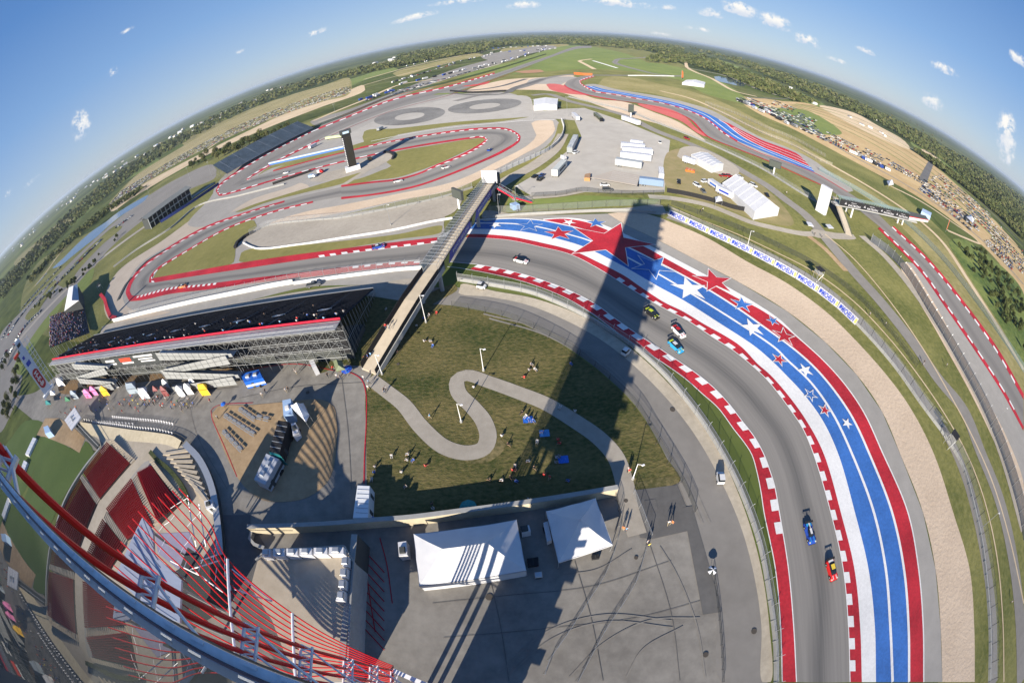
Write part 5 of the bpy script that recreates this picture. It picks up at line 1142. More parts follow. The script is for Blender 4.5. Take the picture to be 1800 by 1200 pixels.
    for p, q in ((s0, s1), (s1, s2_)):
        d = (q - p); nn = Vector((-d.y, d.x, 0)).normalized() * 1.25
        for sg in (1, -1):
            mb.tube([p + nn * sg + dz * 1.1, q + nn * sg + dz * 1.1], .05, 4)
            for i in range(6): x = p.lerp(q, i / 5) + nn * sg; mb.tube([x, x + dz * 1.1], .04, 4)
    for p in (s0, s1): mb.tube([(p.x, p.y, 0), p], .2, 6)
    mb.build('stair_railing', STEEL, rt, world=True)
footbridge()
def far_bridge():
    a, b = at(1475, 361, 6.2), at(1597, 386, 6.2); t = (b - a).normalized(); n = Vector((-t.y, t.x, 0)); L = (b - a).length; dz = Vector((0, 0, 1))
    if n.dot(a) < 0: n = -n
    rt = thing('footbridge', 'far footbridge with a black banner repeating white lettering and a tall white end tower', 'footbridge', (a.x, a.y, 0))
    H = height_for((1475, 361), (1475, 341)); ht = 3.6
    for hh in [x * .1 for x in range(20, 60)]:
        if proj(a + dz * hh)[1] < 342: ht = hh; break
    mb = MB(); mb.add([a, b, b + dz * ht, a + dz * ht, a + n * .2, b + n * .2, b + n * .2 + dz * ht, a + n * .2 + dz * ht], [(0, 1, 2, 3), (5, 4, 7, 6), (3, 2, 6, 7), (0, 3, 7, 4), (1, 5, 6, 2)]); mb.build('banner', BLACK, rt, world=True)
    for k in range(4):
        c = a + t * L * (.145 + .24 * k) - n * .06
        letters('PATRÓN', L * .15, ht * .42, c + dz * ht * .31 + t * L * .035, t, dz, BWHITE, rt)
        letters('TEQUILA', L * .07, ht * .15, c + dz * ht * .7 + t * L * .02, t, dz, BWHITE, rt)
        mb = MB(); e = c - t * L * .075 + dz * ht * .5; r = ht * .26
        pts = [(-1.0, -.55), (-.45, -.65), (0, -.45), (.45, -.65), (1.0, -.55), (.55, .05), (.25, .15), (.18, .8), (-.18, .8), (-.25, .15), (-.55, .05)]
        mb.add([e + t * x * r + dz * y * r for x, y in pts], [tuple(range(len(pts)))]); mb.build('white_emblem', BWHITE, rt, world=True)
    mb = MB(); p0, p1 = a - t * 3, b + t * 12; mb.add([p0 + dz * .2, p1 - dz * .5, p1 - dz * .5 + n * 4, p0 + dz * .2 + n * 4, p0 - dz * .5, p1 - dz * 1.2, p1 - dz * 1.2 + n * 4, p0 - dz * .5 + n * 4], [(0, 1, 2, 3), (7, 6, 5, 4), (0, 4, 5, 1), (3, 2, 6, 7)]); mb.build('deck', GREYW, rt, world=True)
    k = 28
    for i in range(k + 1):
        p = a + t * L * i / k; mb = MB(); mb.tube([p + dz * .2 + n * .3, p + dz * (ht + .4) + n * .3, p + dz * (ht + .7) + n * 3.9, p + dz * .2 + n * 3.9], .09, 4); mb.build('cage_hoop', mat('teal_frame', (.3, .42, .4)), rt, world=True)
    mb = MB(); mb.add([a + dz * (ht + .45) + n * .3, b + dz * (ht + .45) + n * .3, b + dz * (ht + .75) + n * 3.9, a + dz * (ht + .75) + n * 3.9], [(0, 1, 2, 3)]); mb.build('mesh_roof', mesh_mat('teal_roof_mesh', (.3, .42, .4), .45), rt, world=True)
    c, d = b, at(1631, 391, 4.2); mb = MB(); mb.add([c, d, d + dz * 1.5, c + dz * 1.8], [(0, 1, 2, 3)]); mb.build('ramp_side', WHT, rt, world=True)
    mb = MB(); mb.add([c + dz * 1.8, d + dz * 1.5, d + dz * 2.0, c + dz * 2.5], [(0, 1, 2, 3)]); mb.build('ramp_red_rail', RED, rt, world=True)
    mb = MB(); mb.add([c + dz * 2.5 + n * .1, d + dz * 2.0 + n * .1, d + dz * 3 + n * 4, c + dz * 4 + n * 4], [(0, 1, 2, 3)]); mb.build('ramp_cage', CHAR, rt, world=True)
    for px in ((1487, 372), (1495, 382), (1577, 392), (1585, 395)):
        p = at(*px); mb = MB(); mb.tube([(p.x, p.y, 0), (p.x, p.y, 6.4)], .6, 8); mb.build('pier', WHT, rt, world=True)
    g0, g1 = at(1433, 369), at(1449, 379); hgt = height_for((1433, 369), (1444, 324)); u = (g1 - g0); nn = Vector((-u.y, u.x, 0)).normalized()
    if nn.dot(g0) < 0: nn = -nn
    q = [g0, g1, g1 + nn * 2.2, g0 + nn * 2.2]; mb = MB(); mb.prism([(p.x, p.y) for p in q], 0, hgt); mb.build('end_tower', WHITE, rt, world=True)
    r0, r1 = at(1468, 346, 6.4), at(1492, 413, .3); d = r1 - r0; w = Vector((-d.y, d.x, 0)).normalized() * 2; mb = MB()
    mb.add([r0 - w, r0 + w, r1 + w, r1 - w] + [p - dz * .5 for p in (r0 - w, r0 + w, r1 + w, r1 - w)], [(0, 1, 2, 3), (7, 6, 5, 4), (0, 4, 5, 1), (3, 2, 6, 7)]); mb.build('ramp', BEIGE, rt, world=True)
    mb = MB()
    for sg in (1, -1): mb.add([r0 + w * sg, r1 + w * sg, r1 + w * sg + dz * 1.2, r0 + w * sg + dz * 1.2], [(0, 1, 2, 3)])
    mb.build('ramp_parapet', mesh_mat('bridge_mesh', (.3, .38, .38), .4), rt, world=True)
    mb = MB(); mb.prism([(p.x, p.y) for p in (r0 - w, r0 + w, r0 + w + d * .6, r0 - w + d * .6)], 0, 2.2); mb.build('ramp_wall', CHAR, rt, world=True)
far_bridge()

# ============================================================ video tower, screen, entrance sign
def video_tower():
    b = at(621, 299); h = height_for((621, 299), (607, 233)); rt = thing('video_tower', 'tall black timing tower with a white base standing in the stadium section', 'tower', b)
    rz = math.atan2(b.y, b.x) - math.pi / 2
    mb = MB(); mb.box((0, 0, h / 2 + 1.5), (5.6, 4, h - 3), rz, .2); mb.build('tower_body', BLACK, rt)
    mb = MB(); mb.box((0, 0, 1.5), (9, 5, 3), rz, .1); mb.build('base_block', WHITE, rt)
    cs, sn = math.cos(rz), math.sin(rz)
    def L(x, y, z): return (x * cs - y * sn, x * sn + y * cs, z)
    mb = MB(); mb.box(L(0, 0, h + .4), (7, 6, 2.2), rz, .2); mb.build('crown', CHAR, rt)
    mb = MB(); mb.box(L(.2, -3.05, h + .5), (3.6, .12, 1.3), rz); mb.build('crown_sign', plain('pale_blue_sign', (.4, .55, .7)), rt)
    mb = MB()
    for k in range(17): mb.box(L(-2.4, -2.05, 4 + k * (h - 6) / 17), (.5, .12, .7), rz)
    explode(mb.build('position_light', WHITE, rt), 'position_light')
    mb = MB()
    for k in range(17): mb.box(L(.5, -2.06, 4 + k * (h - 6) / 17), (3.6, .1, .9), rz)
    mb.build('display_row', plain('dim_display', (.022, .02, .015), .5), rt)
video_tower()
def screen(label, base, foot, tl, tr, bl, zb):
    p = at(*foot); rt = thing('video_screen', label, 'screen', p)
    a = at(*bl, zb); b = at(tr[0], tr[1] + (bl[1] - tl[1]) * 1.02, zb); h = height_for((bl[0], bl[1]), tl)
    for i in range(5, 150):
        if proj(a + Vector((0, 0, i * .1)))[1] <= tl[1]: h = i * .1; break
    t = (b - a).normalized(); n = Vector((-t.y, t.x, 0)); n = n if n.dot(a) > 0 else -n; dz = Vector((0, 0, h))
    mb = MB(); mb.add([a, b, b + dz, a + dz, a + n, b + n, b + n + dz, a + n + dz], [(0, 1, 2, 3), (5, 4, 7, 6), (3, 2, 6, 7), (0, 3, 7, 4), (1, 5, 6, 2), (0, 4, 5, 1)]); mb.build('housing', CHAR, rt, world=True)
    i_ = (b - a) * .05; mb = MB(); f = -n * .04; e = Vector((0, 0, h * .06)); mb.add([a + i_ + e + f, b - i_ + e + f, b - i_ + dz - e + f, a + i_ + dz - e + f], [(0, 1, 2, 3)]); mb.build('display', plain('screen_off', (.075, .085, .075), .35), rt, world=True)
    mb = MB(); c = (a + b) / 2 + n * .5; mb.tube([(c.x, c.y, 0), (c.x, c.y, zb + .5)], .5, 8); mb.build('mast', WSTEEL, rt, world=True)
screen('grey video screen on a white mast facing the grandstand beside the footbridge', None, (808, 366), (793, 330), (812, 337), (795, 346), 4.5)
screen('pale video screen beside the far striped straight', None, (1357, 308), (1351, 280), (1372, 287), (1351, 291), 5)
screen('small screen on a mast by the gravel next to the paddock road', None, (1109, 205), (1105, 184), (1114, 184), (1105, 198), 4)
def entrance_sign():
    b0 = at(87, 690); H = height_for((87, 690), (46, 590)); w = (at(78, 702) - at(95, 676)).length * .62
    v = Vector((b0.x, b0.y, 0)).normalized(); hx = Vector((v.y, -v.x, 0)); dz = Vector((0, 0, 1))
    rt = thing('entrance_sign', 'tall white entrance pylon with a red lozenge logo and dark blue emblems', 'sign', b0)
    def q(x, z, o=0): return b0 + hx * x + dz * z - v * o
    def plate(name, m, pts, o=0): mb = MB(); mb.add([q(x, z, o) for x, z in pts], [tuple(range(len(pts)))]); return mb.build(name, m, rt, world=True)
    PB = plain('pale_blue_white', (.5, .56, .66), .4)
    mb = MB(); c = b0 + v * .8; rz = math.atan2(hx.y, hx.x); mb.box((c.x, c.y, H * .4 + .4), (w, 1.4, H * .8), rz, .1); c2 = c + hx * w * .1; mb.box((c2.x, c2.y, H * .9), (w * .6, 1.2, H * .2 + .02), rz, .1); mb.build('pylon_body', PB, rt, world=True)
    mb = MB(); mb.box((c.x, c.y, .7), (w * 1.5, 2.6, 1.4), rz, .1); mb.build('base_plinth', WSTEEL, rt, world=True)
    def loz(cx_, cz, lw, lh, m, name, o):
        P = []
        for s_ in (1, -1):
            for j in range(9): an = math.pi * j / 8; P.append((cx_ + math.cos(an) * s_ * lw / 2, cz + s_ * (lh / 2 - lw / 2) + math.sin(an) * s_ * lw / 2))
        plate(name, m, P, o)
    zc = H * .3; loz(0, zc, w * .84, H * .36, WHT, 'logo_rim', .12); loz(0, zc, w * .72, H * .34, RED, 'logo_lozenge', .16)
    letters('H-E-B', H * .25, w * .42, q(0, zc, .22), -dz, hx, WHT, rt)
    plate('emblem', BBLUE, [(-.28 * w, H * .57), (.2 * w, H * .57), (.2 * w, H * .64), (-.28 * w, H * .64)], .14); plate('emblem', CHAR, [(-.12 * w, H * .9), (.26 * w, H * .9), (.26 * w, H * .95), (-.12 * w, H * .95)], .14); plate('emblem', BBLUE, [(-.3 * w, H * .7), (-.05 * w, H * .7), (-.05 * w, H * .75), (-.3 * w, H * .75)], .14)
    mb = MB()
    for k in range(9):
        z = H * (.25 + .08 * k); mb.tube([c + hx * w * .5 + dz * z, c + hx * (w * .5 + 4) + dz * z], .12, 4)
    for x in (2, 4): mb.tube([c + hx * (w * .5 + x), c + hx * (w * .5 + x) + dz * H * .92], .16, 5)
    mb.build('side_lattice', WSTEEL, rt, world=True)
    mb = MB(); mb.tube([c + hx * -1.0 * w + dz * H * .84, c - hx * w * .4 + dz * H * .84], .8, 8); mb.build('orange_beacon', plain('orange_red', (.6, .06, .03)), rt, world=True)
entrance_sign()

# flat roofed service building under the fan of tubes
def service_building():
    q = [at(*p, 6.3) for p in [(452,986),(470,968),(607,961),(624,990),(614,1197),(522,1197),(478,1090),(440,1030)]]; c = sum(q, Vector()) / len(q)
    rt = thing('service_building', 'flat roofed service building with a pale beige roof striped by tube shadows', 'building', (c.x, c.y, 0)); P = [(p.x, p.y) for p in q]; P.reverse()
    mb = MB(); mb.prism(P, 0, 6.2); mb.build('wall', GREYW, rt, world=True); mb = MB(); mb.prism([(c.x + (x - c.x) * .99, c.y + (y - c.y) * .99) for x, y in P], 6.2, 6.32); mb.build('roof', BEIGE, rt, world=True)
    mb = MB(); mb.wall([Vector((x, y, 0)) for x, y in P[3:]], 6.2, 7.0, .3); mb.build('roof_parapet', GREYW, rt, world=True)
service_building()

# stair portals in the big stand
for k in range(11):
    p = gFL.lerp(gFR, (k + .5) / 11).lerp(gBL.lerp(gBR, (k + .5) / 11), .66); mb = MB(); t_ = (gFR - gFL).normalized(); u_ = (gBL - gFL).normalized(); z_ = Vector((0, 0, .9))
    mb.add([p - t_ * 1.3 + z_, p + t_ * 1.3 + z_, p + t_ * 1.3 + u_ * 2.2 + z_ * 1.2, p - t_ * 1.3 + u_ * 2.2 + z_ * 1.2], [(0, 1, 2, 3)])
    for s_ in (-1.3, 1.3): mb.tube([p + t_ * s_ + z_, p + t_ * s_ + u_ * 2.2 + z_ * 1.3], .07, 4); mb.tube([p + t_ * s_, p + t_ * s_ + z_], .06, 4)
    mb.build('stair_portal', ALU, gs, world=True)

# ============================================================ tents
def tent(label, px, ez, pz, m=None, ridge=.0, name='tent', side=.35, grp=None, walls=None, cat='tent'):
    """px: four eave corners; ridge 0 = pyramid, else ridge inset along the long axis"""
    q = [at(*p, ez) for p in px]; c = sum(q, Vector()) / 4; rt = thing(name, label, cat, (c.x, c.y, 0), 0, grp)
    m = m or WHITE; m01, m23, m12, m30 = (q[0] + q[1]) / 2, (q[2] + q[3]) / 2, (q[1] + q[2]) / 2, (q[3] + q[0]) / 2
    if (q[1] - q[0]).length > (q[2] - q[1]).length: q = q[1:] + q[:1]; m01, m23 = (q[0] + q[1]) / 2, (q[2] + q[3]) / 2
    r0 = m01.lerp(m23, ridge if ridge else .5); r1 = m23.lerp(m01, ridge if ridge else .5); up_ = Vector((0, 0, pz - ez)); r0 += up_; r1 += up_
    n = 6; mb = MB()
    def surf(a, b, rb, ra):       # sagging cloth between an eave and the ridge
        G = []
        for i in range(n + 1):
            for j in range(n + 1):
                e = a.lerp(b, j / n); r = ra.lerp(rb, j / n); p = e.lerp(r, i / n); f = i / n; p.z -= (pz - ez) * .35 * f * (1 - f) + .03 * math.sin(j * 2.1 + i); 
                if i == 0: p.z -= .12 * math.sin(math.pi * ((j % 3) / 3.0))
                G.append(p)
        mb.add(G, [(i * (n + 1) + j, i * (n + 1) + j + 1, (i + 1) * (n + 1) + j + 1, (i + 1) * (n + 1) + j) for i in range(n) for j in range(n)])
    surf(q[0], q[1], r0, r0); surf(q[1], q[2], r1, r0); surf(q[2], q[3], r1, r1); surf(q[3], q[0], r0, r1)
    mb.build('canopy', m, rt, smooth=True, world=True)
    mb = MB()
    for a, b in zip(q, q[1:] + q[:1]): mb.add([a, b, b - Vector((0, 0, side)), a - Vector((0, 0, side))], [(0, 1, 2, 3)])
    mb.build('valance', m, rt, world=True)
    if walls:
        mb = MB()
        for i in walls: a, b = q[i], q[(i + 1) % 4]; mb.add([(a.x, a.y, 0), (b.x, b.y, 0), b, a], [(0, 1, 2, 3)])
        mb.build('side_wall', m, rt, world=True)
    pm = None
    for p in q:
        if pm is None: k = MB(); k.tube([(0, 0, 0), (0, 0, ez)], .07, 5); o = k.build('tent_pole', STEEL, rt); pm = o.data
        else: o = child(pm, 'tent_pole', rt)
        o.location = (p.x - c.x, p.y - c.y, 0)
    return rt
TENTW = mat('tent_vinyl', (.46, .47, .5), .5, scale=.35, c2=(.6, .6, .61), detail=9)
tent('large white hip roofed tent in the shaded lower yard with striped shadows on it', [(727,938),(908,913),(925,1002),(737,1029)], 3.4, 7.0, TENTW, .3, 'marquee', .5, walls=(0, 1))
tent('square white peaked tent beside the lit corner of the lower yard', [(960,898),(1047,875),(1077,957),(982,988)], 3.4, 7.2, TENTW, 0, 'marquee', .5, walls=(0,))
def marquee(label, px, ez, pz, m=TENTW, bays=6):
    a, b, c, d = [at(*p, ez) for p in px]; rt = thing('marquee', label, 'tent', ((a.x + c.x) / 2, (a.y + c.y) / 2, 0))
    r0, r1 = (a + b) / 2, (c + d) / 2; dz = Vector((0, 0, pz - ez)); r0 = r0 + dz; r1 = r1 + dz
    mb = MB(); mb.add([a, b, c, d, r0, r1], [(1, 2, 5, 4), (3, 0, 4, 5), (0, 1, 4), (2, 3, 5)]); rf = mb.build('canopy', m, rt, world=True)
    mb = MB()
    for p, q in ((a, b), (b, c), (c, d), (d, a)): mb.add([(p.x, p.y, 0), (q.x, q.y, 0), q, p], [(0, 1, 2, 3)])
    mb.build('side_wall', m, rt, world=True)
    for k in range(bays + 1):
        f = k / bays; mb = MB(); mb.tube([b.lerp(c, f) + Vector((0, 0, .05)), r0.lerp(r1, f) + Vector((0, 0, .06)), a.lerp(d, f) + Vector((0, 0, .05))], .12, 4); mb.build('roof_seam', plain('grey_seam', (.6, .6, .62)), rt, world=True)
marquee('very large white marquee behind the black screen fence right of the paddock', [(1270,322),(1312,321),(1370,366),(1327,372)], 4, 8.5)
marquee('white garage tent with trailers under it on the paddock service yard', [(1215,272),(1245,269),(1272,288),(1252,292)], 4.2, 5.2)
marquee('white marquee at the far edge of the paddock with parked cars in front', [(938,186),(979,185),(981,174),(938,175)], 4.5, 6)
marquee('round looking white pavilion beyond the dry grass bank', [(1199,145),(1238,150),(1240,145),(1206,141)], 4, 6.5)
tent('small white peaked tent at the top of the brown dirt yard', [(509,712),(533,708),(543,728),(537,741)], 3, 6, WHITE, 0)
tent('dark green army style tent at the foot of the footbridge', [(585,634),(600,633),(606,648),(590,652)], 2.6, 3.6, plain('olive_canvas', (.16, .19, .11)), .2)
tent('white tent at the road fork beyond the far footbridge', [(1559,318),(1569,316),(1571,324),(1562,326)], 3.2, 6, WHITE)
tent('white tent beside the packed right hand car park', [(1699,381),(1707,377),(1713,386),(1710,392)], 3, 5.5, WHITE)
VC = {'white': WHITE, 'grey': plain('grey_canvas', (.28, .33, .38), .6), 'yellow': plain('yellow_canvas', (.75, .45, .03), .6), 'pink': plain('pink_canvas', (.7, .2, .42), .6), 'maroon': plain('maroon_canvas', (.22, .07, .07), .6), 'teal': TEAL, 'black': BLACK, 'blue': plain('blue_canvas', (.05, .12, .4), .6), 'green': plain('green_canvas', (.04, .16, .08), .6)}
vend = [(104,668,7,'white','leftmost'),(84,707,5,'teal','nearest the entrance sign'),(128,690,6,'grey','with a white striped front'),(141,676,5,'black','black one'),(151,688,6,'pink','left pink one'),(162,683,6,'pink','right pink one'),(173,671,5,'yellow','small yellow one behind the pink stalls'),(181,683,7,'yellow','yellow one beside the pink stalls'),(197,669,7,'white','tall one behind the yellow stall'),
        (229,677,10,'grey','large grey blue one'),(250,686,9,'white','flat roofed one'),(272,683,5,'maroon','left maroon one'),(286,683,6,'maroon','right maroon one'),(289,671,6,'white','behind the maroon pair'),(314,683,7,'white','left of the twin peaks'),(328,679,7,'white','right of the twin peaks'),(336,668,6,'white','rear of the twin peaks'),(355,679,9,'yellow','big yellow fronted one at the end'),(92,690,5,'white','small one in the crowd'),(118,701,5,'green','dark green one in front')]
for (px, py, s, c, w) in vend:
    o = s * .95; q = [(px - o, py - o * .55), (px + o * .8, py - o * .8), (px + o, py + o * .5), (px - o * .8, py + o * .75)]
    tent(f'{c} vendor stall tent behind the grandstand, {w}', q, 2.5, 3.9 if s < 9 else 3.4, VC[c], 0 if s < 9 else .25, 'vendor_tent', .4, 'vendor stalls behind the grandstand', walls=(1, 2) if s > 5 else None)
# blue food truck, booths, crates
def boxy(name, label, cat, px, h, m, kids=(), bevel=.08, z0=0.0, grp=None):
    """px: footprint corners at roof height"""
    q = [at(*p, h) for p in px]; c = sum(q, Vector()) / len(q); rt = thing(name, label, cat, (c.x, c.y, 0), 0, grp)
    P = [(p.x, p.y) for p in q]
    if sum(P[i][0] * P[(i + 1) % len(P)][1] - P[(i + 1) % len(P)][0] * P[i][1] for i in range(len(P))) < 0: P.reverse()
    mb = MB(); mb.prism(P, z0, h - bevel); cx, cy = c.x, c.y; s = .97
    mb.prism([(cx + (x - cx) * s, cy + (y - cy) * s) for x, y in P], h - bevel, h); mb.build('body', m, rt, world=True)
    q = [Vector((x, y, h)) for x, y in P]; L0 = (q[1] - q[0]).length; L1 = (q[2] - q[1]).length
    if L1 > L0: q = q[1:] + q[:1]
    t = (q[1] - q[0]).normalized(); n = (q[2] - q[1]).normalized(); L = (q[1] - q[0]).length; w = (q[2] - q[1]).length
    return rt, q[0], t, n, L, w
def detail(ret, roofm=None, ribs=0, door=None, unit=None, wheels=0, band=None, awning=None):
    rt, q, t, n, L, w = ret; h = q.z
    if ribs:
        mb = MB()
        for i in range(1, ribs): a = q + t * L * i / ribs; beam(mb, a + n * .1 + Vector((0, 0, .03)), a + n * (w - .1) + Vector((0, 0, .03)), .1, .06)
        mb.build('roof_rib', roofm or STEEL, rt, world=True)
    if unit:
        for f in unit:
            mb = MB(); p = q + t * L * f + n * w * .5; mb.box((p.x, p.y, h + .25), (1.2, 1.0, .5), math.atan2(t.y, t.x), .08); mb.build('roof_unit', roofm or ALU, rt, world=True)
    if door:
        for f in door:
            for s in (-.012, w + .012):
                mb = MB(); a = q + t * L * f + n * s; b = a + t * .9; mb.add([(a.x, a.y, .3), (b.x, b.y, .3), (b.x, b.y, 2.3), (a.x, a.y, 2.3)], [(0, 1, 2, 3)]); mb.build('door', CHAR, rt, world=True)
    if wheels:
        for i in range(wheels):
            for s in (.05, w - .05):
                mb = MB(); p = q + t * (L * (.7 + .09 * i)) + n * s; a = n * .15; mb.tube([Vector((p.x, p.y, .5)) - a, Vector((p.x, p.y, .5)) + a], .5, 10); mb.build('wheel', RUBBER, rt, world=True)
    if band:
        for s in (-.015, w + .015):
            mb = MB(); a = q + n * s; b = a + t * L; mb.add([(a.x, a.y, h * .35), (b.x, b.y, h * .35), (b.x, b.y, h * .6), (a.x, a.y, h * .6)], [(0, 1, 2, 3)]); mb.build('side_stripe', band, rt, world=True)
    return ret[0]
CABW = plain('cab_white', (.56, .56, .58), .35); LBLUE = plain('light_blue_paint', (.3, .42, .6), .4); RBLUE = plain('royal_blue_paint', (.02, .12, .5), .35)
detail(boxy('food_truck', 'bright blue food truck parked behind the grandstand stairs', 'truck', [(422,657),(455,649),(462,664),(429,672)], 3.0, RBLUE, z0=.5), ALU, 0, (.3,), (.3, .7), 1, WHT)
detail(boxy('kiosk', 'white and blue kiosk standing on the brown soil', 'kiosk', [(543,634),(551,631),(556,643),(549,647)], 2.8, CABW), STEEL, 3, (.3,))
detail(boxy('storage_container', 'white box container beside the shaded bowl edge', 'container', [(628,852),(650,853),(647,910),(620,910)], 3.0, plain('container_white', (.6, .62, .64))), STEEL, 7, (.2, .7))
detail(boxy('trailer', 'black race trailer with ribbed roof on the dirt yard', 'trailer', [(489,738),(508,741),(491,798),(473,792)], 3.6, BLACK, z0=.6), ALU, 6, (.2,), None, 2)
detail(boxy('trailer_end', 'teal trailer tail at the lower end of the black trailer', 'trailer', [(473,793),(491,798),(495,803),(474,797)], 3.4, TEAL), STEEL, 0, (.3,))
detail(boxy('motorhome', 'grey silver bus with bold striped graphics parked on the shaded dirt', 'bus', [(468,796),(490,806),(466,852),(446,842)], 3.4, plain('silver_paint', (.36, .38, .42), .35), z0=.5), ALU, 0, (.2,), (.3, .7), 2, CHAR)
detail(boxy('trailer', 'white generator trailer between the tent and the black trailer', 'trailer', [(511,744),(519,742),(524,758),(515,766)], 2.6, CABW, z0=.4), CHAR, 2, None, (.4,), 1)
detail(boxy('kiosk', 'pale blue kiosk against the small peaked tent', 'kiosk', [(496,703),(511,700),(514,727),(498,731)], 3.0, LBLUE), WHT, 0, (.3,), (.4,))
ORD2 = ['first', 'second', 'third', 'fourth', 'fifth', 'last']
for k, (a, b) in enumerate((((461,964),(475,978)), ((480,963),(500,977)), ((503,963),(523,976)), ((526,963),(548,975)), ((551,962),(575,974)), ((578,961),(604,973)))):
    detail(boxy('cooling_unit', f'white roof cooling unit in the horizontal row, {ORD2[k]} from the left end' if k else 'white roof cooling unit at the left end of the horizontal row', 'cooling unit', [a, (b[0], a[1]), b, (a[0], b[1])], 8.1, CABW, z0=6.32, grp='cooling units in two rows'), STEEL, 3, None, (.5,))
for k in range(4):
    y = 978 + k * 20; x = 603 - k * 2.5; detail(boxy('cooling_unit', ('white cooling unit in the vertical row, ' + ['topmost', 'second from the top', 'third from the top', 'the wide lowest one'][k]), 'cooling unit', [(x, y), (x + 9, y), (x + 8, y + 17), (x - 1 - (5 if k == 3 else 0), y + 17)], 8.1, CABW, z0=6.32, grp='cooling units in two rows'), STEEL, 3, None, (.5,))
detail(boxy('cooling_unit', 'boxy white air handler beside the large hip roofed tent', 'cooling unit', [(699,952),(714,950),(716,975),(701,977)], 2.4, CABW), CHAR, 0, None, (.35,))
detail(boxy('cooling_unit', 'white air handler between the two large tents', 'cooling unit', [(915,925),(930,922),(933,933),(917,936)], 2.2, CABW), CHAR, 0, None, (.4,))
detail(boxy('utility_truck', 'white flatbed truck between the two large tents, at the wall', 'truck', [(955,918),(963,915),(970,948),(962,952)], 2.0, CABW, z0=.4), ALU, 0, None, None, 2)
detail(boxy('equipment_case', 'black equipment case beside the right end of the large tent', 'case', [(926,981),(946,978),(947,992),(928,995)], .9, BLACK), CHAR, 2)
detail(boxy('equipment_case', 'small dark crate on the sunlit yard below the large tent', 'case', [(941,1007),(951,1006),(952,1014),(942,1015)], 1.0, CHAR), STEEL, 0, None, (.5,))
detail(boxy('equipment_case', 'black case at the foot of the square tent', 'case', [(1040,975),(1053,973),(1054,980),(1041,982)], .8, BLACK), CHAR, 2)
# stage-side lift tower and kiosks on the left
detail(boxy('kiosk', 'pale roofed ticket kiosk at the corner of the lawn', 'kiosk', [(76,750),(84,747),(89,758),(79,762)], 3.0, LBLUE), WHT, 0, (.3,))
detail(boxy('stair_canopy', 'tilted white canopy over the stair by the limestone wall', 'canopy', [(113,738),(131,715),(142,733),(125,756)], 5.5, CABW, z0=5.0), STEEL, 4, None, (.35, .6))
rr = thing('ramp_walkway', 'dark ramp running down from the tilted canopy to the seats', 'ramp', at(150, 765)); mb = MB(); beam(mb, at(135, 745, 4), at(173, 785, 1), 2.2, .4); mb.build('ramp_deck', CHAR, rr, world=True); mb = MB(); mb.tube([at(135, 744, 5), at(173, 784, 2)], .08, 4); mb.build('railing', STEEL, rr, world=True)
detail(boxy('service_hut', 'small white vehicle like hut in the walled pit beside the dark parapet', 'hut', [(358,880),(371,877),(375,890),(362,894)], 2.6, CABW), CHAR, 0, (.3,), (.5,))
detail(boxy('stage_block', 'long table row of white covered counters beside the lawn', 'counter', [(58,768),(64,770),(50,800),(44,798)], 1.2, CABW), LBLUE, 5)
detail(boxy('stage_block', 'white counter row nearer the handrail beside the lawn', 'counter', [(42,808),(48,812),(38,840),(32,836)], 1.2, CABW), LBLUE, 5)
# terrace steps right of the bright wedge
mb = MB()
for k in range(11):
    a, b = at(283 + k * 7.2, 800 + k * 6.8), at(332 + k * 4.6, 792 + k * 10.5); a = a.lerp(b, .12); h = .5 + .12 * k
    beam(mb, Vector((a.x, a.y, h / 2)), Vector((b.x, b.y, h / 2)), .9, h)
tag(mb.build('terrace_steps', BEIGE), 'stepped pale terraces between the bright red wedge and the dark parapet', 'terrace')
mb = MB(); pts = [at(*p) for p in spl([(266,796),(276,808),(300,828),(322,856),(335,885)], 6)]; mb.wall(pts, 0, .9, 1.3); tag(mb.build('clipped_hedge', mat('hedge', (.03, .045, .012), .95, scale=2, c2=(.075, .085, .03), bump=1)), 'clipped green hedge along the rim of the bright red wedge', 'hedge')
# white chair rows above the limestone wall
chm = MB(); chm.box((0, 0, .45), (.45, .45, .06)); chm.box((0, .22, .75), (.45, .05, .5)); 
for sx in (-.2, .2):
    for sy in (-.2, .2): chm.box((sx, sy, .22), (.04, .04, .44))
cm = None; ci = 0
for row, (pa, n_) in enumerate(((([(165,744),(200,748),(240,754),(280,758),(304,764)]), 34), (([(200,735),(240,739),(280,743),(305,748)]), 26), (([(150,740),(190,744),(235,748)]), 18))):
    for p in resample([at(*q) for q in spl(pa, 5)], n_):
        if cm is None: o = chm.build('white_chair', WHITE); cm = o.data
        else: o = bpy.data.objects.new('white_chair', cm); col.objects.link(o)
        o.location = (p.x, p.y, .1); o.rotation_euler = (0, 0, .3); rn = ('front', 'rear', 'middle')[row]
        tag(o, f'white chair in the {rn} row above the curved limestone wall', 'chair', f'white chairs, {rn} row')
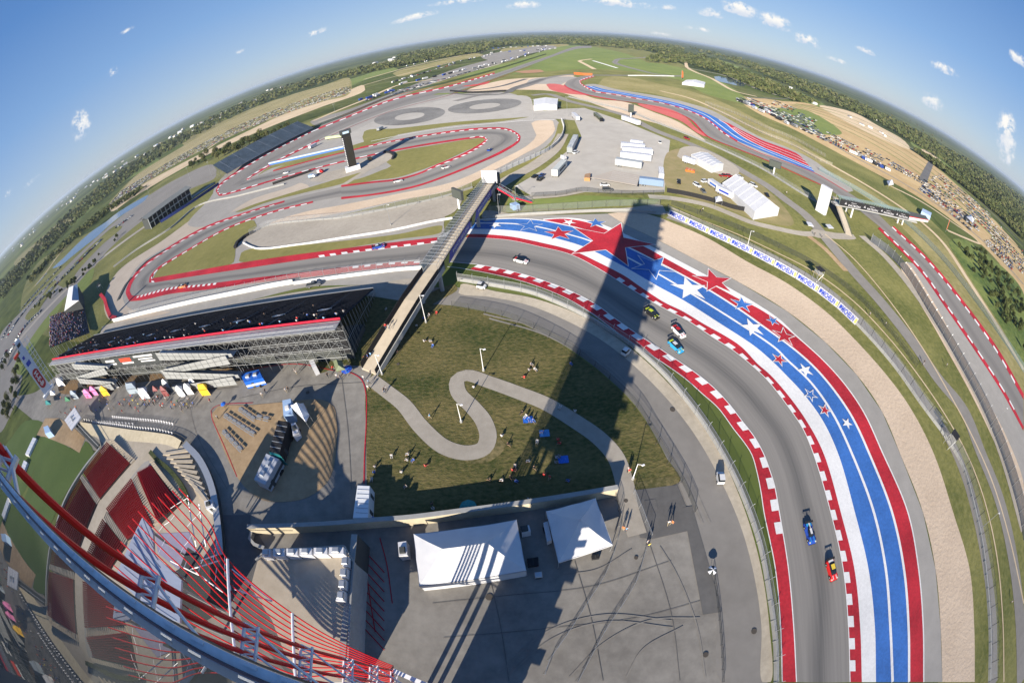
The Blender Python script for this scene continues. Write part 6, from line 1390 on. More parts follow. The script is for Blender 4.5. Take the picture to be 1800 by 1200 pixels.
# picnic benches on the dirt yard
bm_ = MB(); bm_.box((0, 0, .74), (1.8, .75, .05)); bm_.box((0, .65, .45), (1.8, .28, .05)); bm_.box((0, -.65, .45), (1.8, .28, .05))
for sx in (-.7, .7): bm_.tube([(sx, -.7, 0), (sx, .25, .72)], .05, 4); bm_.tube([(sx, .7, 0), (sx, -.25, .72)], .05, 4)
pic = [((426,722),(447,737),4,'upper row'),((400,733),(446,763),7,'long middle row'),((397,762),(424,790),5,'lower row'),((458,735),(470,738),2,'short row by the kiosk')]
bmesh_ = None
for a, b, n_, w in pic:
    A, B = at(*a), at(*b); rz = math.atan2((B - A).y, (B - A).x)
    for k in range(n_):
        p = A.lerp(B, k / max(1, n_ - 1))
        if bmesh_ is None: o = bm_.build('picnic_table', mat('weathered_aluminium', (.28, .29, .3), .6, .2, 2, .3)); bmesh_ = o.data
        else: o = bpy.data.objects.new('picnic_table', bmesh_); col.objects.link(o)
        o.location = (p.x, p.y, .1); o.rotation_euler = (0, 0, rz + math.pi / 2 * 0); o.scale = (1.0, 1.0, 1.0)
        tag(o, f'grey picnic table on the dirt yard, {w}', 'picnic table', f'picnic tables on the dirt yard, {w}')

# ============================================================ vehicles
def loft(mb, secs):
    """secs: (x, halfwidth, z0, z1, top halfwidth)"""
    V = []; F = []
    for (x, w, z0, z1, tw_) in secs:
        V += [(x, -w, z0), (x, -w, z0 + (z1 - z0) * .55), (x, -tw_, z1), (x, tw_, z1), (x, w, z0 + (z1 - z0) * .55), (x, w, z0)]
    n = len(secs)
    for i in range(n - 1):
        for k in range(6): F.append((i * 6 + k, i * 6 + (k + 1) % 6, (i + 1) * 6 + (k + 1) % 6, (i + 1) * 6 + k))
    F += [tuple(range(6)), tuple(range((n - 1) * 6 + 5, (n - 1) * 6 - 1, -1))]
    mb.add(V, F)
def wheelset(rt, xs, y, r, w):
    me = None
    for x in xs:
        for s in (-1, 1):
            if me is None: k = MB(); k.tube([(0, -w / 2, 0), (0, w / 2, 0)], r, 12); o = k.build('wheel', RUBBER, rt); me = o.data; k = MB(); k.tube([(0, -w / 2 - .01, 0), (0, w / 2 + .01, 0)], r * .55, 8); rim = k.build('rim', ALU, o).data
            else: o = child(me, 'wheel', rt); child(rim, 'rim', o)
            o.location = (x, s * y, r)
def gt_car(label, px, head, c1, c2, c3=None, z=.2, proto=False):
    p = at(*px); q = at(*head) - p; rz = math.atan2(q.y, q.x)
    rt = thing('race_car', label, 'race car', (p.x, p.y, z), rz, 'race cars on the track'); mb = MB()
    if not proto:
        loft(mb, [(-2.3, .8, .28, .75, .75), (-1.9, .98, .2, .95, .85), (-1.2, 1.0, .12, .98, .8), (-.3, .95, .12, .92, .78), (.7, .93, .12, .9, .78), (1.3, 1.0, .12, .82, .8), (1.9, .98, .14, .68, .75), (2.35, .8, .16, .5, .6)])
        b = mb.build('body', c1, rt, smooth=False)
        mb = MB(); loft(mb, [(-1.7, .62, .9, .96, .5), (-1.0, .72, .9, 1.2, .58), (-.1, .72, .88, 1.26, .58), (.55, .72, .85, 1.18, .52), (1.15, .68, .8, .86, .55)]); mb.build('windscreen', GLASSD, rt)
        mb = MB(); mb.box((-.45, 0, 1.255), (1.1, .95, .04), 0, .015); mb.build('roof_panel', c2, rt)
    else:
        loft(mb, [(-2.3, .95, .25, .6, .9), (-1.6, 1.0, .12, .82, .85), (-.6, .95, .1, .62, .8), (.4, .9, .1, .55, .75), (1.0, .98, .1, .72, .85), (1.7, 1.0, .12, .68, .8), (2.35, .9, .15, .35, .8)]); b = mb.build('body', c1, rt)
        mb = MB(); loft(mb, [(-1.5, .3, .55, .95, .2), (-.5, .55, .55, 1.1, .4), (.3, .55, .5, 1.05, .4), (.95, .5, .5, .6, .4)]); mb.build('windscreen', GLASSD, rt)
        mb = MB(); mb.box((-1.4, 0, .95), (1.7, .06, .5)); mb.build('spine_fin', c2, rt)
        mb = MB(); mb.box((-.2, 0, 1.1), (1.2, .5, .04)); mb.build('roof_panel', c2, rt)
    mb = MB()
    for s in (-.42, .42): mb.box((1.55 if not proto else 1.5, s, .80 if not proto else .74), (1.2, .16, .03))
    mb.box((-1.75, 0, .985 if not proto else .83), (.6, 1.3, .03)); explode(mb.build('livery_stripe', c3 or c2, rt), 'livery_stripe')
    mb = MB(); mb.box((-2.2, 0, 1.28), (.42, 1.85, .05)); wg = mb.build('rear_wing', BLACK, rt)
    mb = MB()
    for s in (-.9, .9): mb.box((-2.2, s, 1.2), (.5, .03, .32))
    for s in (-.35, .35): mb.box((-2.1, s, 1.05), (.12, .04, .5))
    mb.build('wing_endplate', BLACK, wg)
    mb = MB(); mb.box((2.3, 0, .14), (.25, 1.8, .04)); mb.build('front_splitter', BLACK, rt)
    k = None
    for s in (-.72, .72):
        h = MB(); h.box((2.05, s, .62), (.28, .3, .06)); h.build('headlight', plain('headlight_lens', (.75, .75, .6), .1), rt)
    wheelset(rt, (-1.4, 1.4), .88, .34, .3); return rt
cR = plain('car_red', (.5, .02, .02), .3); cW = plain('car_white', (.6, .6, .6), .3); cB = plain('car_blue', (.02, .06, .32), .3); cC = plain('car_cyan', (.03, .28, .55), .3); cK = plain('car_black', (.015, .015, .017), .3); cY = plain('car_yellow_green', (.5, .6, .04), .35); cS = plain('car_silver', (.36, .37, .38), .3, .4); cO = plain('car_orange', (.6, .15, .03), .35)
gt_car('blue and white prototype race car nearest the bottom edge kerb, ahead in the bend', (1421, 939), (1426, 958), cB, cW, cC, proto=True)
gt_car('red and white race car with yellow roof beside the outer kerb near the bottom', (1459, 1003), (1464, 1022), cR, plain('roof_yellow', (.7, .5, .05)), cW)
gt_car('black and lime green race car at the edge of the tower shadow', (1145, 554), (1155, 562), cK, cY, cY)
gt_car('white and red race car running beside the turquoise one', (1192, 586), (1202, 596), cW, cR, cR)
gt_car('turquoise race car with white roof on the inside of the bend', (1187, 612), (1197, 621), cC, cW, cY)
gt_car('white race car with red and black livery just right of the footbridge', (916, 461), (928, 464), cW, cK, cR)
gt_car('blue and red race car just left of the footbridge', (666, 436), (678, 433), cB, cW, cR)
gt_car('orange race car braking out of the near hairpin', (322, 505), (333, 502), cO, cW, cK)
gt_car('white and black race car on the kerb left of the video tower path', (700, 320), (712, 317), cW, cK, cK)
gt_car('pale pink white race car entering the rounded far corner', (784, 296), (797, 292), cW, cR, cR)
gt_car('dark blue race car in the middle of the rounded far corner', (861, 265), (869, 259), cB, cW, cK)
gt_car('white race car on the inner leg below the blue and white banner wall', (503, 305), (511, 303), cW, cS, cB)
# street vehicles: one of each body in each paint, then copies
def sedan(m):
    rt = thing('parked_car', 'x', 'car'); mb = MB(); loft(mb, [(-2.25, .8, .3, .85, .7), (-1.7, .9, .25, .98, .8), (.6, .9, .25, .95, .8), (1.9, .88, .25, .8, .7), (2.25, .8, .3, .65, .6)]); mb.build('body', m, rt)
    mb = MB(); loft(mb, [(-1.75, .72, .9, .98, .6), (-1.1, .76, .9, 1.42, .6), (.3, .76, .9, 1.44, .6), (1.15, .72, .88, .92, .6)]); mb.build('window_glass', GLASSD, rt)
    mb = MB(); mb.box((-.4, 0, 1.45), (1.5, 1.18, .05), 0, .02); mb.build('roof', m, rt); wheelset(rt, (-1.35, 1.4), .82, .33, .22); return rt
def suv(m):
    rt = thing('parked_car', 'x', 'car'); mb = MB(); loft(mb, [(-2.35, .88, .35, 1.1, .85), (-2.2, .95, .3, 1.15, .9), (1.0, .95, .3, 1.1, .88), (2.1, .93, .3, 1.0, .85), (2.4, .85, .35, .8, .7)]); mb.build('body', m, rt)
    mb = MB(); loft(mb, [(-2.25, .82, 1.08, 1.2, .75), (-2.05, .84, 1.05, 1.75, .72), (.4, .84, 1.05, 1.78, .72), (1.2, .8, 1.02, 1.08, .7)]); mb.build('window_glass', GLASSD, rt)
    mb = MB(); mb.box((-.85, 0, 1.79), (2.4, 1.42, .05), 0, .02); mb.build('roof', m, rt); wheelset(rt, (-1.5, 1.5), .86, .38, .25); return rt
def pickup(m):
    rt = thing('pickup_truck', 'x', 'pickup'); mb = MB(); loft(mb, [(-2.8, .95, .45, 1.1, .95), (1.2, .95, .4, 1.1, .9), (2.4, .95, .4, 1.05, .88), (2.75, .88, .45, .9, .75)]); mb.build('body', m, rt)
    mb = MB(); mb.box((-1.75, 0, 1.11), (1.9, 1.6, .04)); mb.build('load_bed', CHAR, rt)
    mb = MB(); loft(mb, [(-.75, .84, 1.05, 1.75, .7), (.6, .84, 1.05, 1.78, .7), (1.3, .8, 1.05, 1.1, .7)]); mb.build('window_glass', GLASSD, rt)
    mb = MB(); mb.box((-.1, 0, 1.8), (1.4, 1.38, .05), 0, .02); mb.build('roof', m, rt); wheelset(rt, (-1.7, 1.7), .86, .42, .28); return rt
PAINT = {'white': cW, 'black': cK, 'silver': cS, 'red': plain('paint_dark_red', (.3, .02, .02), .3), 'blue': plain('paint_navy', (.03, .06, .2), .3), 'grey': plain('paint_grey', (.12, .125, .13), .3)}
PROTO = {}; USED = set()
def park(kind, colr, p, rz, label, group=None, z=.08):
    k = (kind, colr)
    if k not in PROTO: PROTO[k] = {'sedan': sedan, 'suv': suv, 'pickup': pickup}[kind](PAINT[colr]); o = PROTO[k]
    else: o = copy_tree(PROTO[k])
    o.location = (p.x, p.y, z); o.rotation_euler = (0, 0, rz); o.scale = (1, 1, 1); o['label'] = label
    if group: o['group'] = group
    elif 'group' in o: del o['group']
    return o
def pk(kind, colr, a, b, label, z=.15, sc_=1.0):
    p, q = at(*a), at(*b) - at(*a); park(kind, colr, p, math.atan2(q.y, q.x), label, None, z).scale = (sc_, sc_ if sc_ == 1 else .8, 1)
pk('suv', 'red', (1207,245), (1217,249), 'dark red and black van on the access road beside the paddock')
pk('pickup', 'black', (1193,322), (1193,330), 'black pickup standing on the trampled grass by the tower shadow')
pk('suv', 'white', (1225,328), (1232,332), 'white estate car in the cluster left of the very large marquee, leftmost')
pk('suv', 'white', (1239,321), (1249,320), 'white van in the cluster left of the very large marquee, rear')
pk('sedan', 'grey', (1236,338), (1241,343), 'grey car in the cluster left of the very large marquee, front')
pk('suv', 'white', (1324,328), (1332,332), 'white car on the right side of the very large marquee')
pk('sedan', 'black', (1348,345), (1352,350), 'black car on the dry grass right of the very large marquee')
for k_, (x_, c_2) in enumerate(((941, 'black'), (948, 'grey'), (955, 'black'), (962, 'white'), (969, 'red'), (976, 'black'), (984, 'black'))): park('suv' if k_ % 2 else 'sedan', c_2, at(x_, 190.5 + .3 * (k_ % 2)), 1.2, f'{c_2} car in the line in front of the far edge marquee, ' + ['first', 'second', 'third', 'fourth', 'fifth', 'sixth', 'seventh'][k_], None, .15)
pk('sedan', 'black', (941,312), (949,308), 'black car left of the white trailers in the paddock, upper left')
pk('sedan', 'blue', (953,310), (961,304), 'navy car left of the white trailers in the paddock, middle')
pk('suv', 'black', (950,317), (957,312), 'black sport utility left of the white trailers in the paddock, lower')
pk('sedan', 'white', (1063,327), (1073,327), 'white car parked below the tan trailer roof')
pk('suv', 'grey', (1068,336), (1078,336), 'grey car behind the paddock fence')
pk('suv', 'white', (1012,270), (1016,268), 'white car at the end of the long dark trailer')
pk('pickup', 'white', (1160,252), (1160,244), 'white pickup at the upper right of the paddock')
pk('sedan', 'white', (690,408), (700,406), 'x') if False else None
pk('suv', 'white', (847,507), (853,508), 'white utility cart parked behind the inner concrete barrier by the bridge', sc_=.55)
pk('suv', 'white', (1100,622), (1104,618), 'white utility cart behind the debris fence, partly in the tower shadow', sc_=.55)
pk('suv', 'white', (1264,843), (1263,835), 'white cart on the pale gravel beside the lower barrier', sc_=.55)
pk('pickup', 'grey', (553,503), (562,501), 'grey service truck on the lane in front of the grandstand')
pk('suv', 'white', (905,347), (910,345), 'x') if False else None
pk('suv', 'red', (1282,312), (1290,313), 'red fire engine like truck behind the very large marquee')
pk('pickup', 'red', (1272,311), (1279,311), 'red pickup at the rear corner of the very large marquee')
pk('sedan', 'white', (1300,313), (1306,315), 'white and red ambulance like car beside the red trucks')
# trailers and lorries in the paddock
def lorry(label, a, b, w, h, m, cabm=None, name='semi_trailer', z=.1, band=None):
    A, B = at(*a), at(*b); d = B - A; L = d.length; rz = math.atan2(d.y, d.x); c = (A + B) / 2; rt = thing(name, label, 'lorry', (c.x, c.y, z), rz)
    mb = MB(); mb.box((-.8 if cabm else 0, 0, .9 + (h - .9) / 2), (L - (3 if cabm else 0), w, h - .9), 0, .12); mb.build('cargo_box', m, rt)
    mb = MB(); mb.box((0, 0, .8), (L * .9, w * .5, .25)); mb.build('chassis', CHAR, rt)
    if band: mb = MB(); [mb.box((-.8 if cabm else 0, s * (w / 2 + .015), h * .6), (L * .6, .02, h * .25)) for s in (1, -1)]; mb.build('side_graphic', band, rt)
    mb = MB()
    for k in range(int(L / 1.5)): mb.box((-L / 2 + (.3 if cabm else 1) + k * 1.4, 0, h + .02), (.08, w * .96, .05))
    mb.build('roof_rib', STEEL, rt)
    if cabm:
        mb = MB(); loft(mb, [(L / 2 - 2.4, w * .46, .8, h * .92, w * .42), (L / 2 - 1.0, w * .46, .8, h * .9, w * .42), (L / 2 - .2, w * .46, .8, h * .62, w * .42), (L / 2, w * .44, .7, h * .45, w * .4)]); mb.build('cab', cabm, rt)
    wheelset(rt, (-L / 2 + 1.5, -L / 2 + 2.7) + ((L / 2 - 1.4,) if cabm else ()), w / 2 - .2, .5, .3); return rt
lorry('long dark transporter parked beside the rounded corner road', (1001,272), (1013,246), 3.0, 4.1, plain('silver_box', (.33, .35, .36), .4, .3), cK)
lorry('white transporter parked beside two black cars', (975,313), (992,294), 3.0, 4.1, plain('pale_green_box', (.5, .52, .48)), None, band=CHAR)
lorry('white transporter near the tip of the service road', (1008,206), (1016,214), 2.8, 4, CABW, None)
lorry('army green flatbed lorry crossing the paddock', (1046,204), (1058,215), 2.8, 3.2, plain('army_green', (.08, .09, .05)), cK)
lorry('long white transporter parked along the paddock edge', (1095,212), (1123,222), 3.2, 4.2, CABW, None)
lorry('white tractor unit beside the white transporter in the paddock', (987,283), (994,281), 2.5, 3, CABW, CABW)
for k, (a, b, l) in enumerate((((1091,262),(1133,266),'topmost'), ((1093,270),(1146,274),'second'), ((1090,279),(1144,285),'third, with a long open side'), ((1082,291),(1128,298),'fourth with the grey awning'), ((1108,257),(1130,260),'short one at the rear'))):
    lorry(f'white race trailer in the stacked row on the paddock, {l}', a, b, 4.2 if k < 4 else 2.5, 4.2, CABW if k != 3 else plain('awning_grey', (.4, .42, .42)), None, 'race_trailer')
detail(boxy('awning_roof', 'wide tan flat roofed awning in front of the stacked trailers', 'awning', [(1038,312),(1078,299),(1125,308),(1120,326)], 4.2, plain('tan_awning', (.3, .27, .24), .8), z0=3.9), STEEL, 6)
detail(boxy('pallet_stack', 'stack of brown pallets beside the tan awning', 'pallets', [(1028,306),(1038,304),(1037,313),(1027,312)], 1.8, plain('pine_wood', (.4, .22, .09))), STEEL, 4)
lorry('blue grey race trailer in the tower shadow tip', (1122,325), (1165,330), 3.2, 3.9, plain('blue_grey_paint', (.2, .28, .4)), None, 'race_trailer')
lorry('white support truck standing upright in the paddock corner', (1162,318), (1161,302), 2.6, 3.4, CABW, CABW, 'support_truck')
lorry('grey roofed trailer on the service yard left of the garage tent', (1201,285), (1222,292), 3, 3.8, CABW, None, 'race_trailer')
lorry('white bus in the cluster left of the very large marquee', (1260,338), (1288,352), 3, 3.8, CABW, None, 'motorhome', band=BBLUE)
lorry('blue and white motorhome behind the white bus', (1247,325), (1266,338), 3, 3.4, CABW, None, 'motorhome', band=RBLUE)
detail(boxy('inflatable_bumper', 'orange inflatable lying beside the grey roofed trailer', 'inflatable', [(1206,294),(1222,298),(1221,301),(1205,298)], 1.2, cO), WHT, 3)
tent('white square tent at the corner of the black screen fence', [(1257,346),(1268,345),(1270,352),(1258,354)], 2.8, 4.2, WHITE)
lorry('silver truck on the skid pad beside the painted rings', (664,232), (673,227), 2.5, 3, plain('silver_box', (.33, .35, .36), .4, .3), CABW, 'box_truck')
lorry('pale green flatbed near the video tower', (574,246), (603,242), 3, 3, plain('pale_lime', (.45, .5, .3)), None, 'flatbed_truck')
lorry('white box truck on the verge left of the banner wall', (545,263), (556,257), 2.6, 3.2, CABW, None, 'box_truck')
lorry('light blue tanker truck left of the video tower', (543,314), (556,312), 2.4, 2.6, LBLUE, CABW, 'tank_truck')
lorry('red and white crane truck left of the video tower', (558,306), (569,304), 2.4, 2.8, CABW, cR, 'crane_truck')
lorry('wooden crate truck below the video tower shadow', (648,284), (653,282), 2, 2.6, plain('pine_wood', (.4, .22, .09)), None, 'cargo_truck')
lorry('grey blue utility shed on the service yard right of the bridge', (900,372), (911,369), 3, 3, LBLUE, None, 'utility_trailer')
# far lots
random.seed(5)
ORD = ['first', 'second', 'third', 'fourth', 'fifth', 'sixth', 'seventh', 'eighth', 'ninth', 'tenth', 'eleventh', 'twelfth']
lots = {'right lot': ([[(1300,176),(1345,194),(1400,220),(1450,244),(1500,267),(1545,290)], [(1308,174),(1350,190),(1410,216),(1460,240),(1505,262)], [(1402,202),(1420,210),(1432,215)], [(1360,181),(1395,194)], [(1520,265),(1580,297),(1626,322)], [(1545,276),(1600,308)], [(1625,325),(1680,366),(1720,402),(1765,442),(1799,478)], [(1632,318),(1690,360),(1730,395),(1799,462)], [(1640,312),(1700,358),(1745,398),(1799,448)], [(1650,310),(1710,356),(1760,400)], [(1620,332),(1670,370),(1720,414),(1780,470)]], 10.5),
        'left lot': ([mixpx(LL_, LU_, f_ / 7 + .06) for f_ in range(7)], 8),
        'entry car park': ([[(3,597),(20,567),(45,536),(80,498),(105,472)], [(8,600),(28,568),(60,528),(98,490)], [(60,540),(95,505),(140,460),(190,412),(230,382)], [(15,625),(40,580),(75,545)], [(2,640),(14,612)]], 7),
        'pit road verge': ([[(642,178),(680,165),(730,152),(770,142)], [(700,143),(760,124),(800,113)], [(690,167),(740,152),(800,134),(850,120)]], 12)}
spots = []
for nm, (rows, st_) in lots.items():
    rows_ = [(ri_, r) for ri_, r in enumerate(rows)] + ([(ri_, [(p[0] + dx, p[1] + dy) for p in r]) for ri_, r in enumerate(rows) for dx, dy in (((2.5, -2.6), (-2.5, 2.4)) if nm == 'right lot' else ((1.2, -1.6),) if nm == 'entry car park' else ())])
    for ri_, r in rows_:
        W = [at(*p) for p in spl(r, 5)]; n_ = int(wlen(W) / (3.1 if nm != 'entry car park' else 3.4))
        if n_ < 2: continue
        P = resample(W, n_)
        for i, p in enumerate(P):
            if random.random() < .2 or math.sin(i * .13 + ri_ * 1.7) > .93: continue
            t = P[min(i + 1, n_ - 1)] - P[max(0, i - 1)]; nn = Vector((-t.y, t.x, 0)).normalized()
            spots.append((p.length, p + nn * random.uniform(-.5, .5), math.atan2(t.y, t.x) + math.pi / 2 + random.uniform(-.06, .06) + (math.pi if random.random() < .5 else 0), nm, ri_))
spots.sort(key=lambda s: s[0])
simple = {}
kinds = ['sedan', 'suv', 'suv', 'pickup', 'sedan']; cols = ['white', 'white', 'white', 'white', 'black', 'black', 'black', 'silver', 'silver', 'silver', 'grey', 'grey', 'red', 'blue']
def far_body(kind, m, mb=None):
    mb = mb or MB()
    return mb
for i, s in enumerate(spots[:250]):
    kd, cl = random.choice(kinds), random.choice(cols); wd = {'sedan': 'saloon', 'suv': 'tall car', 'pickup': 'pickup'}[kd]; key = (kd, cl)
    if key not in simple:
        mb = MB(); mb.cur = 0; L = {'sedan': 2.25, 'suv': 2.35, 'pickup': 2.7}[kd]
        loft(mb, [(-L, .85, .3, .95, .75), (L * .5, .9, .3, .95, .8), (L, .82, .3, .75, .65)]); mb.cur = 1
        zr = {'sedan': 1.4, 'suv': 1.75, 'pickup': 1.75}[kd]; x0 = -L * .75 if kd != 'pickup' else -.7
        loft(mb, [(x0, .78, .9, zr - .1, .65), (.5, .78, .9, zr - .05, .65), (1.15, .74, .9, .98, .6)]); mb.cur = 0
        mb.box(((x0 + .6) / 2, 0, zr), (.9 - x0 * .75, 1.3, .1), 0, .04); mb.cur = 2
        for x in (-1.4, 1.4): mb.tube([(x, -.9, .33), (x, .9, .33)], .33, 8)
        o = mb.build('parked_car', [PAINT[cl], GLASSD, RUBBER]); simple[key] = o.data
    else: o = bpy.data.objects.new('parked_car', simple[key]); col.objects.link(o)
    o.location = (s[1].x, s[1].y, .12); o.rotation_euler = (0, 0, s[2]); tag(o, f'{cl} {wd} among the parked cars of the {s[3]}, {ORD[s[4] % 12]} row', 'car', f'{cl} {wd}s in the {ORD[s[4] % 12]} row of the {s[3]}')
mb = MB(); CM = [cW, cK, cS, PAINT['grey'], PAINT['red'], PAINT['blue'], GLASSD]
for s in spots[250:]:
    mb.cur = random.choice([0, 0, 0, 0, 1, 1, 1, 2, 2, 2, 3, 3, 3, 4, 5]); mb.box((s[1].x, s[1].y, .75), (4.5, 1.8, .75), s[2], .15); mb.cur = 6; mb.box((s[1].x, s[1].y, 1.25), (2.4, 1.55, .5), s[2], .2)
o = mb.build('distant_parked_cars', CM); tag(o, 'mass of distant parked cars filling the rest of the grass car parks', 'cars', kind='stuff')
# white camper vans, tents and trucks along the pit road and lots
random.seed(8)
rv = [[(1302,178),(1345,198),(1400,224)], [(1500,270),(1560,300)], [(690,146),(740,130)], [(700,150),(800,128),(850,117),(905,104)], [(905,104),(945,92),(965,85)], [(830,88),(900,84),(960,81)], [(640,176),(690,160)], [(770,118),(830,104),(870,96)], [(720,116),(780,100)], [(850,94),(920,90),(975,86)], [(1120,82),(1190,92),(1240,106)]]
ri2 = 0
nmz = ['near edge of the right car park', 'lower edge of the right car park', 'pit road verge, left end', 'edge of the long straight', 'far end of the long straight', 'far paddock skyline', 'lower pit road verge', 'lot behind the pit road', 'outer edge of the far lots', 'skyline lot straight ahead', 'edge of the skyline woods']
for k, r in enumerate(rv):
    W = [at(*p) for p in spl(r, 5)]; n_ = [16, 10, 7, 24, 14, 16, 7, 12, 9, 14, 8][k]
    sc_ = max(1, W[0].length / 420)
    for i, p in enumerate(resample(W, n_)):
        t = W[-1] - W[0]; nn = Vector((-t.y, t.x, 0)).normalized(); q = p + nn * random.uniform(-6, 6) * sc_; L = random.uniform(6, 11); c = random.choice([CABW, CABW, WHITE, cS, cK, cB]); cn = {CABW: 'white', WHITE: 'bright white', cS: 'silver', cK: 'black', cB: 'dark blue'}[c]
        mb = MB(); mb.cur = 0; rz = random.uniform(0, 3.1); mb.box((0, 0, 1.9), (L, 2.6, 2.6), 0, .2); mb.box((L * .2, 0, 3.35), (1.2, .9, .3), 0, .05); mb.cur = 1; mb.box((0, 0, 2.1), (L * .8, 2.64, .6)); mb.box((0, 0, .45), (L * .7, 2.2, .5))
        o = mb.build('camper_van', [c, CHAR]); o.location = (q.x, q.y, .1); o.rotation_euler = (0, 0, math.atan2(t.y, t.x) + random.uniform(-.3, .3)); tag(o, f'{cn} camper van parked at the {nmz[k]}', 'camper van', f'{cn} campers at the {nmz[k]}')
# town and farm buildings
random.seed(21)
town = [([(10,455),(60,405),(120,352),(200,300),(300,243),(400,197),(500,150)], 70, 'pale house in the distant town strip on the left', 'houses of the distant town'), ([(640,118),(700,104),(760,90),(830,76)], 16, 'pale distant shed beyond the pit road', 'distant sheds beyond the pit road'), ([(1380,150),(1440,182),(1500,210),(1560,240)], 8, 'small white house in the woods on the right', 'houses in the right hand woods'), ([(1540,208),(1580,228)], 6, 'small building beside the trees above the right car park', 'buildings above the right car park')]
hm = None
for pa, n_, lb, g in town:
    for k in range(n_):
        P = spl(pa, 4); p = random.choice(P); q = at(p[0] + random.uniform(-6, 6), p[1] + random.uniform(-3, 4)); sc_ = min(1.6, max(.6, q.length / 1500))
        mb = MB(); mb.cur = 0; mb.prism([(-8, -5), (8, -5), (8, 5), (-8, 5)], 0, 4); mb.cur = 1; mb.add([(-8.4, -5.4, 4), (8.4, -5.4, 4), (8.4, 5.4, 4), (-8.4, 5.4, 4), (-8.4, 0, 6.4), (8.4, 0, 6.4)], [(0, 1, 5, 4), (2, 3, 4, 5), (1, 2, 5), (3, 0, 4)])
        if hm is None: hm = [mb.build('far_house', [WHT, m]) for m in (plain('roof_white', (.7, .7, .7)), plain('roof_grey', (.3, .3, .31)), plain('roof_tan', (.4, .33, .25)))]; bases = hm; o = None
        b_ = random.choice(bases)
        if b_.get('label') is None: o = b_
        else: o = bpy.data.objects.new('far_house', b_.data); col.objects.link(o)
        o.location = (q.x, q.y, 0); o.rotation_euler = (0, 0, random.uniform(0, 3)); o.scale = (sc_, sc_, sc_); tag(o, lb, 'house', g)

# ============================================================ lamp posts, camera stands, bollards
def lamp(label, base, h, heads=1, m=WSTEEL, tilt=0):
    p = at(*base); rt = thing('lamp_post', label, 'lamp post', (p.x, p.y, .1), 0); mb = MB(); mb.tube([(0, 0, 0), (0, 0, h)], [.11, .06], 6); mb.build('pole', m, rt); mb = MB(); mb.cyl((0, 0, 0), .3, .5, 8); mb.build('footing', GREYW, rt)
    for k in range(heads): mb = MB(); s = -1 if k else 1; mb.tube([(0, 0, h - .1), (s * .7, -.3, h)], .05, 4); mb.box((s * .9, -.35, h), (.6, .35, .18), .3, .05); mb.build('lamp_head', WHITE, rt)
lamp('white lamp post on the bowl grass above the winding path', (850, 652), 7.0)
lamp('white lamp post on the grass tongue inside the winding path', (811, 742), 6.0)
lamp('white lamp post leaning into view beside the middle of the footbridge ramp', (749, 567), 9.0)
lamp('white lamp post at the foot of the footbridge ramp', (672, 658), 6.5)
lamp('white lamp post on the bowl grass near the chain link corner', (1112, 842), 5.5)
lamp('grey lamp post on the service yard above the star painted run-off', (877, 377), 8.5, 1, STEEL)
lamp('grey mast beside the stairs of the footbridge', (907, 359), 8, 1, STEEL)
lamp('grey lamp post on the outer service lane beside the lower gravel', (1722, 930), 8, 1, STEEL)
lamp('grey lamp post left of the service loop', (687, 396), 9, 1, STEEL)
lamp('tall white mast on the service lane beside the banners', (1312, 440), 8, 1, WSTEEL)
lamp('grey camera mast at the back straight fence', (1742, 753), 10, 1, STEEL)
for k, (b, l) in enumerate((((937, 210), 'beside the far marquee'), ((267, 355), 'above the pond'), ((335, 318), 'by the dirt road'), ((372, 310), 'left of the long far stand'), ((215, 390), 'at the bank of the pond'), ((105, 478), 'beside the entry car park'), ((725, 112), 'far off behind the pit road'), ((768, 118), 'beside the far parking'), ((907, 78), 'on the skyline trees'), ((988, 75), 'right of the skyline trees'), ((997, 205), 'at the paddock edge'), ((590, 205), 'behind the far stand'))):
    lamp(f'tall floodlight mast {l}', b, 16, 2, STEEL)
fl = at(1662, 408); rt = thing('feather_flag', 'orange feather flag beside the sandy path beyond the far bridge', 'flag', fl); mb = MB(); mb.tube([(0, 0, 0), (0, 0, 12)], .1, 5); mb.build('flag_pole', STEEL, rt); mb = MB(); mb.add([(.1, 0, 2), (1.8, .3, 3), (1.6, .3, 10), (.1, 0, 12)], [(0, 1, 2, 3)]); mb.add([(.1, .06, 2), (1.8, .36, 3), (1.6, .36, 10), (.1, .06, 12)], [(3, 2, 1, 0)]); mb.build('flag_cloth', plain('orange_vinyl', (.6, .2, .03)), rt)
fl = at(1198, 139); rt = thing('feather_flag', 'orange feather flag beside the round white pavilion', 'flag', fl); mb = MB(); mb.tube([(0, 0, 0), (0, 0, 16)], .2, 5); mb.build('flag_pole', STEEL, rt); mb = MB(); mb.add([(.1, 0, 2), (3.2, .3, 3), (2.8, .3, 13), (.1, 0, 16)], [(0, 1, 2, 3)]); mb.add([(.1, .06, 2), (3.2, .36, 3), (2.8, .36, 13), (.1, .06, 16)], [(3, 2, 1, 0)]); mb.build('flag_cloth', plain('orange_vinyl', (.6, .2, .03)), rt)
def camstand(label, px):
    p = at(*px); rt = thing('camera_stand', label, 'camera stand', p); mb = MB()
    for sx in (-1.3, 1.3):
        for sy in (-1.3, 1.3): mb.tube([(sx, sy, 0), (sx, sy, 4.6)], .08, 4)
    mb.tube([(-1.3, -1.3, 0), (1.3, -1.3, 3.4)], .05, 4); mb.tube([(1.3, 1.3, 0), (-1.3, 1.3, 3.4)], .05, 4); mb.build('scaffold_frame', STEEL, rt)
    mb = MB(); mb.box((0, 0, 3.5), (2.9, 2.9, .15)); mb.build('platform', GREYW, rt); mb = MB(); mb.box((0, 0, 4.9), (3.2, 3.2, .15), .2); mb.build('sunshade', BLACK, rt)
camstand('scaffold camera stand with black sunshade on the outer service lane', (1435, 493))
camstand('scaffold camera stand at the lower end of the outer fence', (1664, 783))
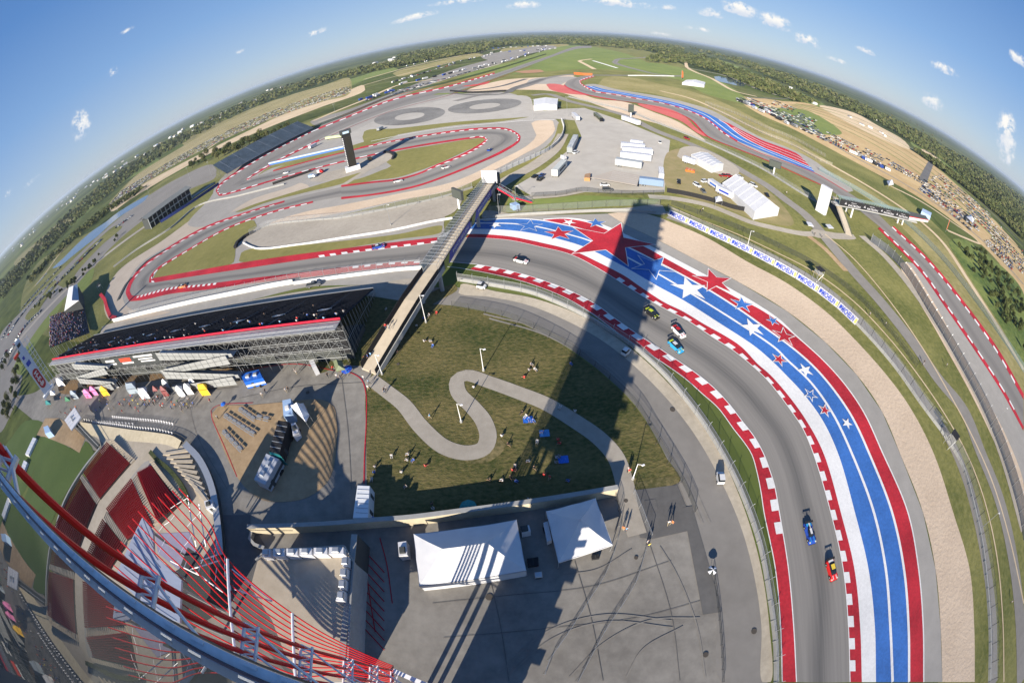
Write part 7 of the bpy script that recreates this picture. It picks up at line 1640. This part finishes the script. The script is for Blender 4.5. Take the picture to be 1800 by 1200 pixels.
camstand('scaffold camera stand at the inner end of the debris fence by the hairpin', (178, 510))
# portable screens on the grass and small flat awnings by the far bridge ramp
detail(boxy('flat_awning', 'small white flat awning on the access road beside the far bridge ramp', 'awning', [(1417,389),(1426,391),(1431,398),(1421,396)], 2.6, WHITE, z0=2.4), STEEL, 2)
detail(boxy('flat_awning', 'small white flat awning nearer the ramp foot', 'awning', [(1451,394),(1459,394),(1466,401),(1457,401)], 2.6, WHITE, z0=2.4), STEEL, 2)
detail(boxy('storage_box', 'blue roofed container at the far end of the far footbridge', 'container', [(1622,366),(1638,374),(1636,380),(1620,371)], 3.5, LBLUE), WHT, 4)

# ============================================================ people
SKIN = plain('skin', (.5, .3, .21), .6); HAIR = plain('dark_hair', (.05, .03, .02), .7); SHOE = plain('shoe', (.03, .03, .03), .7)
CLOTH = {'white': plain('shirt_white', (.5, .5, .5), .8), 'red': plain('shirt_red', (.5, .03, .03), .8), 'blue': plain('shirt_blue', (.05, .14, .45), .8), 'black': plain('shirt_black', (.02, .02, .022), .8), 'grey': plain('shirt_grey', (.25, .25, .26), .8), 'orange': plain('shirt_orange', (.65, .18, .05), .8), 'light blue': plain('shirt_light_blue', (.2, .4, .6), .8), 'yellow': plain('shirt_yellow', (.7, .6, .1), .8), 'green': plain('shirt_green', (.08, .2, .08), .8)}
LEGS = {'jeans': plain('jeans', (.05, .07, .13), .8), 'khaki': plain('khaki', (.32, .26, .17), .8), 'dark': plain('dark_trousers', (.03, .03, .035), .8)}
def body(pose):
    J = {'pel': (0, 0, .95), 'sp': (0, 0, 1.18), 'ch': (0, 0, 1.36), 'nk': (0, .01, 1.5), 'hd': (0, .03, 1.6), 'ht': (0, .02, 1.73)}
    st = {'stand': 0, 'walk': .22, 'sit': 0}[pose]
    for s, n in ((-1, 'l'), (1, 'r')):
        k = st * s
        J['sh' + n] = (.19 * s, 0, 1.42); J['el' + n] = (.25 * s, -k * .6, 1.14); J['wr' + n] = (.25 * s, .12 - k * .9, .92); J['ha' + n] = (.245 * s, .15 - k, .83)
        J['hi' + n] = (.1 * s, 0, .9); J['kn' + n] = (.11 * s, .03 + k * .8, .5); J['an' + n] = (.11 * s, -.02 + k * 1.3, .09); J['to' + n] = (.12 * s, .16 + k * 1.3, .05)
    if pose == 'sit':
        for a in J: x, y, z = J[a]; J[a] = (x, y - .05, z - .72)
        for s, n in ((-1, 'l'), (1, 'r')): J['kn' + n] = (.16 * s, .42, .42); J['an' + n] = (.17 * s, .6, .1); J['to' + n] = (.18 * s, .74, .06); J['ha' + n] = (.2 * s, .32, .4); J['wr' + n] = (.22 * s, .25, .42)
    ED_ = [('pel', 'sp'), ('sp', 'ch'), ('ch', 'nk'), ('nk', 'hd'), ('hd', 'ht')]
    for n in 'lr': ED_ += [('ch', 'sh' + n), ('sh' + n, 'el' + n), ('el' + n, 'wr' + n), ('wr' + n, 'ha' + n), ('pel', 'hi' + n), ('hi' + n, 'kn' + n), ('kn' + n, 'an' + n), ('an' + n, 'to' + n)]
    rad = {'pel': .15, 'sp': .14, 'ch': .16, 'nk': .06, 'hd': .1, 'ht': .085, 'sh': .075, 'el': .05, 'wr': .04, 'ha': .045, 'hi': .1, 'kn': .065, 'an': .05, 'to': .045}
    nm = list(J); me = bpy.data.meshes.new('p'); me.from_pydata([J[n] for n in nm], [(nm.index(a), nm.index(b)) for a, b in ED_], [])
    o = bpy.data.objects.new('p', me); col.objects.link(o); o.modifiers.new('Skin', 'SKIN')
    if not me.skin_vertices: return None
    for i, n in enumerate(nm):
        r = rad.get(n, rad.get(n[:2], .06)); me.skin_vertices[0].data[i].radius = (r, r * (.75 if n in ('pel', 'sp', 'ch') else 1)); me.skin_vertices[0].data[i].use_root = (n == 'pel')
    o.modifiers.new('Sub', 'SUBSURF').levels = 1
    dg = bpy.context.evaluated_depsgraph_get(); dg.update(); r = bpy.data.meshes.new_from_object(o.evaluated_get(dg)); bpy.data.objects.remove(o)
    dzz = -.72 if pose == 'sit' else 0
    mi = []
    for f in r.polygons:
        x, y, z = f.center; z2 = z - dzz
        if z2 > 1.66 or (z2 > 1.56 and y < .0 + (-.05 if pose == 'sit' else 0)): k = 3
        elif z2 > 1.48: k = 0
        elif pose != 'sit' and z < .1: k = 4
        elif abs(x) > .2 and z2 < 1.16 and z2 > .78: k = 0
        elif z2 > .98: k = 1
        else: k = 2
        mi.append(k)
    r.polygons.foreach_set('material_index', mi); r.polygons.foreach_set('use_smooth', [True] * len(mi)); return r
POSE = {p: body(p) for p in ('stand', 'walk', 'sit')}; PM = {}
def person(px, c, legs, pose, label, group=None, z=.15, face=None, sc_=1.08, zat=0.0):
    k = (c, legs, pose)
    if k not in PM:
        me = POSE[pose].copy()
        for m in (SKIN, CLOTH[c], LEGS[legs], HAIR, SHOE): me.materials.append(m)
        PM[k] = me
    p = at(px[0], px[1], zat); o = bpy.data.objects.new('person', PM[k]); col.objects.link(o); o.location = (p.x, p.y, zat + z); o.rotation_euler = (0, 0, face if face is not None else random.uniform(0, 6.28)); o.scale = (sc_,) * 3
    return tag(o, label, 'person', group)
random.seed(3)
PP = [((1103,829),'white','dark','stand','white shirted person by the white lamp post near the chain link corner'),((1105,832),'red','khaki','stand','red shirted person by the white lamp post near the chain link corner'),
 ((1094,932),'orange','khaki','stand','person in orange next to the end of the snaking fence'),((1100,933),'light blue','jeans','stand','person in light blue next to the end of the snaking fence'),
 ((1136,955),'white','dark','stand','person with white cap at the head of the farther snaking fence'),((1139,961),'yellow','dark','stand','person in yellow at the head of the farther snaking fence'),
 ((1173,922),'white','khaki','walk','person in white with orange shorts on the dark asphalt patch'),((1179,922),'orange','khaki','walk','person in orange walking on the dark asphalt patch'),
 ((757,736),'light blue','khaki','walk','person in light blue walking the winding path toward the footbridge'),((677,691),'black','jeans','walk','person in black at the start of the winding path, nearer the red line'),((680,688),'grey','dark','walk','person in grey at the start of the winding path'),
 ((641,669),'white','jeans','walk','person in white at the foot of the footbridge, left'),((650,676),'light blue','dark','walk','person in light blue at the foot of the footbridge'),((649,686),'white','khaki','walk','person in white stepping off the footbridge onto the red line'),
 ((587,652),'red','dark','walk','leftmost of the walkers near the olive tent'),((578,664),'black','dark','walk','person in black on the plaza below the kiosk'),((521,656),'grey','khaki','stand','person in grey standing on the brown soil by the white kiosk'),((523,659),'white','khaki','stand','person in white standing on the brown soil by the white kiosk'),
 ((594,666),'white','jeans','walk','person in white walking near the olive tent'),((600,668),'grey','jeans','walk','person in grey walking near the olive tent'),
 ((505,690),'white','khaki','walk','white clad walker above the pale blue kiosk'),((509,688),'black','dark','walk','dark clad walker above the pale blue kiosk'),((469,692),'black','jeans','walk','person in black walking right of the picnic tables'),((463,698),'white','khaki','walk','person in white walking right of the picnic tables'),
 ((372,708),'red','dark','walk','person in red at the corner of the dirt yard'),((385,737),'grey','dark','stand','person in dark clothes at the left corner of the dirt yard'),((396,716),'blue','jeans','stand','person in blue beside the blue umbrella at the dirt yard'),
 ((276,709),'red','dark','walk','couple member in red on the plaza below the maroon stalls'),((272,707),'black','dark','walk','couple member in black on the plaza below the maroon stalls'),
 ((1160,1),'white','dark','stand','x')]
for a in PP[:-1]: person(*a[:4], a[4])
# walkers on the plaza between the stalls and the limestone wall
cols_ = ['white', 'red', 'blue', 'black', 'grey', 'orange', 'light blue', 'green', 'yellow']
for k in range(78):
    x = random.uniform(100, 345); y = 690 + (x - 100) * .02 + abs(random.gauss(0, 1)) * 17 + random.uniform(4, 12)
    if y > 738: y = random.uniform(700, 735)
    c = random.choice(cols_[:6]) if random.random() < .8 else random.choice(cols_); lg = random.choice(['jeans', 'khaki', 'dark']); zone = 'left' if x < 180 else 'middle' if x < 260 else 'right'
    person((x, y), c, lg, random.choice(['walk', 'stand', 'walk']), f'person in a {c} shirt and {dict(jeans="jeans", khaki="khaki shorts", dark="dark trousers")[lg]} on the {zone} stall plaza', f'people in {c} and {lg} on the {zone} plaza')
# spectators on the bowl lawn
BL = [((918,727),'black','dark','sit','seated spectator in black beside the blue chairs on the bowl lawn'),((925,733),'white','khaki','sit','seated spectator in white beside the blue chairs on the bowl lawn'),((930,738),'blue','khaki','sit','seated spectator in blue at the blue chairs on the bowl lawn'),((937,741),'blue','jeans','sit','seated spectator in blue with stretched legs on the bowl lawn'),
 ((955,761),'blue','jeans','sit','person in blue lying in the tower shadow edge on the bowl lawn'),((981,775),'red','dark','sit','spectator in red seated in the tower shadow'),((985,781),'red','jeans','sit','second spectator in red seated in the tower shadow'),((977,806),'white','dark','sit','spectator in white on the blue blanket'),((984,804),'grey','dark','sit','spectator in grey on the blue blanket'),
 ((906,820),'grey','dark','sit','spectator in grey among the dark striped shadows'),((908,829),'black','khaki','sit','spectator in black among the dark striped shadows'),((884,846),'white','dark','sit','spectator in white below the striped shadows'),((862,845),'black','dark','sit','dark clad spectator left of the striped shadows'),((966,843),'red','khaki','walk','person in red and white on the shaded lawn'),((1000,847),'blue','jeans','sit','spectator in blue on the shaded lawn'),
 ((760,888),'black','jeans','sit','spectator in black in the shade near the retaining wall'),((763,896),'white','jeans','sit','spectator in white in the shade near the retaining wall'),((931,880),'white','dark','sit','lone spectator in white in the shade above the retaining wall'),((655,843),'white','jeans','sit','spectator in white beside the box container'),((659,832),'blue','jeans','sit','spectator in blue beside the box container'),((660,822),'grey','jeans','sit','spectator in grey beside the box container'),((768,552),'red','dark','sit','spectator in red under the shade of the footbridge'),((755,556),'grey','dark','sit','spectator in grey under the shade of the footbridge'),((745,562),'blue','dark','sit','spectator in blue under the shade of the footbridge'),((733,575),'white','dark','sit','spectator in white under the shade of the footbridge'),((680,545),'white','dark','sit','lone spectator in white on the bank beside the large grandstand'),
 ((985,717),'white','dark','sit','spectator in white on the grass strip in the tower shadow'),((1011,725),'white','khaki','sit','second spectator in white on the grass in the tower shadow'),((833,683),'white','jeans','sit','spectator in white by the turn of the winding path'),((820,594),'white','jeans','sit','x')]
for a in BL[:-1]: person(*a[:4], a[4])
random.seed(14)
for k in range(26):
    x, y = random.choice([(random.uniform(690, 790), random.uniform(600, 640)), (random.uniform(880, 980), random.uniform(760, 860)), (random.uniform(900, 1010), random.uniform(640, 690)), (random.uniform(680, 760), random.uniform(790, 870))]); c = random.choice(['white', 'blue', 'black', 'grey', 'red']); person((x, y), c, random.choice(['jeans', 'khaki', 'dark']), 'sit', f'spectator in a {c} shirt sitting scattered on the mown bowl lawn', f'scattered lawn spectators in {c}')
# on the footbridge deck
for px, c, z, l in (((679,578),'red',4.6,'person in red walking up the footbridge'),((685,579),'white',4.6,'person in white walking up the footbridge'),((643,634),'red',1.2,'person in red at the lower end of the footbridge'),((648,631),'blue',1.2,'person in blue at the lower end of the footbridge'),((653,628),'light blue',1.2,'person in light blue at the lower end of the footbridge')): person(px, c, 'jeans', 'walk', l, zat=z, z=0)
for px, c, l in (((1310,371),'red','person in red on the footpath in front of the very large marquee'),((1235,372),'white','person in white crossing the grass toward the banners'),((1231,375),'black','person in black crossing the grass toward the banners'),((1431,415),'black','person in black at the foot of the far bridge ramp'),((1444,418),'grey','person in grey at the foot of the far bridge ramp'),((1382,342),'white','person walking beside the access road above the far bridge'),((1620,644),'white','person in white on the grass beside the access road'),((1622,640),'black','person in black on the grass beside the access road'),((1662,645),'white','person walking on the far side of the access road'),((1555,573),'white','person on the grass strip above the debris fence'),((1527,556),'grey','person in grey by the outer service lane'),((1774,1060),'white','person in white on the lower grass strip'),((1440,480),'black','spectator in black beside the scaffold camera stand')): person(px, c, 'dark', 'walk', l)
# spectators in the large grandstand
for k in range(80):
    f = random.random(); g = 1 - abs(random.gauss(0, .22)); g = max(.12, min(.97, g)); p = gFL.lerp(gFR, f).lerp(gBL.lerp(gBR, f), g); c = random.choice(['white', 'grey', 'red', 'blue', 'grey', 'light blue', 'black', 'black'])
    me = PM.get((c, 'dark', 'sit')) 
    q = proj(p); z3 = ('left', 'middle', 'right')[min(2, int(f * 3))]; person(q, c, 'dark', 'sit', f'spectator in {c} seated in the {z3} third of the large black grandstand', f'spectators in {c} in the {z3} third of the large stand', z=.55, zat=p.z, sc_=1.0, face=math.atan2(-outw.y, -outw.x) - math.pi / 2)
mb = MB(); CC = [CLOTH[c] for c in ('white', 'red', 'blue', 'black', 'grey')] + [SKIN]
a_1, b_1, c_1, d_1 = at(148, 536, 1.8), at(158, 586, 1.8), at(88, 612, 11), at(88, 557, 11)
for k in range(900):
    f, g = random.random(), random.random() ** .6; p = a_1.lerp(b_1, f).lerp(d_1.lerp(c_1, f), g)
    if random.random() > .25 + g: continue
    mb.cur = random.choice([0, 0, 1, 2, 2, 3, 3, 4]); mb.tube([(p.x, p.y, p.z + .3), (p.x, p.y, p.z + .75), (p.x, p.y, p.z + 1.0)], [.2, .24, .1], 5); mb.cur = 5; mb.tube([(p.x, p.y, p.z + 1.0), (p.x, p.y, p.z + 1.12), (p.x, p.y, p.z + 1.25)], [.08, .12, .05], 5)
tag(mb.build('crowd', CC), 'dense crowd of seated spectators filling the smaller grandstand', 'crowd', kind='stuff')
# parasols, blanket, chairs
def parasol(px, m1, m2, label, h=1.9, r=.9, n=8):
    p = at(*px); rt = thing('parasol', label, 'umbrella', (p.x, p.y, .1)); mb = MB(); mb.tube([(0, 0, 0), (0, 0, h + .1)], .03, 5); mb.build('pole', STEEL, rt)
    for par in (0, 1):
        mb = MB()
        for i in range(par, n, 2):
            a, b = i * math.tau / n, (i + 1) * math.tau / n; mid = (a + b) / 2
            mb.add([(0, 0, h), (r * math.cos(a), r * math.sin(a), h - .5), (r * .95 * math.cos(mid), r * .95 * math.sin(mid), h - .47), (r * math.cos(b), r * math.sin(b), h - .5), (r * .5 * math.cos(mid), r * .5 * math.sin(mid), h - .15)], [(0, 1, 4), (1, 2, 4), (2, 3, 4), (3, 0, 4)])
        mb.build('canopy_gore', (m1, m2)[par], rt)
parasol((1247, 1006), WHITE, CHAR, 'black and white parasol at the end of the dark road edge fence')
parasol((397, 716), RBLUE, RBLUE, 'blue parasol at the top left corner of the dirt yard')
parasol((612, 655), RBLUE, BBLUE, 'blue parasol beside the foot of the footbridge', 1.6, 1.5)
parasol((655, 917), RBLUE, BBLUE, 'round blue parasol beside the box container', 1.2, .9)
parasol((825, 897), TEAL, TEAL, 'teal parasol in the shade above the retaining wall', 1.8, 1.6)
for px, m, l in (((990, 808), RBLUE, 'blue picnic blanket on the lawn at the tower shadow'), ((928, 738), RBLUE, 'blue and white groundsheet under the lawn chairs'), ((957, 762), plain('sky_blue_cloth', (.08, .25, .5)), 'light blue blanket on the lawn beside the tower shadow')):
    p = at(*px); mb = MB(); n_ = 6
    G = [(p.x + (i / n_ - .5) * 2.0 + .1 * math.sin(j * 3), p.y + (j / n_ - .5) * 1.7, .14 + .05 * math.sin(i * 2.3 + j * 1.7) + .05) for i in range(n_ + 1) for j in range(n_ + 1)]
    mb.add(G, [(i * 7 + j, (i + 1) * 7 + j, (i + 1) * 7 + j + 1, i * 7 + j + 1) for i in range(n_) for j in range(n_)]); tag(mb.build('blanket', m), l, 'blanket')

# ============================================================ trees
LEAFM = [mat('foliage_' + n, a, .9, scale=1.2, c2=b, detail=5, spec=.1) for n, a, b in (('dark', (.03, .042, .014), (.075, .088, .03)), ('mid', (.05, .065, .02), (.125, .14, .05)), ('olive', (.075, .08, .03), (.16, .16, .065)))]
BARK = mat('bark', (.05, .038, .028), .95, scale=3)
def crown_bm(seed, R0, H, n, leaf):
    rnd = random.Random(seed); lobes = [(0, 0, H * .62, R0 * .8, H * .36)] + [(R0 * .55 * math.cos(a), R0 * .55 * math.sin(a), H * (.45 + rnd.random() * .3), R0 * (.4 + rnd.random() * .25), H * (.2 + rnd.random() * .1)) for a in [rnd.random() * 6.28 for _ in range(6)]]
    mb = MB()
    for k in range(n):
        lx, ly, lz, lr, lh = rnd.choice(lobes); u = Vector((rnd.gauss(0, 1), rnd.gauss(0, 1), rnd.gauss(0, 1))).normalized(); s = (.55 + .5 * rnd.random() ** .6)
        c = Vector((lx + u.x * lr * s, ly + u.y * lr * s, lz + u.z * lh * s)); nn = (u + Vector((rnd.gauss(0, .5), rnd.gauss(0, .5), rnd.gauss(0, .5)))).normalized(); a = nn.orthogonal().normalized(); b = nn.cross(a); q = leaf * (.6 + rnd.random() * .8)
        mb.add([c + a * q, c + b * q * .8, c - a * q * .7 + nn * .1 * q, c - b * q * .9], [(0, 1, 2, 3)])
    return mb
def trunk_mb(H, R0):
    mb = MB(); mb.tube([(0, 0, 0), (.1, .05, H * .3), (.05, 0, H * .62)], [H * .03 + .08, H * .022 + .05, .05], 6)
    for k in range(5): a = k * 1.3; mb.tube([(.08, .03, H * (.28 + .05 * k)), (R0 * .5 * math.cos(a), R0 * .5 * math.sin(a), H * (.5 + .05 * k))], [.09, .03], 4)
    return mb
TREE = []
for k in range(4):
    R0, H = ((3.0, 7.5), (2.4, 6.0), (3.6, 8.5), (1.8, 4.0))[k]; o = thing('tree', 'x', 'tree'); crown_bm(k, R0, H, 650, .42).build('crown', LEAFM[k % 3], o); trunk_mb(H, R0).build('trunk', BARK, o); TREE.append([o, False])
def tree(px, k, label, group, s=1.0):
    p = at(*px); o = TREE[k][0]
    if TREE[k][1]: o = copy_tree(o)
    TREE[k][1] = True; o.location = (p.x, p.y, 0); o.scale = (s, s, s * random.uniform(.9, 1.1)); o.rotation_euler = (0, 0, random.uniform(0, 6)); tag(o, label, 'tree', group)
random.seed(4)
for i, p in enumerate([(8,650),(12,640),(16,632),(38,640),(34,652),(30,664),(28,676),(24,690),(20,705),(14,718),(10,730),(24,720),(36,676),(32,700),(18,735),(40,628)]): tree(p, i % 3, 'tree in the row between the entrance plaza and the left hand lots', 'trees of the entrance row', .9)
for i in range(105):
    t = random.random() ** .8; u = random.random(); x = (1680 + 119 * t) + u * (44 - 44 * t); y = (430 + 195 * t) + u * (10 - 115 * t)
    tree((x, y), random.choice([0, 1, 1, 3, 3, 3]), 'bushy tree in the scrub thicket between the sandy track and the right car park', 'trees of the right hand thicket', random.uniform(.55, .95))
for i in range(30):
    t = random.random(); x = 62 + 165 * t; y = 540 - 150 * t + random.uniform(-5, 5) + 18 * math.sin(t * 3)
    tree((x, y), random.choice([1, 3]), 'small tree in the planted islands of the entry car park', 'trees of the entry car park', random.uniform(.6, .9))
for p in ((1640,230),(1645,236),(1638,240),(1622,232),(1612,222),(1600,214),(1580,200),(1560,190),(1566,206),(1655,250)): tree(p, 2, 'dark tree clump at the upper rim of the right car park', 'trees above the right car park', 2.2)
for i in range(50):
    t = random.random(); x = 330 + 190 * t; y = 296 - 72 * t + random.uniform(-7, 7)
    if x > 372 or y < 300: tree((x, y - 2), i % 3, 'dark tree in the belt behind the long far grandstand', 'trees behind the far grandstand', random.uniform(.9, 1.5))
def wood(label, polys, n, hmin, hmax, seed, m, leafn=9):
    """a far wood that reads as one mass: many small irregular leafy crowns"""
    rnd = random.Random(seed); mb = MB()
    from mathutils.geometry import intersect_point_tri_2d
    for pg, share in polys:
        tri = tessellate_polygon([[Vector((p[0], p[1], 0)) for p in pg]]); ar = []
        for t in tri: a, b, c = [Vector(pg[i]) for i in t]; ar.append(abs((b - a).cross(c - a)) / 2)
        for k in range(int(n * share)):
            t = rnd.choices(tri, ar)[0]; u, v = rnd.random(), rnd.random()
            if u + v > 1: u, v = 1 - u, 1 - v
            a, b, c = [Vector(pg[i]) for i in t]; p = a + (b - a) * u + (c - a) * v
            q = at(p.x, p.y)
            if q.length > 9000 or (90 < p.x < 265 and abs(p.y - (472 - (p.x - 92) * .77)) < 14): continue
            h = rnd.uniform(hmin, hmax) * max(1.0, min(3.0, q.length / 700)); r = h * rnd.uniform(.45, .75); mb.cur = rnd.choice([0, 0, 1, 1, 2])
            for j in range(leafn):
                w = Vector((rnd.gauss(0, 1), rnd.gauss(0, 1), abs(rnd.gauss(0, .8)))).normalized(); cc = Vector((q.x + w.x * r * .8, q.y + w.y * r * .8, h * .45 + w.z * h * .5)); nn = (w + Vector((rnd.gauss(0, .5), rnd.gauss(0, .5), rnd.gauss(0, .3)))).normalized(); e = nn.orthogonal().normalized(); f = nn.cross(e); s = r * rnd.uniform(.35, .7)
                mb.add([cc + e * s, cc + f * s * .8, cc - e * s * .8, cc - f * s], [(0, 1, 2, 3)])
    tag(mb.build('wood', LEAFM), label, 'woods', kind='stuff')
wood('broad woods and hedges stretching beyond the left hand car parks', [([(0,535),(60,465),(130,395),(225,315),(300,265),(400,211),(500,168),(600,138),(600,128),(480,160),(370,212),(280,258),(190,318),(110,388),(40,460),(0,500)], .6), ([(600,138),(680,122),(760,106),(860,90),(820,86),(700,110),(600,130)], .3), ([(56,498),(100,452),(150,408),(200,368),(262,332),(250,330),(190,366),(140,405),(92,448),(50,494)], .12)], 3000, 3.5, 7, 2, None)
wood('dark woods along the right hand skyline beyond the race track', [([(1200,82),(1300,115),(1420,165),(1540,215),(1660,285),(1760,365),(1799,400),(1799,350),(1700,285),(1600,228),(1500,180),(1400,140),(1300,105),(1200,82)], .7), ([(1130,110),(1200,112),(1260,128),(1330,158),(1400,180),(1440,184),(1330,135),(1230,100),(1160,96)], .2), ([(1600,262),(1680,318),(1760,385),(1799,425),(1799,405),(1730,345),(1640,282)], .25)], 4200, 4, 8, 3, None)
wood('green woods on the skyline straight ahead of the tower', [([(700,98),(800,80),(900,66),(1000,62),(1100,68),(1200,84),(1200,98),(1100,86),(1000,78),(900,80),(800,96),(700,118)], 1)], 3000, 4, 7, 4, None)

# ============================================================ haze
def haze():
    mb = MB(); mb.box((0, 3000, 44), (38000, 38000, 92)); o = mb.build('haze', None); o['kind'] = 'stuff'; o['label'] = 'thin blue summer haze over the whole countryside'; o['category'] = 'haze'
    m = bpy.data.materials.new('haze'); m.use_nodes = True; nt = m.node_tree; nt.nodes.remove(nt.nodes['Principled BSDF']); v = nt.nodes.new('ShaderNodeVolumePrincipled'); v.inputs['Density'].default_value = 6e-5; v.inputs['Color'].default_value = (.72, .84, 1, 1); v.inputs['Anisotropy'].default_value = .2
    nt.links.new(v.outputs[0], nt.nodes['Material Output'].inputs['Volume']); o.data.materials.append(m)
haze()
